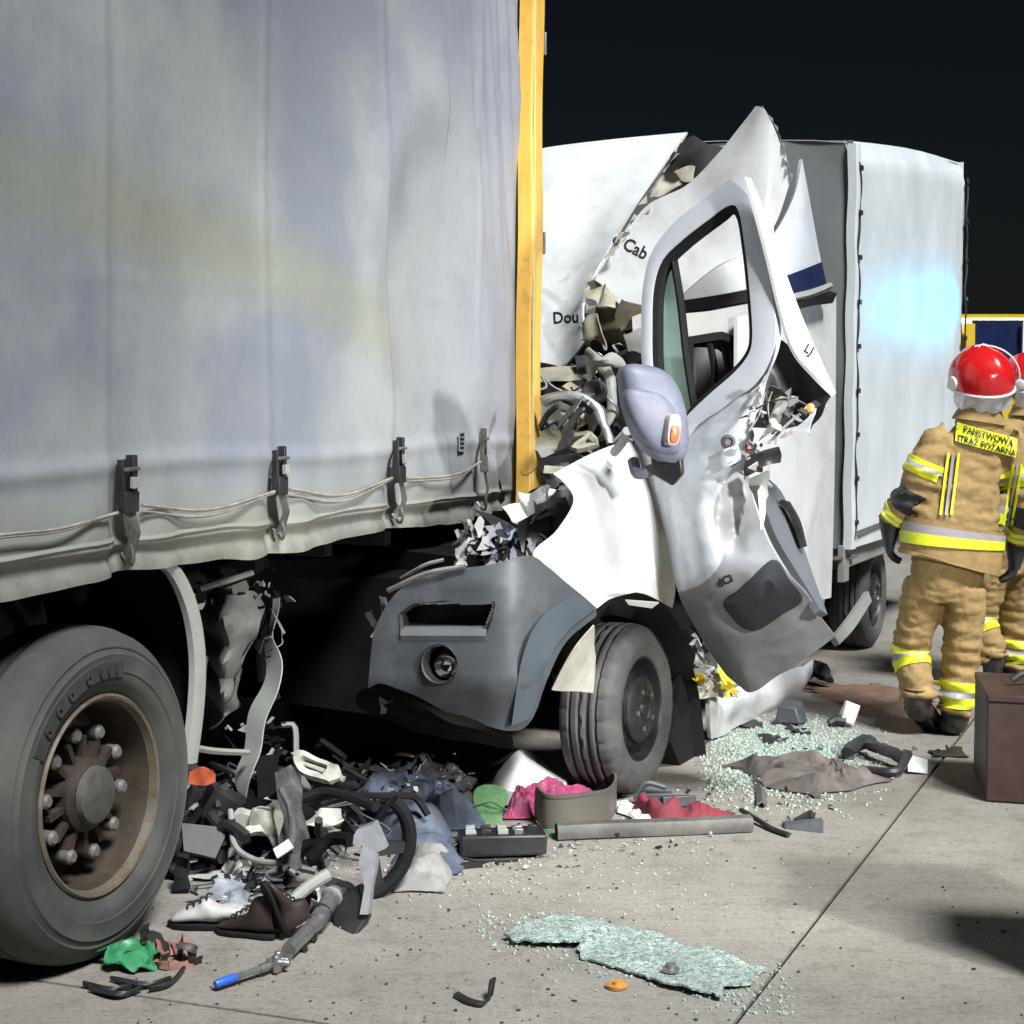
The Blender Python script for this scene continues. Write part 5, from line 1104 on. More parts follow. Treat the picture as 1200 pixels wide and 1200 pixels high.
def on_body(bvh, px, py, off=0.006):
    d = ray(px, py).normalized(); h = bvh.ray_cast(CAMP, d)
    return (h[0] - d * off) if h[0] is not None else None
FY = 8.0
def Q(px, py, dy=0.0): return P(px, py, FY + dy)
J1 = dict(hem=Q(1114, 652), waist=Q(1119, 612), chest=Q(1134, 552), upper=Q(1145, 508), neck=Q(1150, 478), head=Q(1150, 448), hipc=Q(1108, 690),
          shl=Q(1101, 513, -0.02), ell=Q(1070, 578, 0.02), wrl=Q(1044, 610, 0.10), hal=Q(1041, 645, 0.12), shr=Q(1190, 520, 0.02), elr=Q(1204, 585, -0.02), wrr=Q(1192, 634, 0.08), har=Q(1188, 668, 0.10),
          hpl=Q(1083, 682, 0.03), knl=Q(1068, 762, 0.10), anl=Q(1076, 822, 0.0), toel=Q(1102, 852, 0.12), solel=0,
          hpr=Q(1132, 685, -0.02), knr=Q(1126, 772, 0.0), anr=Q(1119, 838, 0.0), toer=Q(1086, 858, 0.18), soler=0,
          hrot=Matrix.Rotation(math.radians(-6), 3, 'Y') @ Matrix.Rotation(math.radians(14), 3, 'X') @ Matrix.Rotation(math.radians(22), 3, 'Z'))
ff, bv = firefighter("person", "firefighter in tan turnout gear and red helmet walking away, full back in view", J1)
def patch(name, corners, mt, off, nu=14, nv=6, parent=ff):
    a, b, c, d = [Vector((x, y, 0)) for x, y in corners]; g = []
    for j in range(nv):
        row = []
        for i in range(nu):
            u, v = i / (nu - 1), j / (nv - 1); q = a.lerp(b, u).lerp(d.lerp(c, u), v); row.append((q.x, q.y))
        g.append(row)
    ys = [[on_body(bv, x, y, off) for x, y in r] for r in g]
    ok = [p.y for r in ys for p in r if p is not None]; ym = sum(ok) / len(ok)
    ys = [[p if p is not None else P(x, y, ym) for p, (x, y) in zip(r, gr)] for r, gr in zip(ys, g)]
    # relax so that tape spans the wrinkles
    for _ in range(3):
        ys = [[(sum((ys[jj][ii] for jj in range(max(0, j - 1), min(nv, j + 2)) for ii in range(max(0, i - 1), min(nu, i + 2))), Vector()) / ((min(nv, j + 2) - max(0, j - 1)) * (min(nu, i + 2) - max(0, i - 1)))).lerp(ys[j][i], 0.6) for i in range(nu)] for j in range(nv)]
    m = MB(); m.grid(ys, 0.003); return m.build(name, mt, parent, ang=70), ys
bp_, yy = patch("back_panel", [(1119, 491), (1196, 513), (1193, 540), (1116, 519)], HIVIS, 0.016)
def panel_text(body, v0, u0, u1, vh):
    cu = bpy.data.curves.new("t", 'FONT'); cu.body = body; cu.size = 1.0; cu.offset = 0.022; cu.resolution_u = 3
    tmp = bpy.data.objects.new("tmp", cu); COL.objects.link(tmp)
    me = bpy.data.meshes.new_from_object(tmp.evaluated_get(bpy.context.evaluated_depsgraph_get())); bpy.data.objects.remove(tmp)
    xs = [v.co.x for v in me.vertices]; x0, x1 = min(xs), max(xs); w0 = wloc(bp_)
    nu, nv = len(yy[0]), len(yy)
    for v in me.vertices:
        u = u0 + (v.co.x - x0) / (x1 - x0) * (u1 - u0); w = v0 - v.co.y * vh
        fu, fw = u * (nu - 1), max(0, min(0.999, w)) * (nv - 1); i, j = min(nu - 2, int(fu)), min(nv - 2, int(fw)); fu -= i; fw -= j
        p = yy[j][i].lerp(yy[j][i + 1], fu).lerp(yy[j + 1][i].lerp(yy[j + 1][i + 1], fu), fw)
        v.co = p - ray(600, 600) * 0.010 - w0
    me.materials.clear(); me.materials.append(BLACKP)
    o = bpy.data.objects.new("panel_lettering", me); COL.objects.link(o); o.parent = bp_
panel_text("PAŃSTWOWA", 0.46, 0.14, 0.90, 0.46)
panel_text("STRAŻ POŻARNA", 0.92, 0.04, 0.96, 0.46)
for (a, b, w, n) in (((1109, 527), (1099, 606), 5, "l"), ((1186, 541), (1173, 618), 4, "r")):
    for k, mt in enumerate((HIVIS, SILV, HIVIS)):
        o = (k - 1) * w * 1.25 + w * 1.2
        patch("back_stripe", [(a[0] + o, a[1]), (a[0] + o + w * 1.2, a[1] + 1), (b[0] + o + w * 1.2, b[1] + 1), (b[0] + o, b[1])], mt, 0.012, 3, 14)
m = MB(); pk = [on_body(bv, x, y, 0.012) for x, y in ((1144, 700), (1166, 704), (1166, 728), (1145, 722))]
if all(pk): m.slab(pk, (0, 0.01, 0)); m.build("trouser_pocket", TAN, ff, 0.003)

m = MB(); rp = on_body(bv, 1097, 497, 0.02)
if rp: m.box(rp, (0.035, 0.03, 0.11), Matrix.Rotation(0.35, 3, 'Y'), 0.004); m.tube([rp + UP * 0.05, rp + Vector((0.03, 0, 0.14))], 0.006, 6); m.build("radio_mic", BLACKP, ff, 0.004)
for cx_, cy_ in ((1062, 700), (1152, 716)):
    cs = [(cx_ - 13, cy_ - 16), (cx_ + 13, cy_ - 14), (cx_ + 12, cy_ + 18), (cx_ - 13, cy_ + 16)]
    if all(on_body(bv, x, y) for x, y in cs): patch("cargo_pocket", cs, TAN, 0.016, 6, 6)
# second fire fighter, farther off and cut by the frame: the same kit in another stance
def shifted(J, o, rz, kick):
    c = J['hipc']; R = Matrix.Rotation(rz, 3, 'Z'); k = {}
    for n, p in J.items():
        if n == 'hrot': k[n] = R @ p
        elif isinstance(p, Vector): q = R @ (Vector((p.x - c.x, p.y - c.y, 0))); k[n] = Vector((q.x, q.y, p.z)) + o
        else: k[n] = p
    return k
o2 = P(1180, 800, 9.3); o2.z = 0
J2 = shifted(J1, o2, math.radians(35), 0)
ff2, bv2 = firefighter("person", "second firefighter in red helmet cut off by the right edge, partly hidden", J2)

# ================================================================== emergency vehicle far behind
AMB = thing("rescue_vehicle", "yellow framed rescue vehicle with dark windscreen behind the helmets", "rescue vehicle", Vector((7.6, 26, 0)))
ac = P(1128, 420, 25.0); ax0 = ac.x; AY = 25.0
AYEL = mat("rescue_yellow_paint", (0.62, 0.42, 0.03), 0.4, var=0.08, coat=0.3)
def abx(mb, x0, x1, y0, y1, z0, z1): mb.box(((ax0 + (x0 + x1) / 2), AY + (y0 + y1) / 2, (z0 + z1) / 2), (x1 - x0, y1 - y0, z1 - z0))
m = MB(); g = loft([[Vector((ax0 + x, AY + y, z)) for x in (0.0, 0.06, 1.1, 2.1, 2.16)] for y, z in ((0.0, 0.55), (-0.02, 1.2), (0.0, 1.55), (0.06, 2.55), (0.22, 2.78), (1.2, 2.86))], 16, 20); m.grid(g, 0.03); abx(m, 0.02, 2.14, 1.21, 5.5, 0.5, 2.84); m.build("vehicle_body", AYEL, AMB, ang=40)
m = MB(); gw = loft([[Vector((ax0 + x, AY + y, z)) for x in (0.13, 0.4, 1.1, 1.75, 2.0)] for y, z in ((0.0, 1.62), (0.02, 2.15), (0.05, 2.70))], 12, 8); gw = [[p + Vector((0, -0.05, 0.015)) for p in r] for r in gw]; m.grid(gw, 0.012); m.build("windscreen", mat("dark_blue_windscreen", (0.012, 0.02, 0.06), 0.08, var=0.2), AMB)
m = MB(); g2 = loft([[Vector((ax0 + 0.02 + dx, AY + y, z)) for y, z in ((-0.08, 1.5), (-0.06, 2.15), (-0.04, 2.66))] for dx in (0.0, 0.13)], 10, 3); m.grid(g2, 0.05); m.build("screen_pillar", AYEL, AMB)
m = MB(); abx(m, 0.84, 0.90, -0.12, -0.05, 1.6, 2.7); m.build("centre_pillar", mat("white_rescue_paint", (0.7, 0.7, 0.7), 0.4), AMB)
for x in (0.2, 1.65):
    m = MB(); abx(m, x, x + 0.32, -0.12, -0.04, 0.75, 0.98); m.build("headlamp", mat("clear_lamp", (0.6, 0.6, 0.6), 0.2), AMB, 0.02)
    m = MB(); m.lathe([(-0.12, 0.2), (-0.12, 0.33), (0.0, 0.35), (0.12, 0.33), (0.12, 0.2), (0.06, 0.0)], (ax0 + x + 0.15, AY + 0.9, 0.36), (1, 0, 0), 28); m.build("wheel", BLKRUB, AMB)
m = MB(); abx(m, 0.05, 2.1, -0.16, -0.06, 0.45, 0.70); m.build("vehicle_bumper", BLACKP, AMB, 0.03)
def emit(name, col, st):
    mm = bpy.data.materials.new(name); mm.use_nodes = True; bb = mm.node_tree.nodes["Principled BSDF"]; bb.inputs['Base Color'].default_value = (*col, 1); bb.inputs['Emission Color'].default_value = (*col, 1); bb.inputs['Emission Strength'].default_value = st; return mm
m = MB(); m.lathe([(0, 0.0), (0, 0.11), (0.05, 0.11), (0.15, 0.08), (0.17, 0.0)], (ax0 + 1.02, AY - 0.07, 2.42), (0, -0.8, 0.6), 20); m.build("purple_beacon", emit("lit_violet_lens", (0.30, 0.03, 0.75), 2.2), AMB)
m = MB(); m.lathe([(0, 0.0), (0, 0.07), (0.05, 0.06), (0.07, 0.0)], (ax0 + 0.96, AY - 0.08, 2.1), (0, -0.8, 0.6), 14); m.build("white_lamp", emit("lit_white_lamp", (1, 0.95, 0.9), 4.0), AMB)

# flashing blue light of that crew's engine, parked off to the right, thrown on the van's load box
bl_d = bpy.data.lights.new("blue_beacon", 'SPOT'); bl_d.energy = 48; bl_d.color = (0.0, 0.55, 1.0); bl_d.spot_size = math.radians(24); bl_d.spot_blend = 1.0; bl_d.shadow_soft_size = 0.1
bl = bpy.data.objects.new("blue_beacon", bl_d); COL.objects.link(bl)
tgt = BX(1096, 358); bl.location = tgt + VN * 0.75 + VD * 2.4 + UP * 0.1
bl.rotation_euler = (bl.location - tgt).to_track_quat('Z', 'Y').to_euler()

# brown case at the right edge
case = thing("equipment_case", "dark brown steel equipment case at the right edge", "case", G(1200, 942))
c0_, c1_ = G(1155, 940), G(1240, 946); hgt = 0.425
dpt_ = Vector((0.10, 0.55, 0))
BROWN = mat("dark_brown_enamel", (0.045, 0.022, 0.020), 0.5, var=0.15, vs=4, dirt=(0.09, 0.07, 0.06), da=0.3, ds=6)
m = MB(); q = [c0_, c1_, c1_ + dpt_, c0_ + dpt_]; m.slab([p + UP * 0.004 for p in q], UP * (hgt - 0.03)); m.build("case_body", BROWN, case, 0.006)
m = MB(); qq = [p + (p - (c0_ + c1_ + dpt_) / 2) * 0.02 for p in q]; m.slab([p + UP * (hgt - 0.024) for p in qq], UP * 0.03); m.build("lid", BROWN, case, 0.006)
m = MB(); k0 = P(1186, 797, 6.85); m.tube([k0, k0 + Vector((0.05, 0, 0.03)), k0 + Vector((0.12, 0, 0.03)), k0 + Vector((0.17, 0, 0))], 0.016, 8, n=10); m.build("handle", BLACKP, case)

# unseen tripod lamp, added off to the right to brighten the van
ws_c = Vector((2.9, 2.6, 0)); stand = thing("added_lamp_tripod", "black tripod lamp added unseen outside the right edge to light the van", "added lamp", ws_c)
m = MB(); m.tube([ws_c + UP * 0.3, ws_c + UP * 1.9], 0.022, 10); m.build("mast", STEEL, stand)
for k in range(3):
    a = 2.1 * k; m = MB(); m.tube([ws_c + UP * 0.55, ws_c + Vector((0.4 * math.cos(a), 0.4 * math.sin(a), 0.012))], 0.012, 8); m.build("leg", STEEL, stand)
m = MB(); m.box(ws_c + Vector((0.0, 0, 2.02)), (0.42, 0.14, 0.24), Matrix.Rotation(0.25, 3, 'Z')); m.build("lamp_head", BLACKP, stand, 0.01)
m = MB(); m.box(ws_c + Vector((0.10, 0.0, 0.85)), (0.20, 0.14, 0.42)); m.build("battery_box", BLACKP, stand, 0.01)

fl_d = bpy.data.lights.new("added_tripod_flood", 'SPOT'); fl_d.energy = 620; fl_d.color = (1.0, 0.985, 0.96); fl_d.spot_size = math.radians(62); fl_d.spot_blend = 0.9; fl_d.shadow_soft_size = 0.10  # added spot that brightens the front wing and door
fl = bpy.data.objects.new("added_tripod_flood", fl_d); COL.objects.link(fl); fl.location = ws_c + Vector((-0.06, 0.12, 2.05)); fl.rotation_euler = (Vector(fl.location) - P(720, 620, 6.5)).to_track_quat('Z', 'Y').to_euler()
# unseen crate, added off frame to throw the dark patch on the slab
m = MB(); kc = Vector((1.74, 4.62, 0)); bx2 = thing("shadow_crate", "unseen grey crate added outside the right edge to cast a shadow", "crate", kc)
m = MB(); m.box(kc + UP * 0.33, (0.42, 0.36, 0.58), Matrix.Rotation(-0.2, 3, 'Z')); m.build("crate_body", GPLAST, bx2, 0.01)
m = MB(); m.box(kc + UP * 0.64, (0.45, 0.39, 0.03), Matrix.Rotation(-0.2, 3, 'Z')); m.build("crate_lid", BLACKP, bx2, 0.008)
# ================================================================== debris on the concrete
def random_dirs(seed):
    r = random.Random(seed); a = r.uniform(0, 3.1)
    return [(math.cos(a), math.sin(a), 26, 0.55), (math.cos(a + 0.9), math.sin(a + 0.9), 41, 0.40), (math.cos(a - 0.5), math.sin(a - 0.5), 75, 0.11), (math.cos(a + 1.7), math.sin(a + 1.7), 120, 0.05)]
def cloth(name, path, width, mt, label, cat, seed, h=0.06, nu=84, nv=60, amp=0.05, sc=6, group=None, wv=None, lift=None, parent=None, thick=0.004):
    """a crumpled cloth whose middle line follows ground pixels; folds stand up from the ground"""
    c = resample([G(x, y) for x, y in path], nu); g = []
    for j in range(nv):
        v = j / (nv - 1) - 0.5; row = []
        for i, p in enumerate(c):
            d = (c[min(i + 1, nu - 1)] - c[max(i - 1, 0)]).normalized(); sd = Vector((d.y, -d.x, 0)); w = width if wv is None else width * wv[int(i * (len(wv) - 1) / (nu - 1))]
            q = p + sd * (v * w)
            e = Vector((nz(q, sc, seed), nz(q, sc, seed + 2), 0)) * amp
            ph = random_dirs(seed); z = 0.0
            for (ax_, ay_, fr_, wt_) in ph:
                u_ = 0.5 + 0.5 * math.sin((q.x * ax_ + q.y * ay_) * fr_ * sc / 6.0 + 4.0 * nz(q, sc * 0.55, seed + fr_)); z += wt_ * (u_ ** 2.2 if fr_ < 60 else (1 - abs(2 * u_ - 1)) ** 1.5)
            z = h * (z + 0.3 * abs(nz(q, sc * 1.6, seed + 7))) * (1 - (2 * abs(v)) ** 4) * min(1, 7 * i / (nu - 1), 7 * (1 - i / (nu - 1)))
            if lift: z += lift(i / (nu - 1), v + 0.5) * (1 - (2 * abs(v)) ** 4) * min(1, 7 * i / (nu - 1), 7 * (1 - i / (nu - 1)))
            row.append(q + e + UP * (z + 0.006))
        g.append(row)
    m = MB(); m.grid(g, thick); o = m.build(name, mt, parent, ang=80)
    return tag(o, label, cat, group) if not parent else o
FAB = lambda n, c, **k: mat(n, c, 0.9, var=k.get('var', 0.2), vs=k.get('vs', 9), bump=0.5, bs=k.get('bs', 120), dirt=k.get('dirt', (0.12, 0.11, 0.1)), da=k.get('da', 0.4), ds=6, dlo=0.5)

# ---- crazed laminated glass
def crazed():
    m = bpy.data.materials.new("crazed_laminated_glass"); m.use_nodes = True; nt = m.node_tree; N, Lk = nt.nodes, nt.links; b = N["Principled BSDF"]
    g = N.new("ShaderNodeNewGeometry"); vo = N.new("ShaderNodeTexVoronoi"); vo.feature = 'DISTANCE_TO_EDGE'; vo.inputs['Scale'].default_value = 75; Lk.new(g.outputs['Position'], vo.inputs['Vector'])
    v2 = N.new("ShaderNodeTexVoronoi"); v2.inputs['Scale'].default_value = 75; Lk.new(g.outputs['Position'], v2.inputs['Vector'])
    r = N.new("ShaderNodeValToRGB"); e = r.color_ramp.elements; e[0].position = 0.02; e[0].color = (0.46, 0.54, 0.49, 1); e[1].position = 0.16; e[1].color = (0.22, 0.30, 0.265, 1); Lk.new(vo.outputs['Distance'], r.inputs[0])
    hs = N.new("ShaderNodeMix"); hs.data_type = 'RGBA'; hs.blend_type = 'OVERLAY'; hs.inputs[0].default_value = 0.55; Lk.new(r.outputs[0], hs.inputs[6]); Lk.new(v2.outputs['Color'], hs.inputs[7])
    bw = N.new("ShaderNodeRGBToBW"); Lk.new(v2.outputs['Color'], bw.inputs[0])
    cb = N.new("ShaderNodeCombineColor"); 
    for i in range(3): Lk.new(bw.outputs[0], cb.inputs[i])
    nl = N.new("ShaderNodeTexNoise"); nl.inputs['Scale'].default_value = 7; nl.inputs['Detail'].default_value = 5; Lk.new(g.outputs['Position'], nl.inputs['Vector'])
    mx = N.new("ShaderNodeMix"); mx.data_type = 'RGBA'; mx.blend_type = 'OVERLAY'; mx.inputs[0].default_value = 0.5; Lk.new(r.outputs[0], mx.inputs[6]); Lk.new(cb.outputs[0], mx.inputs[7])
    m3 = N.new("ShaderNodeMix"); m3.data_type = 'RGBA'; mr = N.new("ShaderNodeMapRange"); mr.inputs[1].default_value = 0.5; mr.inputs[2].default_value = 0.7; mr.inputs[4].default_value = 0.55; Lk.new(nl.outputs[0], mr.inputs[0])
    Lk.new(mr.outputs[0], m3.inputs[0]); Lk.new(mx.outputs[2], m3.inputs[6]); m3.inputs[7].default_value = (0.22, 0.25, 0.21, 1)
    Lk.new(m3.outputs[2], b.inputs['Base Color']); b.inputs['Roughness'].default_value = 0.18
    bp = N.new("ShaderNodeBump"); bp.inputs['Strength'].default_value = 0.8; bp.inputs['Distance'].default_value = 0.004; Lk.new(vo.outputs['Distance'], bp.inputs['Height']); Lk.new(bp.outputs[0], b.inputs['Normal'])
    return m
CRAZED = crazed()
def glass_sheet(name, px, label, seed, h0=0.006, sub=0.03):
    random.seed(seed)
    ol = []
    pts = [Vector((x, y, 0)) for x, y in px]
    for a, b in zip(pts, pts[1:] + pts[:1]):
        n = max(2, int((b - a).length / 5))
        for i in range(n): 
            q = a.lerp(b, i / n); ol.append(q + Vector((random.uniform(-2.4, 2.4), random.uniform(-1.6, 1.6), 0)) * (i > 0))
    ring = [G(q.x, q.y) for q in ol]; c = sum(ring, Vector()) / len(ring); g = []
    for k in range(9):
        f = 1 - k / 8; g.append([c + (p - c) * f for p in ring])
    g = [[p + UP * (h0 + 0.014 * (0.5 + nz(p, 5, seed)) + 0.004 * nz(p, 18, seed)) for p in r] for r in g]
    m = MB(); m.grid(g, 0.006, True); return tag(m.build(name, CRAZED, None, ang=50), label, "glass")
glass_sheet("broken_windscreen", [(676, 1117), (690, 1100), (722, 1092), (765, 1098), (800, 1112), (850, 1124), (872, 1134), (900, 1140), (884, 1146), (880, 1158), (848, 1162), (846, 1175), (815, 1168), (780, 1160), (740, 1144), (700, 1131), (680, 1126)], "large sheet of crazed greenish windscreen glass lying flat in the foreground", 3)
glass_sheet("broken_windscreen", [(590, 1102), (606, 1094), (640, 1085), (668, 1081), (700, 1088), (720, 1096), (700, 1108), (680, 1112), (640, 1112), (600, 1110)], "narrow darker tongue of crazed glass left of the large glass sheet", 5, 0.012)
m = MB(); c = G(786, 1148) + UP * 0.025; m.lathe([(0, 0.0), (0, 0.024), (0.008, 0.025), (0.010, 0.016), (0.020, 0.014), (0.022, 0.0)], c, UP, 24); tag(m.build("metal_washer", STEEL), "round grey metal washer lying on the big glass sheet", "washer")
m = MB(); c = G(722, 1158); m.lathe([(0, 0.0), (0.0, 0.030), (0.010, 0.031), (0.014, 0.024), (0.011, 0.014), (0.02, 0.010), (0.02, 0)], c + UP * 0.001, UP, 24); m.warp(0.006, 30, 2); tag(m.build("bottle_top", mat("amber_cap", (0.50, 0.23, 0.05), 0.5, var=0.25, vs=30)), "small orange cap on concrete in front of the glass sheet", "cap")
m = MB(); ps = [G(534, 1168), G(548, 1176), G(566, 1180), G(572, 1176)]; ps = [p + UP * 0.012 for p in ps] + [G(574, 1172) + UP * 0.03, G(576, 1170) + UP * 0.055]
g = [[p + Vector((0.006, 0.012, 0.0)) * k for p in resample(ps, 18)] for k in (-1, 0, 1)]; m.grid(g, 0.008); tag(m.build("plastic_clip", BLACKP, None, 0.002), "black hooked plastic clip alone at the bottom of the picture", "clip")

# ---- long bar, bent band, cloths in front of the van wheel
m = MB(); a, b = G(652, 984), G(880, 974); d = (b - a).normalized(); sd = Vector((d.y, -d.x, 0))
g = [[p + sd * w_ + UP * (z + 0.003 * math.sin(p.x * 8)) for p in resample([a, a.lerp(b, 0.5) + UP * 0.004, b], 30)] for w_, z in ((-0.025, 0.004), (-0.03, 0.045), (-0.01, 0.055), (0.02, 0.05), (0.028, 0.03), (0.025, 0.004))]
m.grid(g, 0.004); tag(m.build("trim_bar", mat("dark_grey_strip", (0.075, 0.075, 0.068), 0.6, 0.2, var=0.2, vs=7, dirt=(0.2, 0.19, 0.16), da=0.5, ds=9)), "long dark grey trim bar lying in front of the van wheel", "bar")
m = MB(); ps = resample([G(x, y) for x, y in ((628, 962), (642, 972), (680, 972), (712, 964), (724, 950), (716, 940), (700, 938))], 40)
m.grid([[p + UP * z for p in ps] for z in (0.004, 0.05, 0.10, 0.125)], 0.006); m.grid([[p + UP * z + Vector((0, -0.004, 0)) for p in ps] for z in (0.118, 0.130)], 0.012); m.warp(0.015, 5, 4); tag(m.build("bent_metal_band", mat("brown_grey_band", (0.13, 0.12, 0.10), 0.6, 0.3, var=0.25, vs=8, dirt=(0.05, 0.045, 0.04), da=0.6, ds=8)), "dark curled metal band standing on edge beside the pink towel", "metal band")
PINK = FAB("pink_towel_cloth", (0.27, 0.035, 0.10), var=0.5, vs=30, dirt=(0.55, 0.30, 0.38), da=0.9, bs=200)
cloth("towel", [(606, 962), (625, 948), (660, 945), (705, 944)], 0.16, PINK, "crumpled pink towel in front of the white panel", "towel", 3, 0.055, amp=0.05, sc=8, lift=lambda u, v: 0.05 * math.sin(min(1, u * 1.6) * 2.6) * math.sin(v * 3.14) + 0.02 * abs(math.sin(v * 14)))
c = G(620, 942); m = MB()
g = loft([PX([(574, 930, 6.75), (585, 905, 6.8), (606, 882, 6.85), (618, 881, 6.9), (640, 898, 6.85), (662, 914, 6.8)]), PX([(574, 940, 6.62), (588, 922, 6.62), (606, 905, 6.65), (618, 904, 6.7), (640, 912, 6.66), (664, 924, 6.62)]), PX([(575, 950, 6.55), (590, 945, 6.5), (606, 945, 6.5), (620, 945, 6.5), (642, 945, 6.5), (664, 945, 6.5)])], 30, 16)
m.grid(g, 0.006); tag(m.build("white_shroud", mat("clean_white_plastic", (0.78, 0.78, 0.77), 0.4, var=0.03)), "clean white curved plastic panel behind the pink towel", "shroud")
GREEN = mat("green_foam", (0.085, 0.20, 0.08), 0.85, var=0.3, vs=40, bump=0.6, bs=120, dirt=(0.10, 0.14, 0.07), da=0.6, ds=20)
sole = [(0.0, -0.13), (0.035, -0.125), (0.047, -0.09), (0.040, -0.03), (0.040, 0.02), (0.052, 0.08), (0.046, 0.125), (0.02, 0.145), (-0.02, 0.142), (-0.044, 0.115), (-0.048, 0.06), (-0.036, 0.0), (-0.036, -0.06), (-0.04, -0.1), (-0.03, -0.125)]
def sandal(c, M, label):
    ol = resample([Vector((x, y, 0)) for x, y in sole], 40, True, True); r = thing("sandal", label, "sandal", c, "green foam sandals")
    m = MB(); m.slab([c + M @ p for p in ol], M @ Vector((0, 0, 0.022))); m.build("sole", GREEN, r, 0.005)
    m = MB(); m.tube([c + M @ Vector((x, 0.05 - abs(x) * 0.6, 0.022 + 0.05 * (1 - (x / 0.05) ** 2))) for x in [0.05 * (k / 6 - 1) for k in range(13)]], 0.008, 6, flat=0.5); m.build("strap", GREEN, r)
sandal(P(572, 954, 6.35), frame(Vector((1, 0.1, -0.1)), y=Vector((-0.1, 0.35, 0.93))) @ Matrix.Diagonal((1.35, 0.75, 1)), "green foam sandal standing upright at the edge of the jeans pile")
sandal(G(636, 976) + UP * 0.006, frame(Vector((0.3, 1, 0)), y=Vector((1, -0.25, 0.05))), "green foam sandal lying flat against the bent metal band")
m = MB(); c = G(588, 1003); M = frame(Vector((1, 0.10, 0)), z=UP)
sw = thing("control_module", "black control module with pale buttons next to the green sandals", "control module", c)
m = MB(); m.box(c + UP * 0.05, (0.30, 0.12, 0.075), M, 0.006); m.build("housing", BLACKP, sw, 0.008)
for k in range(9):
    x, y = -0.11 + 0.055 * (k % 5), (0.025 if k < 5 else -0.025); m = MB(); m.box(c + M @ Vector((x, y, 0.094)), (0.034, 0.022, 0.016), M, 0.004); m.build("button", (GALV, BLACKP, GALV, STEEL, BLACKP)[k % 5], sw, 0.002)
m = MB(); m.tube([c + M @ Vector(q) for q in ((-0.15, 0, 0.05), (-0.19, -0.03, 0.03), (-0.10, -0.09, 0.01), (0.05, -0.08, 0.008))], 0.006, 6, n=16); m.build("cable", BLACKP, sw)
m = MB(); a, b = G(524, 1020), G(566, 1016); m.box((a + b) / 2 + UP * 0.012, ((b - a).length, 0.02, 0.022), frame(b - a, z=UP), 0.004); tag(m.build("plastic_strip", BLACKP), "short black strip lying below the control module", "strip")
DENIM = FAB("faded_denim", (0.06, 0.075, 0.11), vs=14, bs=300, dirt=(0.17, 0.19, 0.22), da=0.7)
jeans = thing("jeans", "faded blue jeans with pale turned-up cuffs heaped right of the steering wheel", "jeans", G(480, 1000))
cloth("trouser_leg", [(440, 950), (475, 965), (505, 1000), (500, 1025)], 0.24, DENIM, "", "", 5, 0.06, amp=0.04, sc=6, parent=jeans, lift=lambda u, v: 0.07 * math.sin(v * 3.14) * (0.6 + 0.4 * math.sin(u * 5)))
cloth("trouser_leg", [(420, 935), (470, 930), (515, 945), (538, 975)], 0.22, DENIM, "", "", 8, 0.07, amp=0.04, sc=6, parent=jeans, lift=lambda u, v: 0.05 * math.sin(v * 3.14))
cloth("cuff", [(512, 1003), (498, 1032), (490, 1048)], 0.15, FAB("pale_denim_cuff", (0.24, 0.235, 0.22), vs=14, bs=300), "", "", 9, 0.05, 24, 20, 0.03, 7, parent=jeans, lift=lambda u, v: 0.035 * math.sin(v * 3.14))
cloth("dark_jacket", [(400, 930), (450, 915), (510, 922), (545, 930)], 0.30, FAB("black_jacket_cloth", (0.035, 0.038, 0.045), dirt=(0.14, 0.14, 0.15), da=0.6), "black jacket heaped behind the jeans under the bumper", "jacket", 12, 0.11, amp=0.05, sc=5)
RW_ = FAB("crimson_cloth", (0.17, 0.02, 0.032), da=0.4)
cloth("red_shirt", [(785, 962), (815, 955), (850, 960)], 0.14, RW_, "crimson shirt crumpled between the bar and the tyre", "shirt", 14, 0.045, amp=0.04, sc=6)
cloth("white_cloth", [(725, 942), (755, 962), (800, 968), (830, 966)], 0.10, FAB("white_cotton", (0.62, 0.60, 0.57), da=0.3), "dirty white cloth under the crimson shirt", "cloth", 16, 0.035, amp=0.04, sc=9)
cloth("crimson_rag", [(742, 952), (775, 966), (800, 962)], 0.04, RW_, "thin crimson strip of cloth on the white cloth", "cloth", 18, 0.05, 24, 10, 0.02, 9, lift=lambda u, v: 0.05)
c = G(765, 945); m = MB(); m.box(c + UP * 0.035, (0.14, 0.09, 0.05), frame(Vector((1, -0.1, 0)), z=UP), 0.012); m.tube([c + Vector((-0.07, -0.02, 0.05)), c + Vector((-0.03, -0.03, 0.10)), c + Vector((0.05, -0.02, 0.08))], 0.012, 8, n=10); m.box(c + Vector((0.09, -0.02, 0.03)), (0.12, 0.07, 0.04), frame(Vector((1, 0.3, 0)), z=UP), 0.012)
tag(m.build("pedal_box", GPLAST, None, 0.006), "dark grey broken plastic pedal box against the van tyre", "car part")

# ---- middle right: jacket, strips, clamp, crumbs
cloth("brown_jacket", [(895, 915), (930, 910), (970, 918), (1000, 925)], 0.50, FAB("brown_grey_jacket", (0.085, 0.072, 0.064), dirt=(0.21, 0.185, 0.165), da=0.8), "crumpled brown-grey jacket on the glass crumbs", "jacket", 21, 0.055, amp=0.08, sc=8, lift=lambda u, v: 0.03 * abs(math.sin(u * 9 + v * 4)))
m = MB(); ps = resample(PX([(852, 882, 7.9), (872, 900, 7.4), (890, 925, 6.9), (893, 945, 6.55)]), 24); m.grid([[p + q for p in ps] for q in (Vector((-0.022, 0, 0.01)), Vector((0, 0, 0.024)), Vector((0.022, 0, 0.006)))], 0.008)
tag(m.build("trim_strip", mat("grey_brown_trim", (0.10, 0.095, 0.09), 0.6, var=0.2)), "curved dark trim strip leaning over the crumpled jacket", "trim")
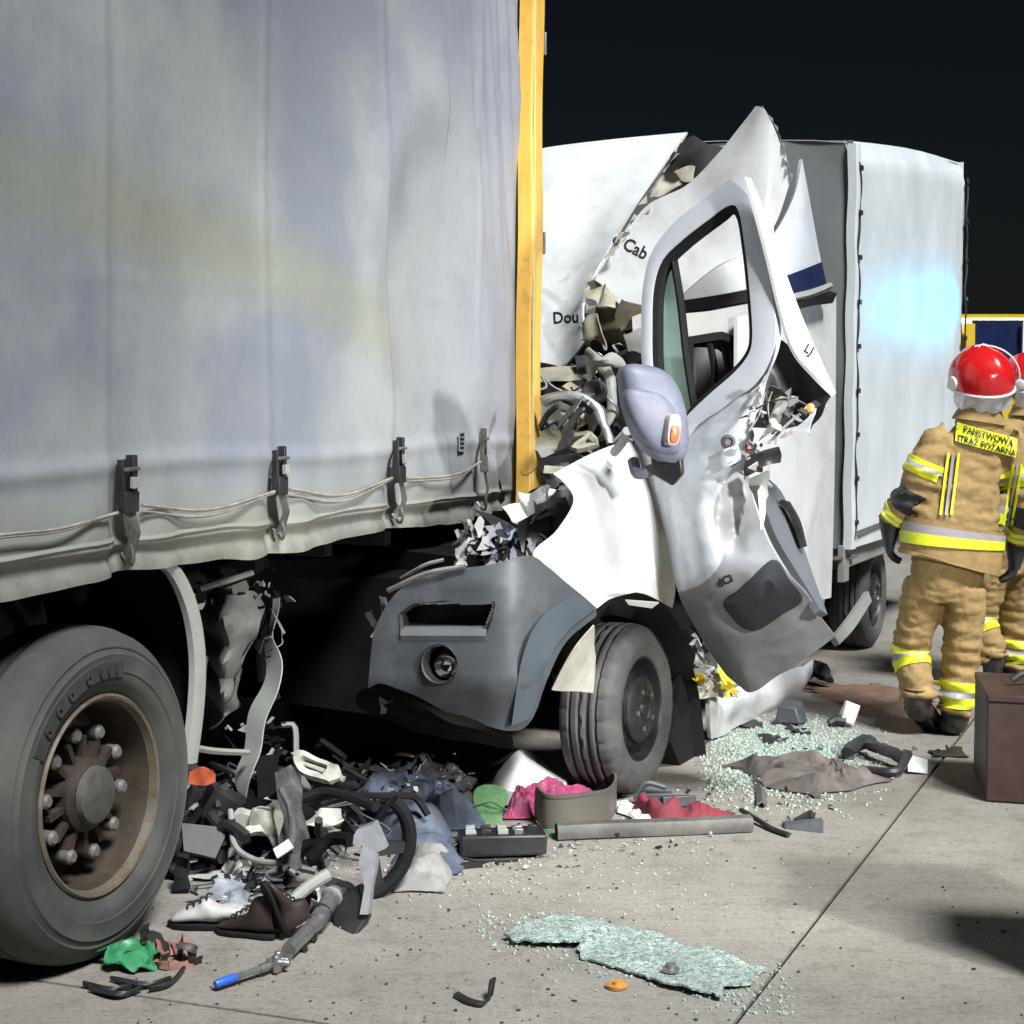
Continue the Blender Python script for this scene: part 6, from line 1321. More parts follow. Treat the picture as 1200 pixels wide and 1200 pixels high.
m = MB(); ps = resample([G(x, y) + UP * h_ for x, y, h_ in ((868, 958, 0.03), (885, 965, 0.02), (905, 975, 0.012), (924, 982, 0.012))], 16); m.tube(ps, 0.010, 6); tag(m.build("wiper_arm", BLACKP), "thin black wiper arm pointing at the wedge bracket", "wiper arm")
c = G(942, 985); brk = thing("wedge_bracket", "dark wedge shaped bracket standing alone right of the bar", "bracket", c)
m = MB(); m.slab(PX([(919, 966, 6.25), (966, 962, 6.2), (965, 988, 6.15), (919, 986, 6.2)]), (0.0, 0.05, 0.0)); m.build("front_face", GPLAST, brk, 0.004)
m = MB(); m.slab(PX([(930, 968, 6.3), (940, 957, 6.35), (955, 954, 6.35), (952, 966, 6.3)]), (0.01, 0.03, 0)); m.tube(PX([(932, 962, 6.32), (950, 952, 6.38), (952, 960, 6.3)]), 0.010, 6, n=8); m.build("mounting_ear", BLACKP, brk)
c = G(1035, 903); cl = thing("grab_clamp", "black plastic clamp with white tip lying across the concrete joint", "clamp", c)
m = MB(); m.tube([G(992, 892) + UP * 0.04, G(1010, 885) + UP * 0.06, G(1035, 895) + UP * 0.06, G(1062, 902) + UP * 0.045], [0.03, 0.045, 0.032, 0.028], 10, n=20, flat=0.7); m.warp(0.02, 14, 2); m.build("clamp_body", BLACKP, cl)
m = MB(); m.tube([G(1012, 908) + UP * 0.02, G(1050, 912) + UP * 0.03, G(1064, 900) + UP * 0.06], 0.020, 8, n=12); m.build("clamp_jaw", BLACKP, cl)
m = MB(); m.slab([G(1064, 908) + UP * 0.03, G(1087, 908) + UP * 0.02, G(1087, 898) + UP * 0.03, G(1064, 896) + UP * 0.045], (0, 0, -0.015)); m.build("tip", mat("white_tip", (0.7, 0.7, 0.68), 0.5), cl)
c = G(995, 852); ld_ = thing("torn_lamp", "torn white lamp unit with black socket near the fire fighter", "lamp unit", c)
m = MB(); m.box(c + Vector((0.0, 0, 0.07)), (0.07, 0.05, 0.11), Matrix.Rotation(0.4, 3, 'Y'), 0.01); m.build("lens", mat("chipped_white_lens", (0.68, 0.68, 0.66), 0.3, dirt=(0.2, 0.2, 0.2), da=0.6, ds=30), ld_, 0.006)
m = MB(); m.tube([c + Vector((-0.02, 0, 0.03)), c + Vector((-0.07, 0, 0.035)), c + Vector((-0.10, -0.01, 0.02))], [0.03, 0.025, 0.016], 8, n=8); m.build("socket", BLACKP, ld_)
m = MB(); m.tube([G(940, 806) + UP * 0.06, G(955, 802) + UP * 0.10, G(972, 808) + UP * 0.05], [0.04, 0.05, 0.03], 10, n=14); m.warp(0.03, 9, 3); tag(m.build("black_shoe", BLACKP), "black shoe lying behind the sill beside the rear wheel", "shoe")
m = MB(); m.box(G(928, 848) + UP * 0.06, (0.16, 0.1, 0.11), frame(VD, z=UP), 0.02); tag(m.build("step_block", GPLAST, None, 0.008), "dark grey plastic block under the end of the sill", "block")
for k, (x, y) in enumerate([(905, 868), (880, 850), (935, 858), (1112, 884)]):
    m = MB(); g = [[G(x, y) + Vector((0.05 * (i - 2) / 2 * (1.6 if k == 3 else 1), 0.05 * (j - 1.5), 0.012)) for i in range(5)] for j in range(4)]; m.grid(crumple(g, 0.03, 14, k), 0.006)
    for i_, p in enumerate(m.v): p.z = max(p.z, 0.004)
    tag(m.build("plastic_scrap", BLACKP), ["flat black scrap on the glass crumbs above the jacket", "flat black scrap close under the sill", "flat black scrap beside the grey step block", "flat black scrap just below the walking fire fighter's boots"][k], "scrap")

# glass crumbs and chips: nobody could count them
CRUMB = mat("green_glass_crumbs", (0.40, 0.50, 0.43), 0.15, var=0.3, vs=40)
def scatter(name, n, area, smin, smax, mt, label, seed, dens=None, hmax=0.5):
    random.seed(seed); m = MB(); k = 0
    while k < n:
        px, py = random.uniform(area[0], area[2]), random.uniform(area[1], area[3])
        if dens and random.random() > dens(px, py): continue
        k += 1; c = G(px, py); s = random.uniform(smin, smax); M = Matrix.Rotation(random.uniform(0, 6.28), 3, 'Z'); a = [random.uniform(0.4, 1.2) * s for _ in range(3)]
        m.box(c + UP * (a[2] * hmax * 0.5 + 0.001), (a[0], a[1], a[2] * hmax), M, s * 0.12)
    o = m.build(name, mt, None, ang=20); o["kind"] = "stuff"; o["label"] = label; o["category"] = "debris"; return o
scatter("glass_crumbs", 5200, (820, 838, 1040, 960), 0.004, 0.012, CRUMB, "pale green glass crumbs strewn around the brown jacket", 4, lambda x, y: math.exp(-(((x - 915) / 75) ** 2 + ((y - 885) / 36) ** 2)), 0.8)
scatter("concrete_chips", 420, (160, 900, 1200, 1200), 0.002, 0.009, mat("dark_grit", (0.05, 0.047, 0.042), 0.9, var=0.5, vs=30), "dark grit and chips scattered over the concrete", 6, lambda x, y: 0.25 + 0.75 * math.exp(-((x - 520) / 240) ** 2))
scatter("pale_chips", 700, (200, 920, 1000, 1100), 0.002, 0.008, mat("pale_grit", (0.5, 0.49, 0.46), 0.8, var=0.3, vs=30), "pale plastic chips scattered between the debris", 7, lambda x, y: math.exp(-(((x - 560) / 240) ** 2 + ((y - 1010) / 50) ** 2)))
# wet brown absorbent, swept out beside the walking man
def spill():
    pts = [(948, 806), (985, 800), (1030, 803), (1075, 812), (1098, 835), (1092, 852), (1060, 862), (1035, 852), (1010, 838), (985, 828), (960, 820)]
    ring = resample([G(x, y) for x, y in pts], 240, True, True); ring = [p + Vector((nz(p, 6, 2), nz(p, 6, 5), 0)) * 0.14 + Vector((nz(p, 25, 2), nz(p, 25, 5), 0)) * 0.09 for p in ring]; c = sum(ring, Vector()) / 240
    g = [[(c + (p - c) * (1 - k / 10)) for p in ring] for k in range(11)]
    g = [[Vector((p.x, p.y, 0.004 + (0.010 * (0.5 + nz(p, 9, 3)) if k else -0.003))) for p in r] for k, r in enumerate(g)]
    m = MB(); m.grid(g, 0, True); o = m.build("absorbent_sand", mat("wet_brown_sand", (0.13, 0.075, 0.05), 0.8, var=0.3, vs=6, bump=0.8, bs=60, dirt=(0.24, 0.17, 0.13), da=0.7, ds=5)); o["kind"] = "stuff"; o["label"] = "wet brown absorbent sand spread beside the fire fighter's boots"; o["category"] = "sand"
spill()

# ---- steering gear, boots and rags beside the trailer wheel
sg = thing("steering_column", "torn out steel steering column with blue tipped shaft", "steering column", G(360, 1120))
m = MB(); m.tube([G(338, 1126) + UP * 0.03, P(372, 1080, 4.98)], 0.022, 14, n=8); m.tube([P(372, 1080, 4.98), P(392, 1046, 5.15)], 0.027, 14, n=8); m.build("column_tube", STEEL, sg)
m = MB(); m.lathe([(0, 0.027), (0.004, 0.031), (0.022, 0.031), (0.026, 0.027)], P(346, 1116, 4.83), P(372, 1080, 4.98) - P(346, 1116, 4.83), 16); m.build("collar", BLACKP, sg)
for f_ in (0.25, 0.62, 0.9):
    pc_ = P(346, 1116, 4.83).lerp(P(392, 1046, 5.15), f_); m = MB(); m.lathe([(0, 0.026), (0.003, 0.034), (0.012, 0.034), (0.015, 0.026)], pc_, P(372, 1080, 4.98) - P(346, 1116, 4.83), 14); m.build("clamp_ring", random.choice((BLACKP, GALV)), sg)
jc = G(326, 1140) + UP * 0.03; jd = (P(372, 1080, 4.98) - jc).normalized(); jm = frame(jd, z=UP)
m = MB(); m.box(jc, (0.05, 0.016, 0.05), jm); m.box(jc + jd * 0.03, (0.05, 0.05, 0.02), jm, 0.004); m.tube([jc - jm @ Vector((0, 0.035, 0)), jc + jm @ Vector((0, 0.035, 0))], 0.010, 8); m.tube([jc - UP * 0.028, jc + UP * 0.032], 0.011, 8); m.build("universal_joint", STEEL, sg, 0.004)
ra, rb = jc, G(252, 1163) + UP * 0.022; rd = (rb - ra)
m = MB(); m.tube([ra, ra + rd * 0.72], 0.0095, 8); m.tube([ra + rd * 0.15, ra + rd * 0.3], 0.013, 6); m.build("shaft", STEEL, sg)
m = MB(); m.tube([ra + rd * 0.68, ra + rd * 0.70, ra + rd * 0.97, rb], [0.011, 0.0125, 0.0125, 0.009], 10); m.build("blue_tip", mat("blue_plastic_sleeve", (0.03, 0.12, 0.55), 0.4), sg)
random.seed(5)
for k in range(9):
    q = P(375 + random.uniform(-20, 30), 1020 + random.uniform(-45, 40), 5.3 + random.uniform(-0.1, 0.15)); m = MB()
    R_ = Matrix.Rotation(random.uniform(0, 3), 3, 'X') @ Matrix.Rotation(random.uniform(0, 3), 3, 'Z')
    if k % 3 == 0: m.box(q, (random.uniform(0.05, 0.11), 0.035, 0.05), R_, 0.012)
    elif k % 3 == 1: m.tube([q, q + R_ @ Vector((0.08, 0.03, 0)), q + R_ @ Vector((0.14, 0, 0.05))], random.uniform(0.012, 0.022), 8, n=8)
    else: m.lathe([(0, 0), (0, 0.04), (0.03, 0.045), (0.04, 0.03), (0.06, 0.018), (0.06, 0)], q, R_ @ UP, 16)
    m.build(("column_bracket", "column_pipe", "column_bearing")[k % 3], random.choice((STEEL, BLACKP, GALV, STEEL, DARK)), sg)
m = MB(); m.slab(PX([(322, 906, 5.62), (336, 899, 5.62), (341, 914, 5.58), (350, 930, 5.54), (347, 952, 5.5), (356, 985, 5.44), (349, 1022, 5.34), (338, 1016, 5.36), (332, 1024, 5.34), (327, 984, 5.46), (333, 958, 5.52), (325, 940, 5.56)]), (0.012, 0.05, 0.0)); m.tube(PX([(330, 925, 5.5), (341, 960, 5.42), (340, 1000, 5.34)]), 0.012, 8, n=12); m.warp(0.012, 14, 4); m.build("column_shroud", mat("dark_grey_shroud", (0.045, 0.045, 0.047), 0.6, var=0.3, vs=10, dirt=(0.16, 0.16, 0.15), da=0.7, ds=14, bump=0.4, bs=40), sg)
m = MB(); m.tube([P(338, 1060, 5.05), P(360, 1040, 5.1), P(384, 1025, 5.15)], 0.02, 10, n=10); m.build("column_link", GALV, sg)
wc = P(425, 990, 5.35); wx = Vector((0.85, 0.35, -0.38)).normalized(); wz = Vector((0.35, 0.1, 0.93)).normalized(); WM = frame(wx, z=wz); wy = wz.cross(wx)
swl = thing("steering_wheel", "black steering wheel wrecked on the debris pile", "steering wheel", Vector((wc.x, wc.y, 0)))
m = MB(); m.tube([wc + wx * 0.155 * math.cos(a) + wz * 0.17 * math.sin(a) for a in [math.radians(q) for q in range(-95, 75, 6)]], 0.024, 10); m.build("rim", BLKRUB, swl)
for a in (20, -40): m = MB(); ar = math.radians(a); m.grid(loft([[wc + wx * 0.03 + wz * 0.03, wc + (wx * math.cos(ar) * 0.155 + wz * math.sin(ar) * 0.17)], [wc + wx * 0.03 - wz * 0.03, wc + (wx * math.cos(ar - 0.2) * 0.155 + wz * math.sin(ar - 0.2) * 0.17)]], 8, 4), 0.015); m.build("spoke", BLACKP, swl)
m = MB(); m.slab(PX([(410, 986, 5.2), (421, 972, 5.2), (438, 966, 5.2), (450, 994, 5.18), (438, 1002, 5.16), (430, 992, 5.17)]), (0.01, 0.03, 0.004)); m.slab(PX([(424, 992, 5.14), (440, 1004, 5.13), (441, 1018, 5.11), (435, 1040, 5.08), (434, 1072, 5.03), (425, 1070, 5.03), (427, 1040, 5.08), (419, 1012, 5.12)]), (0.008, 0.02, 0)); m.warp(0.012, 12, 3); m.build("airbag_cover", mat("mid_grey_cover", (0.13, 0.135, 0.145), 0.5, var=0.2, vs=8, dirt=(0.3, 0.3, 0.3), da=0.5, ds=12), swl)
m = MB(); m.slab(PX([(385, 1060, 5.15), (420, 1040, 5.15), (432, 1078, 5.05), (412, 1106, 4.98), (372, 1104, 4.98), (392, 1088, 5.05)]), (0.01, 0.06, 0)); m.warp(0.02, 9, 3); tag(m.build("knee_panel", BLACKP, None, 0.01), "black plastic knee panel under the steering column", "panel")

def boot(loc, rz, mt, label, lean=0.0, tilt=0.0, sc=1.0, cat="boot", shaft=0.16):
    r = thing(cat.replace(" ", "_"), label, cat, loc); M = Matrix.Rotation(rz, 3, 'Z') @ Matrix.Rotation(lean, 3, 'Y') @ Matrix.Rotation(tilt, 3, 'X')
    def L_(x, y, z): return loc + M @ (Vector((x, y, z)) * sc)
    rr = [[(0.0, 0.0), 0.02]]
    m = MB(); sec = [(-0.09, 0.035, 0.07, shaft), (-0.05, 0.042, 0.0, shaft + 0.005), (0.0, 0.045, 0.0, shaft), (0.035, 0.045, 0.0, 0.10), (0.08, 0.046, 0.0, 0.078), (0.13, 0.048, 0.0, 0.062), (0.165, 0.036, 0.0, 0.045), (0.18, 0.012, 0.0, 0.03)]
    rows = []
    for x, w_, zb, zt in sec: rows.append([L_(x, w_ * math.cos(a), 0.02 + (zt - 0.02) * (0.5 + 0.5 * math.sin(a))) for a in [2 * math.pi * k / 16 for k in range(16)]])
    cols_ = [resample([q[k] for q in rows], 22) for k in range(16)]; m.grid([[cols_[k][j] for k in range(16)] for j in range(22)], 0, True)
    m.add([cols_[k][0] for k in range(16)], [tuple(range(16))]); m.warp(0.012, 14, rz); m.build("upper", mt, r, ang=60)
    ol = [(-0.095, 0.03), (-0.05, 0.042), (0.02, 0.04), (0.1, 0.05), (0.15, 0.045), (0.185, 0.015)]
    m = MB(); m.slab([L_(x, y, 0.0) for x, y in ol] + [L_(x, -y, 0.0) for x, y in reversed(ol)], M @ Vector((0, 0, 0.022 * sc))); m.build("sole", BLKRUB, r, 0.004)
    m = MB()
    for k in range(4): x = 0.03 + 0.024 * k; m.tube([L_(x, -0.03, 0.112 - 0.013 * k), L_(x + 0.01, 0, 0.12 - 0.014 * k), L_(x, 0.03, 0.112 - 0.013 * k)], 0.003, 5, n=8)
    m.build("lace", BLACKP, r)
BRN = mat("brown_boot_leather", (0.026, 0.015, 0.012), 0.55, var=0.3, vs=14, dirt=(0.06, 0.04, 0.032), da=0.4, ds=9)
boot(G(300, 1098) + UP * 0.002, math.radians(160), BRN, "dark brown leather boot lying between sneaker and steering column", 0.0, 0.0, 0.72)
boot(P(322, 1075, 4.93), math.radians(200), BRN, "dark brown leather boot standing upright on its heel on the pile", -1.2, 0.2, 0.62)
boot(G(256, 1088) + UP * 0.002, math.radians(172), mat("white_trainer_leather", (0.50, 0.49, 0.47), 0.5, var=0.15, dirt=(0.12, 0.11, 0.1), da=0.5, ds=14), "white and grey trainer left of the brown boots", 0, 0, 0.85, "trainer", 0.09)
shard_o = lambda name, pts, mt, seed, label, cat, amp=0.03, sc=9, th=0.004, nu=12, nv=10: tag((lambda mb: (mb.grid(crumple(loft([PX(r) for r in pts], nu, nv, across=False), amp, sc, seed), th), mb)[1])(MB()).build(name, mt), label, cat)
shard_o("silver_foil", [[(238, 1045, 5.2), (262, 1034, 5.25), (290, 1040, 5.25)], [(228, 1062, 5.1), (262, 1058, 5.1), (292, 1062, 5.1)]], mat("silver_scrap", (0.42, 0.45, 0.5), 0.3, 0.5, var=0.4, vs=20), 3, "crumpled silvery scrap on top of the white trainer", "scrap", 0.05, 14)
# green and brown rag with dark shreds
rag = thing("green_rag", "torn green packet with brown shreds in front of the trailer wheel", "rag", G(165, 1150))
m = MB(); m.grid(crumple(loft([PX([(112, 1108, 4.72), (140, 1098, 4.76), (182, 1094, 4.8)]), PX([(124, 1122, 4.66), (150, 1118, 4.68), (184, 1116, 4.7)]), PX([(136, 1132, 4.64), (158, 1134, 4.64), (178, 1134, 4.66)])], 16, 12), 0.04, 22, 4), 0.004); m.build("green_wrapper", mat("green_wrapper_film", (0.035, 0.21, 0.085), 0.45, var=0.25, vs=18), rag)
random.seed(9)
for k in range(16):
    q = P(190 + random.uniform(-18, 30), 1128 + random.uniform(-26, 24), 4.72); pts = [q]
    for _ in range(3): pts.append(pts[-1] + Vector((random.uniform(-0.05, 0.05), random.uniform(-0.03, 0.03), random.uniform(-0.04, 0.035))))
    for p in pts: p.z = max(p.z, 0.008)
    m = MB(); g = [[p + Vector((0.0, 0.004, 0.014)) * w_ for p in resample(pts, 10)] for w_ in (-1, 0, 1)]; m.grid(crumple(g, 0.02, 22, k), 0.003); m.build("shred", random.choice((mat("brown_pink_shred", (0.27, 0.13, 0.10), 0.8, var=0.3, vs=20), BLACKP, BRN, MATS["brown_pink_shred"])), rag)
m = MB()
for pts in ([(98, 1158), (130, 1166), (160, 1158)], [(130, 1152), (170, 1160), (200, 1152)], [(175, 1165), (200, 1158), (216, 1140)], [(105, 1164), (140, 1172), (165, 1164)]):
    c = resample([G(x, y) + UP * 0.01 for x, y in pts], 12); m.grid([[p + Vector((0, 0.012 * w_ * math.sin(i / 11 * 3.14), 0.010 * abs(w_))) for i, p in enumerate(c)] for w_ in (-1, 0, 1)], 0.004)
m.build("black_film", BLACKP, rag)
# ---- hanging wreckage between trailer wheel and van
hang = thing("torn_wing_panel", "long pale torn metal strip hanging under the trailer floor", "metal strip", P(300, 900, 6.0))
g = loft([PX([(318, 700, 6.2), (314, 740, 6.15), (310, 790, 6.05), (292, 850, 5.95), (278, 905, 5.85), (285, 935, 5.8)]), PX([(326, 700, 6.2), (322, 742, 6.12), (328, 778, 6.0), (312, 850, 5.9), (298, 900, 5.8), (288, 938, 5.78)])], 30, 6); m = MB(); m.grid(crumple(g, 0.02, 6, 2), 0.005); m.build("strip", GALV, hang)
m = MB(); m.grid(crumple(loft([PX([(316, 712, 6.1), (322, 722, 6.1), (334, 742, 6.1)]), PX([(318, 716, 6.1), (326, 735, 6.1), (332, 744, 6.1)])], 8, 4), 0.01, 9, 3), 0.003); m.build("torn_lip", GALV, hang)
BAGM = mat("grey_dusty_bag", (0.24, 0.235, 0.225), 0.75, var=0.25, vs=7, bump=0.3, bs=50, dirt=(0.08, 0.075, 0.07), da=0.6, ds=5)
g = loft([PX([(246, 690, 6.2), (265, 684, 6.1), (285, 690, 6.1), (296, 705, 6.15)]), PX([(240, 730, 6.15), (262, 722, 5.95), (285, 716, 5.95), (304, 724, 6.05)]), PX([(246, 765, 6.15), (265, 752, 5.95), (284, 742, 5.98), (296, 745, 6.1)]), PX([(244, 800, 6.25), (262, 792, 6.05), (275, 785, 6.1), (284, 780, 6.2)]), PX([(250, 850, 6.35), (262, 845, 6.25), (270, 835, 6.25), (276, 825, 6.3)])], 22, 30)
m = MB(); m.grid([[p + Vector((0, 0.04 * math.sin(p.z * 42 + p.x * 10), 0)) + Vector((nz(p, 7, 2), nz(p, 7, 4), nz(p, 7, 6))) * 0.04 for p in r] for r in g], 0.006); tag(m.build("air_bellows", BAGM), "grey dented air spring bellows hanging behind the trailer mudguard", "bellows")
m = MB(); m.tube(PX([(236, 690, 6.0), (268, 680, 6.0), (296, 671, 6.05)]), 0.012, 8, n=8); tag(m.build("push_rod", STEEL), "thin bright rod above the grey bellows", "rod")
m = MB(); m.tube(PX([(300, 690, 6.3), (304, 720, 6.2), (306, 760, 6.2), (308, 800, 6.2)]), 0.02, 8, n=12); m.warp(0.02, 6, 2); tag(m.build("bent_tube", DARK), "dark bent tube hanging behind the pale metal strip", "tube")
random.seed(21)
lab = ["black crushed housing below the mudguard end", "dark crushed pump beside the hanging strip", "small greasy hose bundle near the trailer tyre", "crushed black battery tray behind the steering column"]
for k, (x, y, Yq) in enumerate([(240, 940, 5.75), (300, 930, 5.85), (232, 1000, 5.6), (322, 965, 5.75)]):
    c = P(x, y, Yq); m = MB()
    for q in range(10):
        o = c + Vector((random.uniform(-0.13, 0.13), random.uniform(-0.05, 0.08), random.uniform(-0.09, 0.07))); o.z = max(0.03, o.z); R_ = Matrix.Rotation(random.uniform(0, 3), 3, 'X') @ Matrix.Rotation(random.uniform(0, 3), 3, 'Z')
        if q % 3 == 0: m.box(o, (random.uniform(0.06, 0.14), 0.06, 0.08), R_, 0.02)
        elif q % 3 == 1: m.tube([o, o + R_ @ Vector((0.09, 0.03, 0)), o + R_ @ Vector((0.15, -0.02, 0.05))], random.uniform(0.01, 0.022), 8, n=8)
        else: m.lathe([(0, 0), (0, 0.05), (0.05, 0.052), (0.06, 0.03), (0.06, 0)], o, R_ @ UP, 14)
    for i_, p in enumerate(m.v): p.z = max(p.z, 0.003)
    tag(m.build("crushed_unit", (BLACKP, DARK, BLACKP, DARK)[k]), lab[k], "car part")
shard_o("orange_lens", [[(226, 904, 5.6), (240, 900, 5.58), (250, 908, 5.6)], [(224, 915, 5.6), (238, 920, 5.58), (250, 918, 5.6)]], mat("orange_marker_plastic", (0.62, 0.13, 0.06), 0.45, var=0.15), 5, "orange marker lens fragment right of the trailer tyre", "lens", 0.02, 14)
WPL = mat("dirty_white_plastic", (0.50, 0.49, 0.42), 0.5, var=0.2, vs=10, dirt=(0.1, 0.09, 0.08), da=0.7, ds=12)
o1 = PX([(342, 886, 6.3), (350, 880, 6.3), (398, 900, 6.2), (402, 914, 6.15), (388, 920, 6.15), (350, 906, 6.2)]); cc_ = sum(o1, Vector()) / 6
m = MB(); m.ring(o1, [p.lerp(cc_, 0.45) for p in o1], 40, 0.02, 2, False); m.tube([o1[0], cc_, o1[3]], 0.01, 6, n=6); m.warp(0.02, 12, 3); tag(m.build("lamp_carrier", WPL), "dirty white plastic lamp carrier in the dark behind the debris", "lamp carrier")
shard_o("headlamp_unit", [[(270, 962, 5.75), (300, 950, 5.72), (332, 944, 5.75)], [(272, 980, 5.66), (302, 968, 5.6), (334, 962, 5.62)], [(278, 1000, 5.6), (305, 992, 5.55), (335, 985, 5.58)]], WPL, 8, "smashed white backed headlamp unit left of the steering column", "headlamp", 0.08, 12)
shard_o("white_scrap", [[(350, 955, 5.7), (370, 948, 5.7), (394, 952, 5.7)], [(352, 972, 5.6), (372, 970, 5.6), (396, 968, 5.62)]], WPL, 9, "white crumpled scrap behind the steering wheel rim", "scrap", 0.06, 13)
shard_o("white_label_tag", [[(320, 995, 5.35), (338, 984, 5.35)], [(326, 1006, 5.32), (344, 994, 5.32)]], mat("white_tag", (0.7, 0.7, 0.68), 0.5), 10, "small white tag stuck on the steering column debris", "tag", 0.006, 12)
m = MB()
g = [[G(lerp(205, 345, i / 20), lerp(992, 1034, j / 12)) + UP * (0.008 + 0.018 * abs(nz(Vector((i * 0.25, j * 0.3, 1)), 1, 4))) for i in range(21)] for j in range(13)]; m.grid(g, 0.003); tag(m.build("plastic_sheet", mat("pale_sheet", (0.44, 0.45, 0.42), 0.6, var=0.15, vs=5)), "pale plastic sheet under a thin cable by the trailer tyre", "sheet")
m = MB(); m.tube([G(x, y) + UP * 0.03 for x, y in ((205, 1036), (235, 1030), (262, 1020), (270, 1005), (262, 992))], 0.0035, 5, n=30); tag(m.build("thin_cable", BLACKP), "thin looped cable lying on the pale plastic sheet", "cable")
m = MB(); m.tube([G(x, y) + UP * 0.02 for x, y in ((205, 1046), (260, 1040), (310, 1032), (350, 1020))], 0.005, 6, n=30); tag(m.build("black_hose", BLACKP), "straight black hose along the lower edge of the plastic sheet", "hose")
m = MB(); m.tube([P(270, 950, 5.7), P(275, 990, 5.55), P(300, 1008, 5.5), P(335, 1012, 5.45)], 0.010, 8, n=20); tag(m.build("grey_conduit", GALV), "grey bent conduit round the smashed headlamp", "conduit")
m = MB(); g = [[P(lerp(204, 222, i / 3), lerp(1000, 1050, j / 6), 5.45 + 0.03 * math.sin(j)) for i in range(4)] for j in range(7)]; m.grid(g, 0.02); m.warp(0.02, 16, 3); tag(m.build("rubber_scrap", BLKRUB), "ribbed rubber scrap touching the trailer tyre", "scrap")
m = MB(); m.tube(PX([(330, 850, 6.5), (345, 852, 6.5), (347, 890, 6.45)]), 0.012, 6, n=10); tag(m.build("bent_bracket", GALV), "thin grey angled bracket above the white lamp carrier", "bracket")
m = MB(); m.tube([P(350, 936, 5.75), P(380, 928, 5.75), P(410, 934, 5.7), P(440, 946, 5.6)], 0.018, 8, n=20); tag(m.build("rubber_hose", BLKRUB), "thick black rubber hose arched above the steering wheel", "hose")
# shredded sheathing and a blue fitting where wing and trailer corner meet
random.seed(31)
sh = thing("shredded_tarp", "grey shreds of tarpaulin and foil between the bumper and the trailer corner", "shreds", P(600, 660, 6.3))
for k in range(34):
    x = random.uniform(540, 640); y0 = random.uniform(606, 628) + (x - 540) * 0.1; ln_ = random.uniform(18, 46); q = [P(x, y0, 6.4), P(x + random.uniform(-7, 7), y0 + ln_ * 0.5, 6.3), P(x + random.uniform(-12, 12), y0 + ln_, 6.15)]
    m = MB(); w_ = random.uniform(0.006, 0.02); g = [[p + Vector((w_ * a, 0.01 * a, 0)) for p in resample(q, 8)] for a in (-1, 0, 1)]; m.grid(crumple(g, 0.03, 15, k), 0.002); m.build("shred", random.choice((BLACKP, BLACKP, GALV, mat("lilac_tarp_shred", (0.22, 0.22, 0.26), 0.5, var=0.2), DARK, MATS["lilac_tarp_shred"])), sh)
m = MB(); m.lathe([(0, 0.0), (0, 0.035), (0.09, 0.035), (0.10, 0.02), (0.12, 0.02), (0.12, 0)], P(586, 640, 6.34), Vector((0.5, -0.3, 0.6)), 16); m.v = [P(586, 640, 6.34) + (p - P(586, 640, 6.34)) * 0.75 for p in m.v]; tag(m.build("blue_fitting", mat("blue_fitting_plastic", (0.012, 0.04, 0.10), 0.45, var=0.2)), "blue plastic fitting among the grey shreds", "fitting")

# ---- small wreckage too fine to tell apart: shards, wires, foil, splinters
def litter(name, n, spots, label, seed, mats, smin=0.015, smax=0.07, parent=None, hz=0.10, ground=True):
    random.seed(seed); m = MB()
    for k in range(n):
        x, y, sx, sy, Yq = random.choice(spots); px, py = random.gauss(x, sx), random.gauss(y, sy)
        c = (G(px, max(py, 880)) + UP * abs(random.gauss(0, hz))) if ground else P(px, py, Yq + random.uniform(-0.15, 0.15))
        s = random.uniform(smin, smax) * random.choice((1, 1, 0.6)); m.cur = random.randrange(len(mats))
        R_ = Matrix.Rotation(random.uniform(0, 6.28), 3, 'Z') @ Matrix.Rotation(random.uniform(-1.2, 1.2), 3, 'X') @ Matrix.Rotation(random.uniform(-1.0, 1.0), 3, 'Y')
        t = random.random()
        if t < 0.45:
            q = [Vector((s * math.cos(a) * random.uniform(0.4, 1.3), s * math.sin(a) * random.uniform(0.2, 0.8), random.uniform(-0.2, 0.2) * s)) for a in (0.3, 1.7, 2.9, 4.1, 5.3)]
            m.slab([c + R_ @ v for v in q], R_ @ Vector((0, 0, 0.004)))
        elif t < 0.72:
            p = [c]
            for _ in range(3): p.append(p[-1] + Vector((random.uniform(-1, 1), random.uniform(-0.6, 0.6), random.uniform(-0.6, 0.6))) * s * 0.9)
            m.tube(p, random.choice((0.002, 0.003, 0.005)), 5, n=8)
        else: m.box(c, (s * random.uniform(0.5, 1.2), s * random.uniform(0.2, 0.6), s * random.uniform(0.15, 0.5)), R_, s * 0.12)
    if ground:
        for p in m.v: p.z = max(p.z, 0.002 + 0.002 * random.random())
    o = m.build(name, mats, parent, ang=25); o["kind"] = "stuff"
    if label: o["label"] = label
    if not parent: o["category"] = "debris"
    return o
PALE = mat("pale_scrap", (0.45, 0.44, 0.40), 0.6, var=0.3, vs=14, dirt=(0.1, 0.1, 0.09), da=0.6, ds=16)
litter("wreck_fragments", 420, [(270, 970, 40, 26, 0), (360, 985, 40, 34, 0), (300, 1040, 36, 20, 0), (430, 950, 50, 14, 0), (225, 950, 14, 20, 0)], "fine dark splinters, wires and foil heaped around the steering column", 41, [BLACKP, BLACKP, DARK, GALV, STEEL, PALE, GPLAST], 0.012, 0.06, hz=0.035)
litter("wreck_fragments", 260, [(560, 1000, 60, 16, 0), (700, 985, 80, 12, 0), (880, 930, 60, 24, 0), (1000, 880, 50, 20, 0)], "fine splinters and shards strewn in front of the van wheel", 43, [BLACKP, GALV, PALE, GPLAST, BLACKP], 0.006, 0.022, hz=0.008)
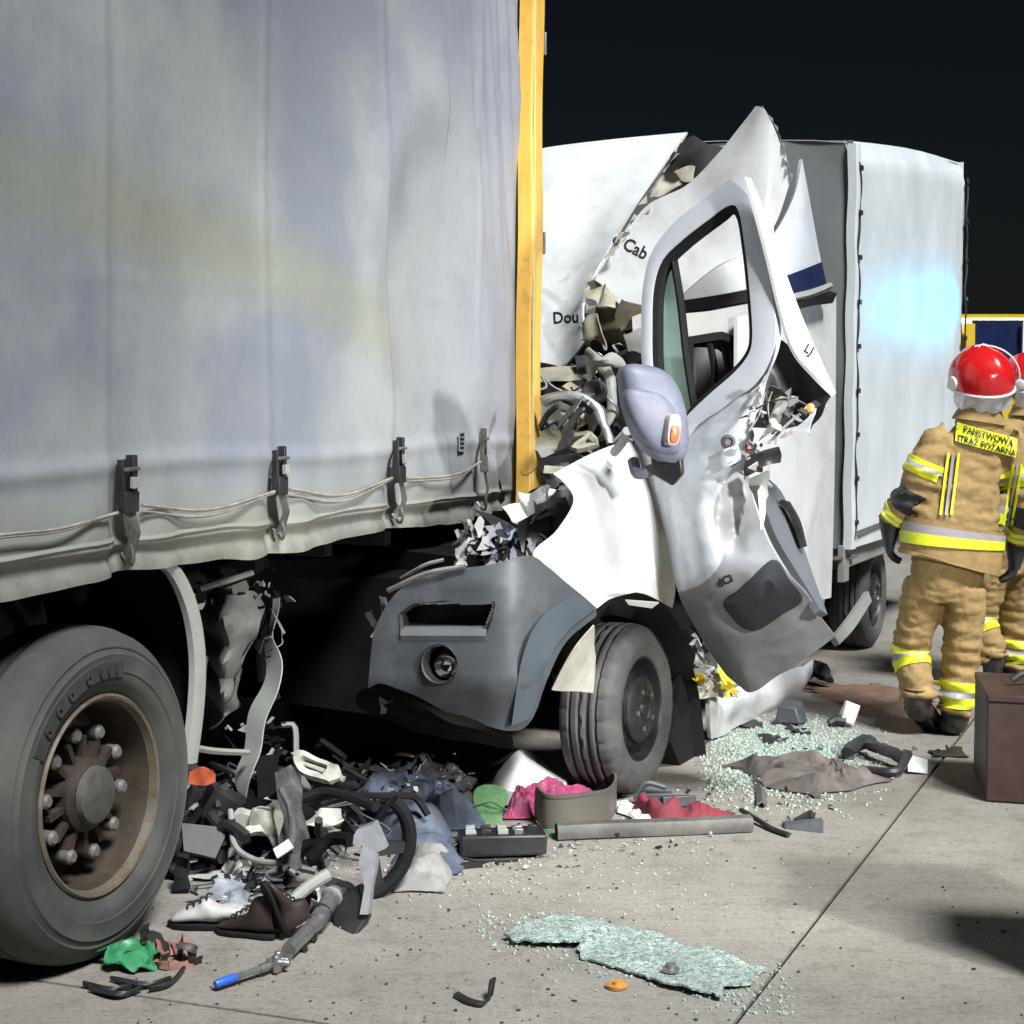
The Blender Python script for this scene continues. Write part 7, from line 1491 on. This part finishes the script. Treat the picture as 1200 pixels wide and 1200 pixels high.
litter("jacket_litter", 160, [(470, 925, 40, 10, 0), (520, 935, 24, 10, 0)], "small pale and dark scraps lying on the black jacket", 44, [PALE, BLACKP, GALV, BLACKP], 0.008, 0.03, hz=0.05)
litter("cab_wreckage", 46, [(665, 490, 26, 34, 7.8), (700, 500, 22, 34, 7.7), (655, 560, 14, 30, 7.1), (645, 600, 14, 20, 6.7), (720, 430, 20, 22, 8.1)], "", 45, [BLACKP, BLACKP, BLACKP, DARK, GALV, DARK, STEEL, CREAM], 0.03, 0.13, van, 0, False)
litter("sill_wreckage", 90, [(828, 770, 9, 26, 7.5), (850, 800, 14, 8, 7.6)], "", 46, [PALE, GALV, BLACKP, MATS["yellow_strap"], STEEL], 0.015, 0.06, van, 0, False)
litter("door_wreckage", 46, [(905, 485, 14, 18, 6.28), (890, 530, 8, 20, 6.24), (935, 490, 12, 12, 6.3)], "", 47, [BLACKP, GALV, PALE, BLACKP, STEEL], 0.012, 0.045, van, 0, False)
litter("hanging_wreckage", 120, [(300, 720, 16, 30, 6.2), (310, 880, 20, 30, 6.1), (262, 700, 20, 14, 6.2)], "torn dark scraps hanging under the trailer between wheel and bumper", 48, [BLACKP, DARK, GALV, DARK], 0.015, 0.07, None, 0, False)

scatter("windscreen_crumbs", 700, (560, 1070, 930, 1190), 0.003, 0.009, CRUMB, "loose glass crumbs round the crazed windscreen sheet", 14, lambda x, y: math.exp(-((y - (1085 + (x - 590) * 0.27)) / 26) ** 2) * 0.9, 0.8)
# tangled dark hoses, looms and bent sheet that tie the heap together
random.seed(77)
heap = thing("wiring_tangle", "tangled black wiring, hoses and bent dark sheet heaped behind the steering column", "wiring", G(330, 960))
for k in range(26):
    x, y = random.uniform(225, 440), random.uniform(930, 1010); p = [G(x, y) + UP * random.uniform(0.01, 0.12)]
    for _ in range(5): p.append(p[-1] + Vector((random.uniform(-0.12, 0.14), random.uniform(-0.06, 0.06), random.uniform(-0.06, 0.07))))
    for q in p: q.z = max(0.012, q.z)
    m = MB(); m.tube(p, random.choice((0.004, 0.006, 0.009, 0.013)), 6, n=26); m.build("loom", random.choice((BLKRUB, BLACKP, BLACKP, GPLAST)), heap)
for k in range(14):
    x, y = random.uniform(225, 430), random.uniform(925, 1015); c = G(x, y) + UP * random.uniform(0.03, 0.12); L1, L2 = random.uniform(0.10, 0.22), random.uniform(0.05, 0.12); a = random.uniform(0, 3.1)
    g = [[c + Vector((L1 * (i / 9 - 0.5) * math.cos(a), L1 * (i / 9 - 0.5) * math.sin(a), L2 * (j / 6 - 0.5) + 0.05 * math.sin(i * 0.8 + k))) for i in range(10)] for j in range(7)]
    m = MB(); m.grid(crumple(g, 0.07, 8, k + 60), 0.003)
    for q in m.v: q.z = max(0.004, q.z)
    m.build("bent_sheet", random.choice((BLACKP, GPLAST, DARK, GALV, BLACKP)), heap)
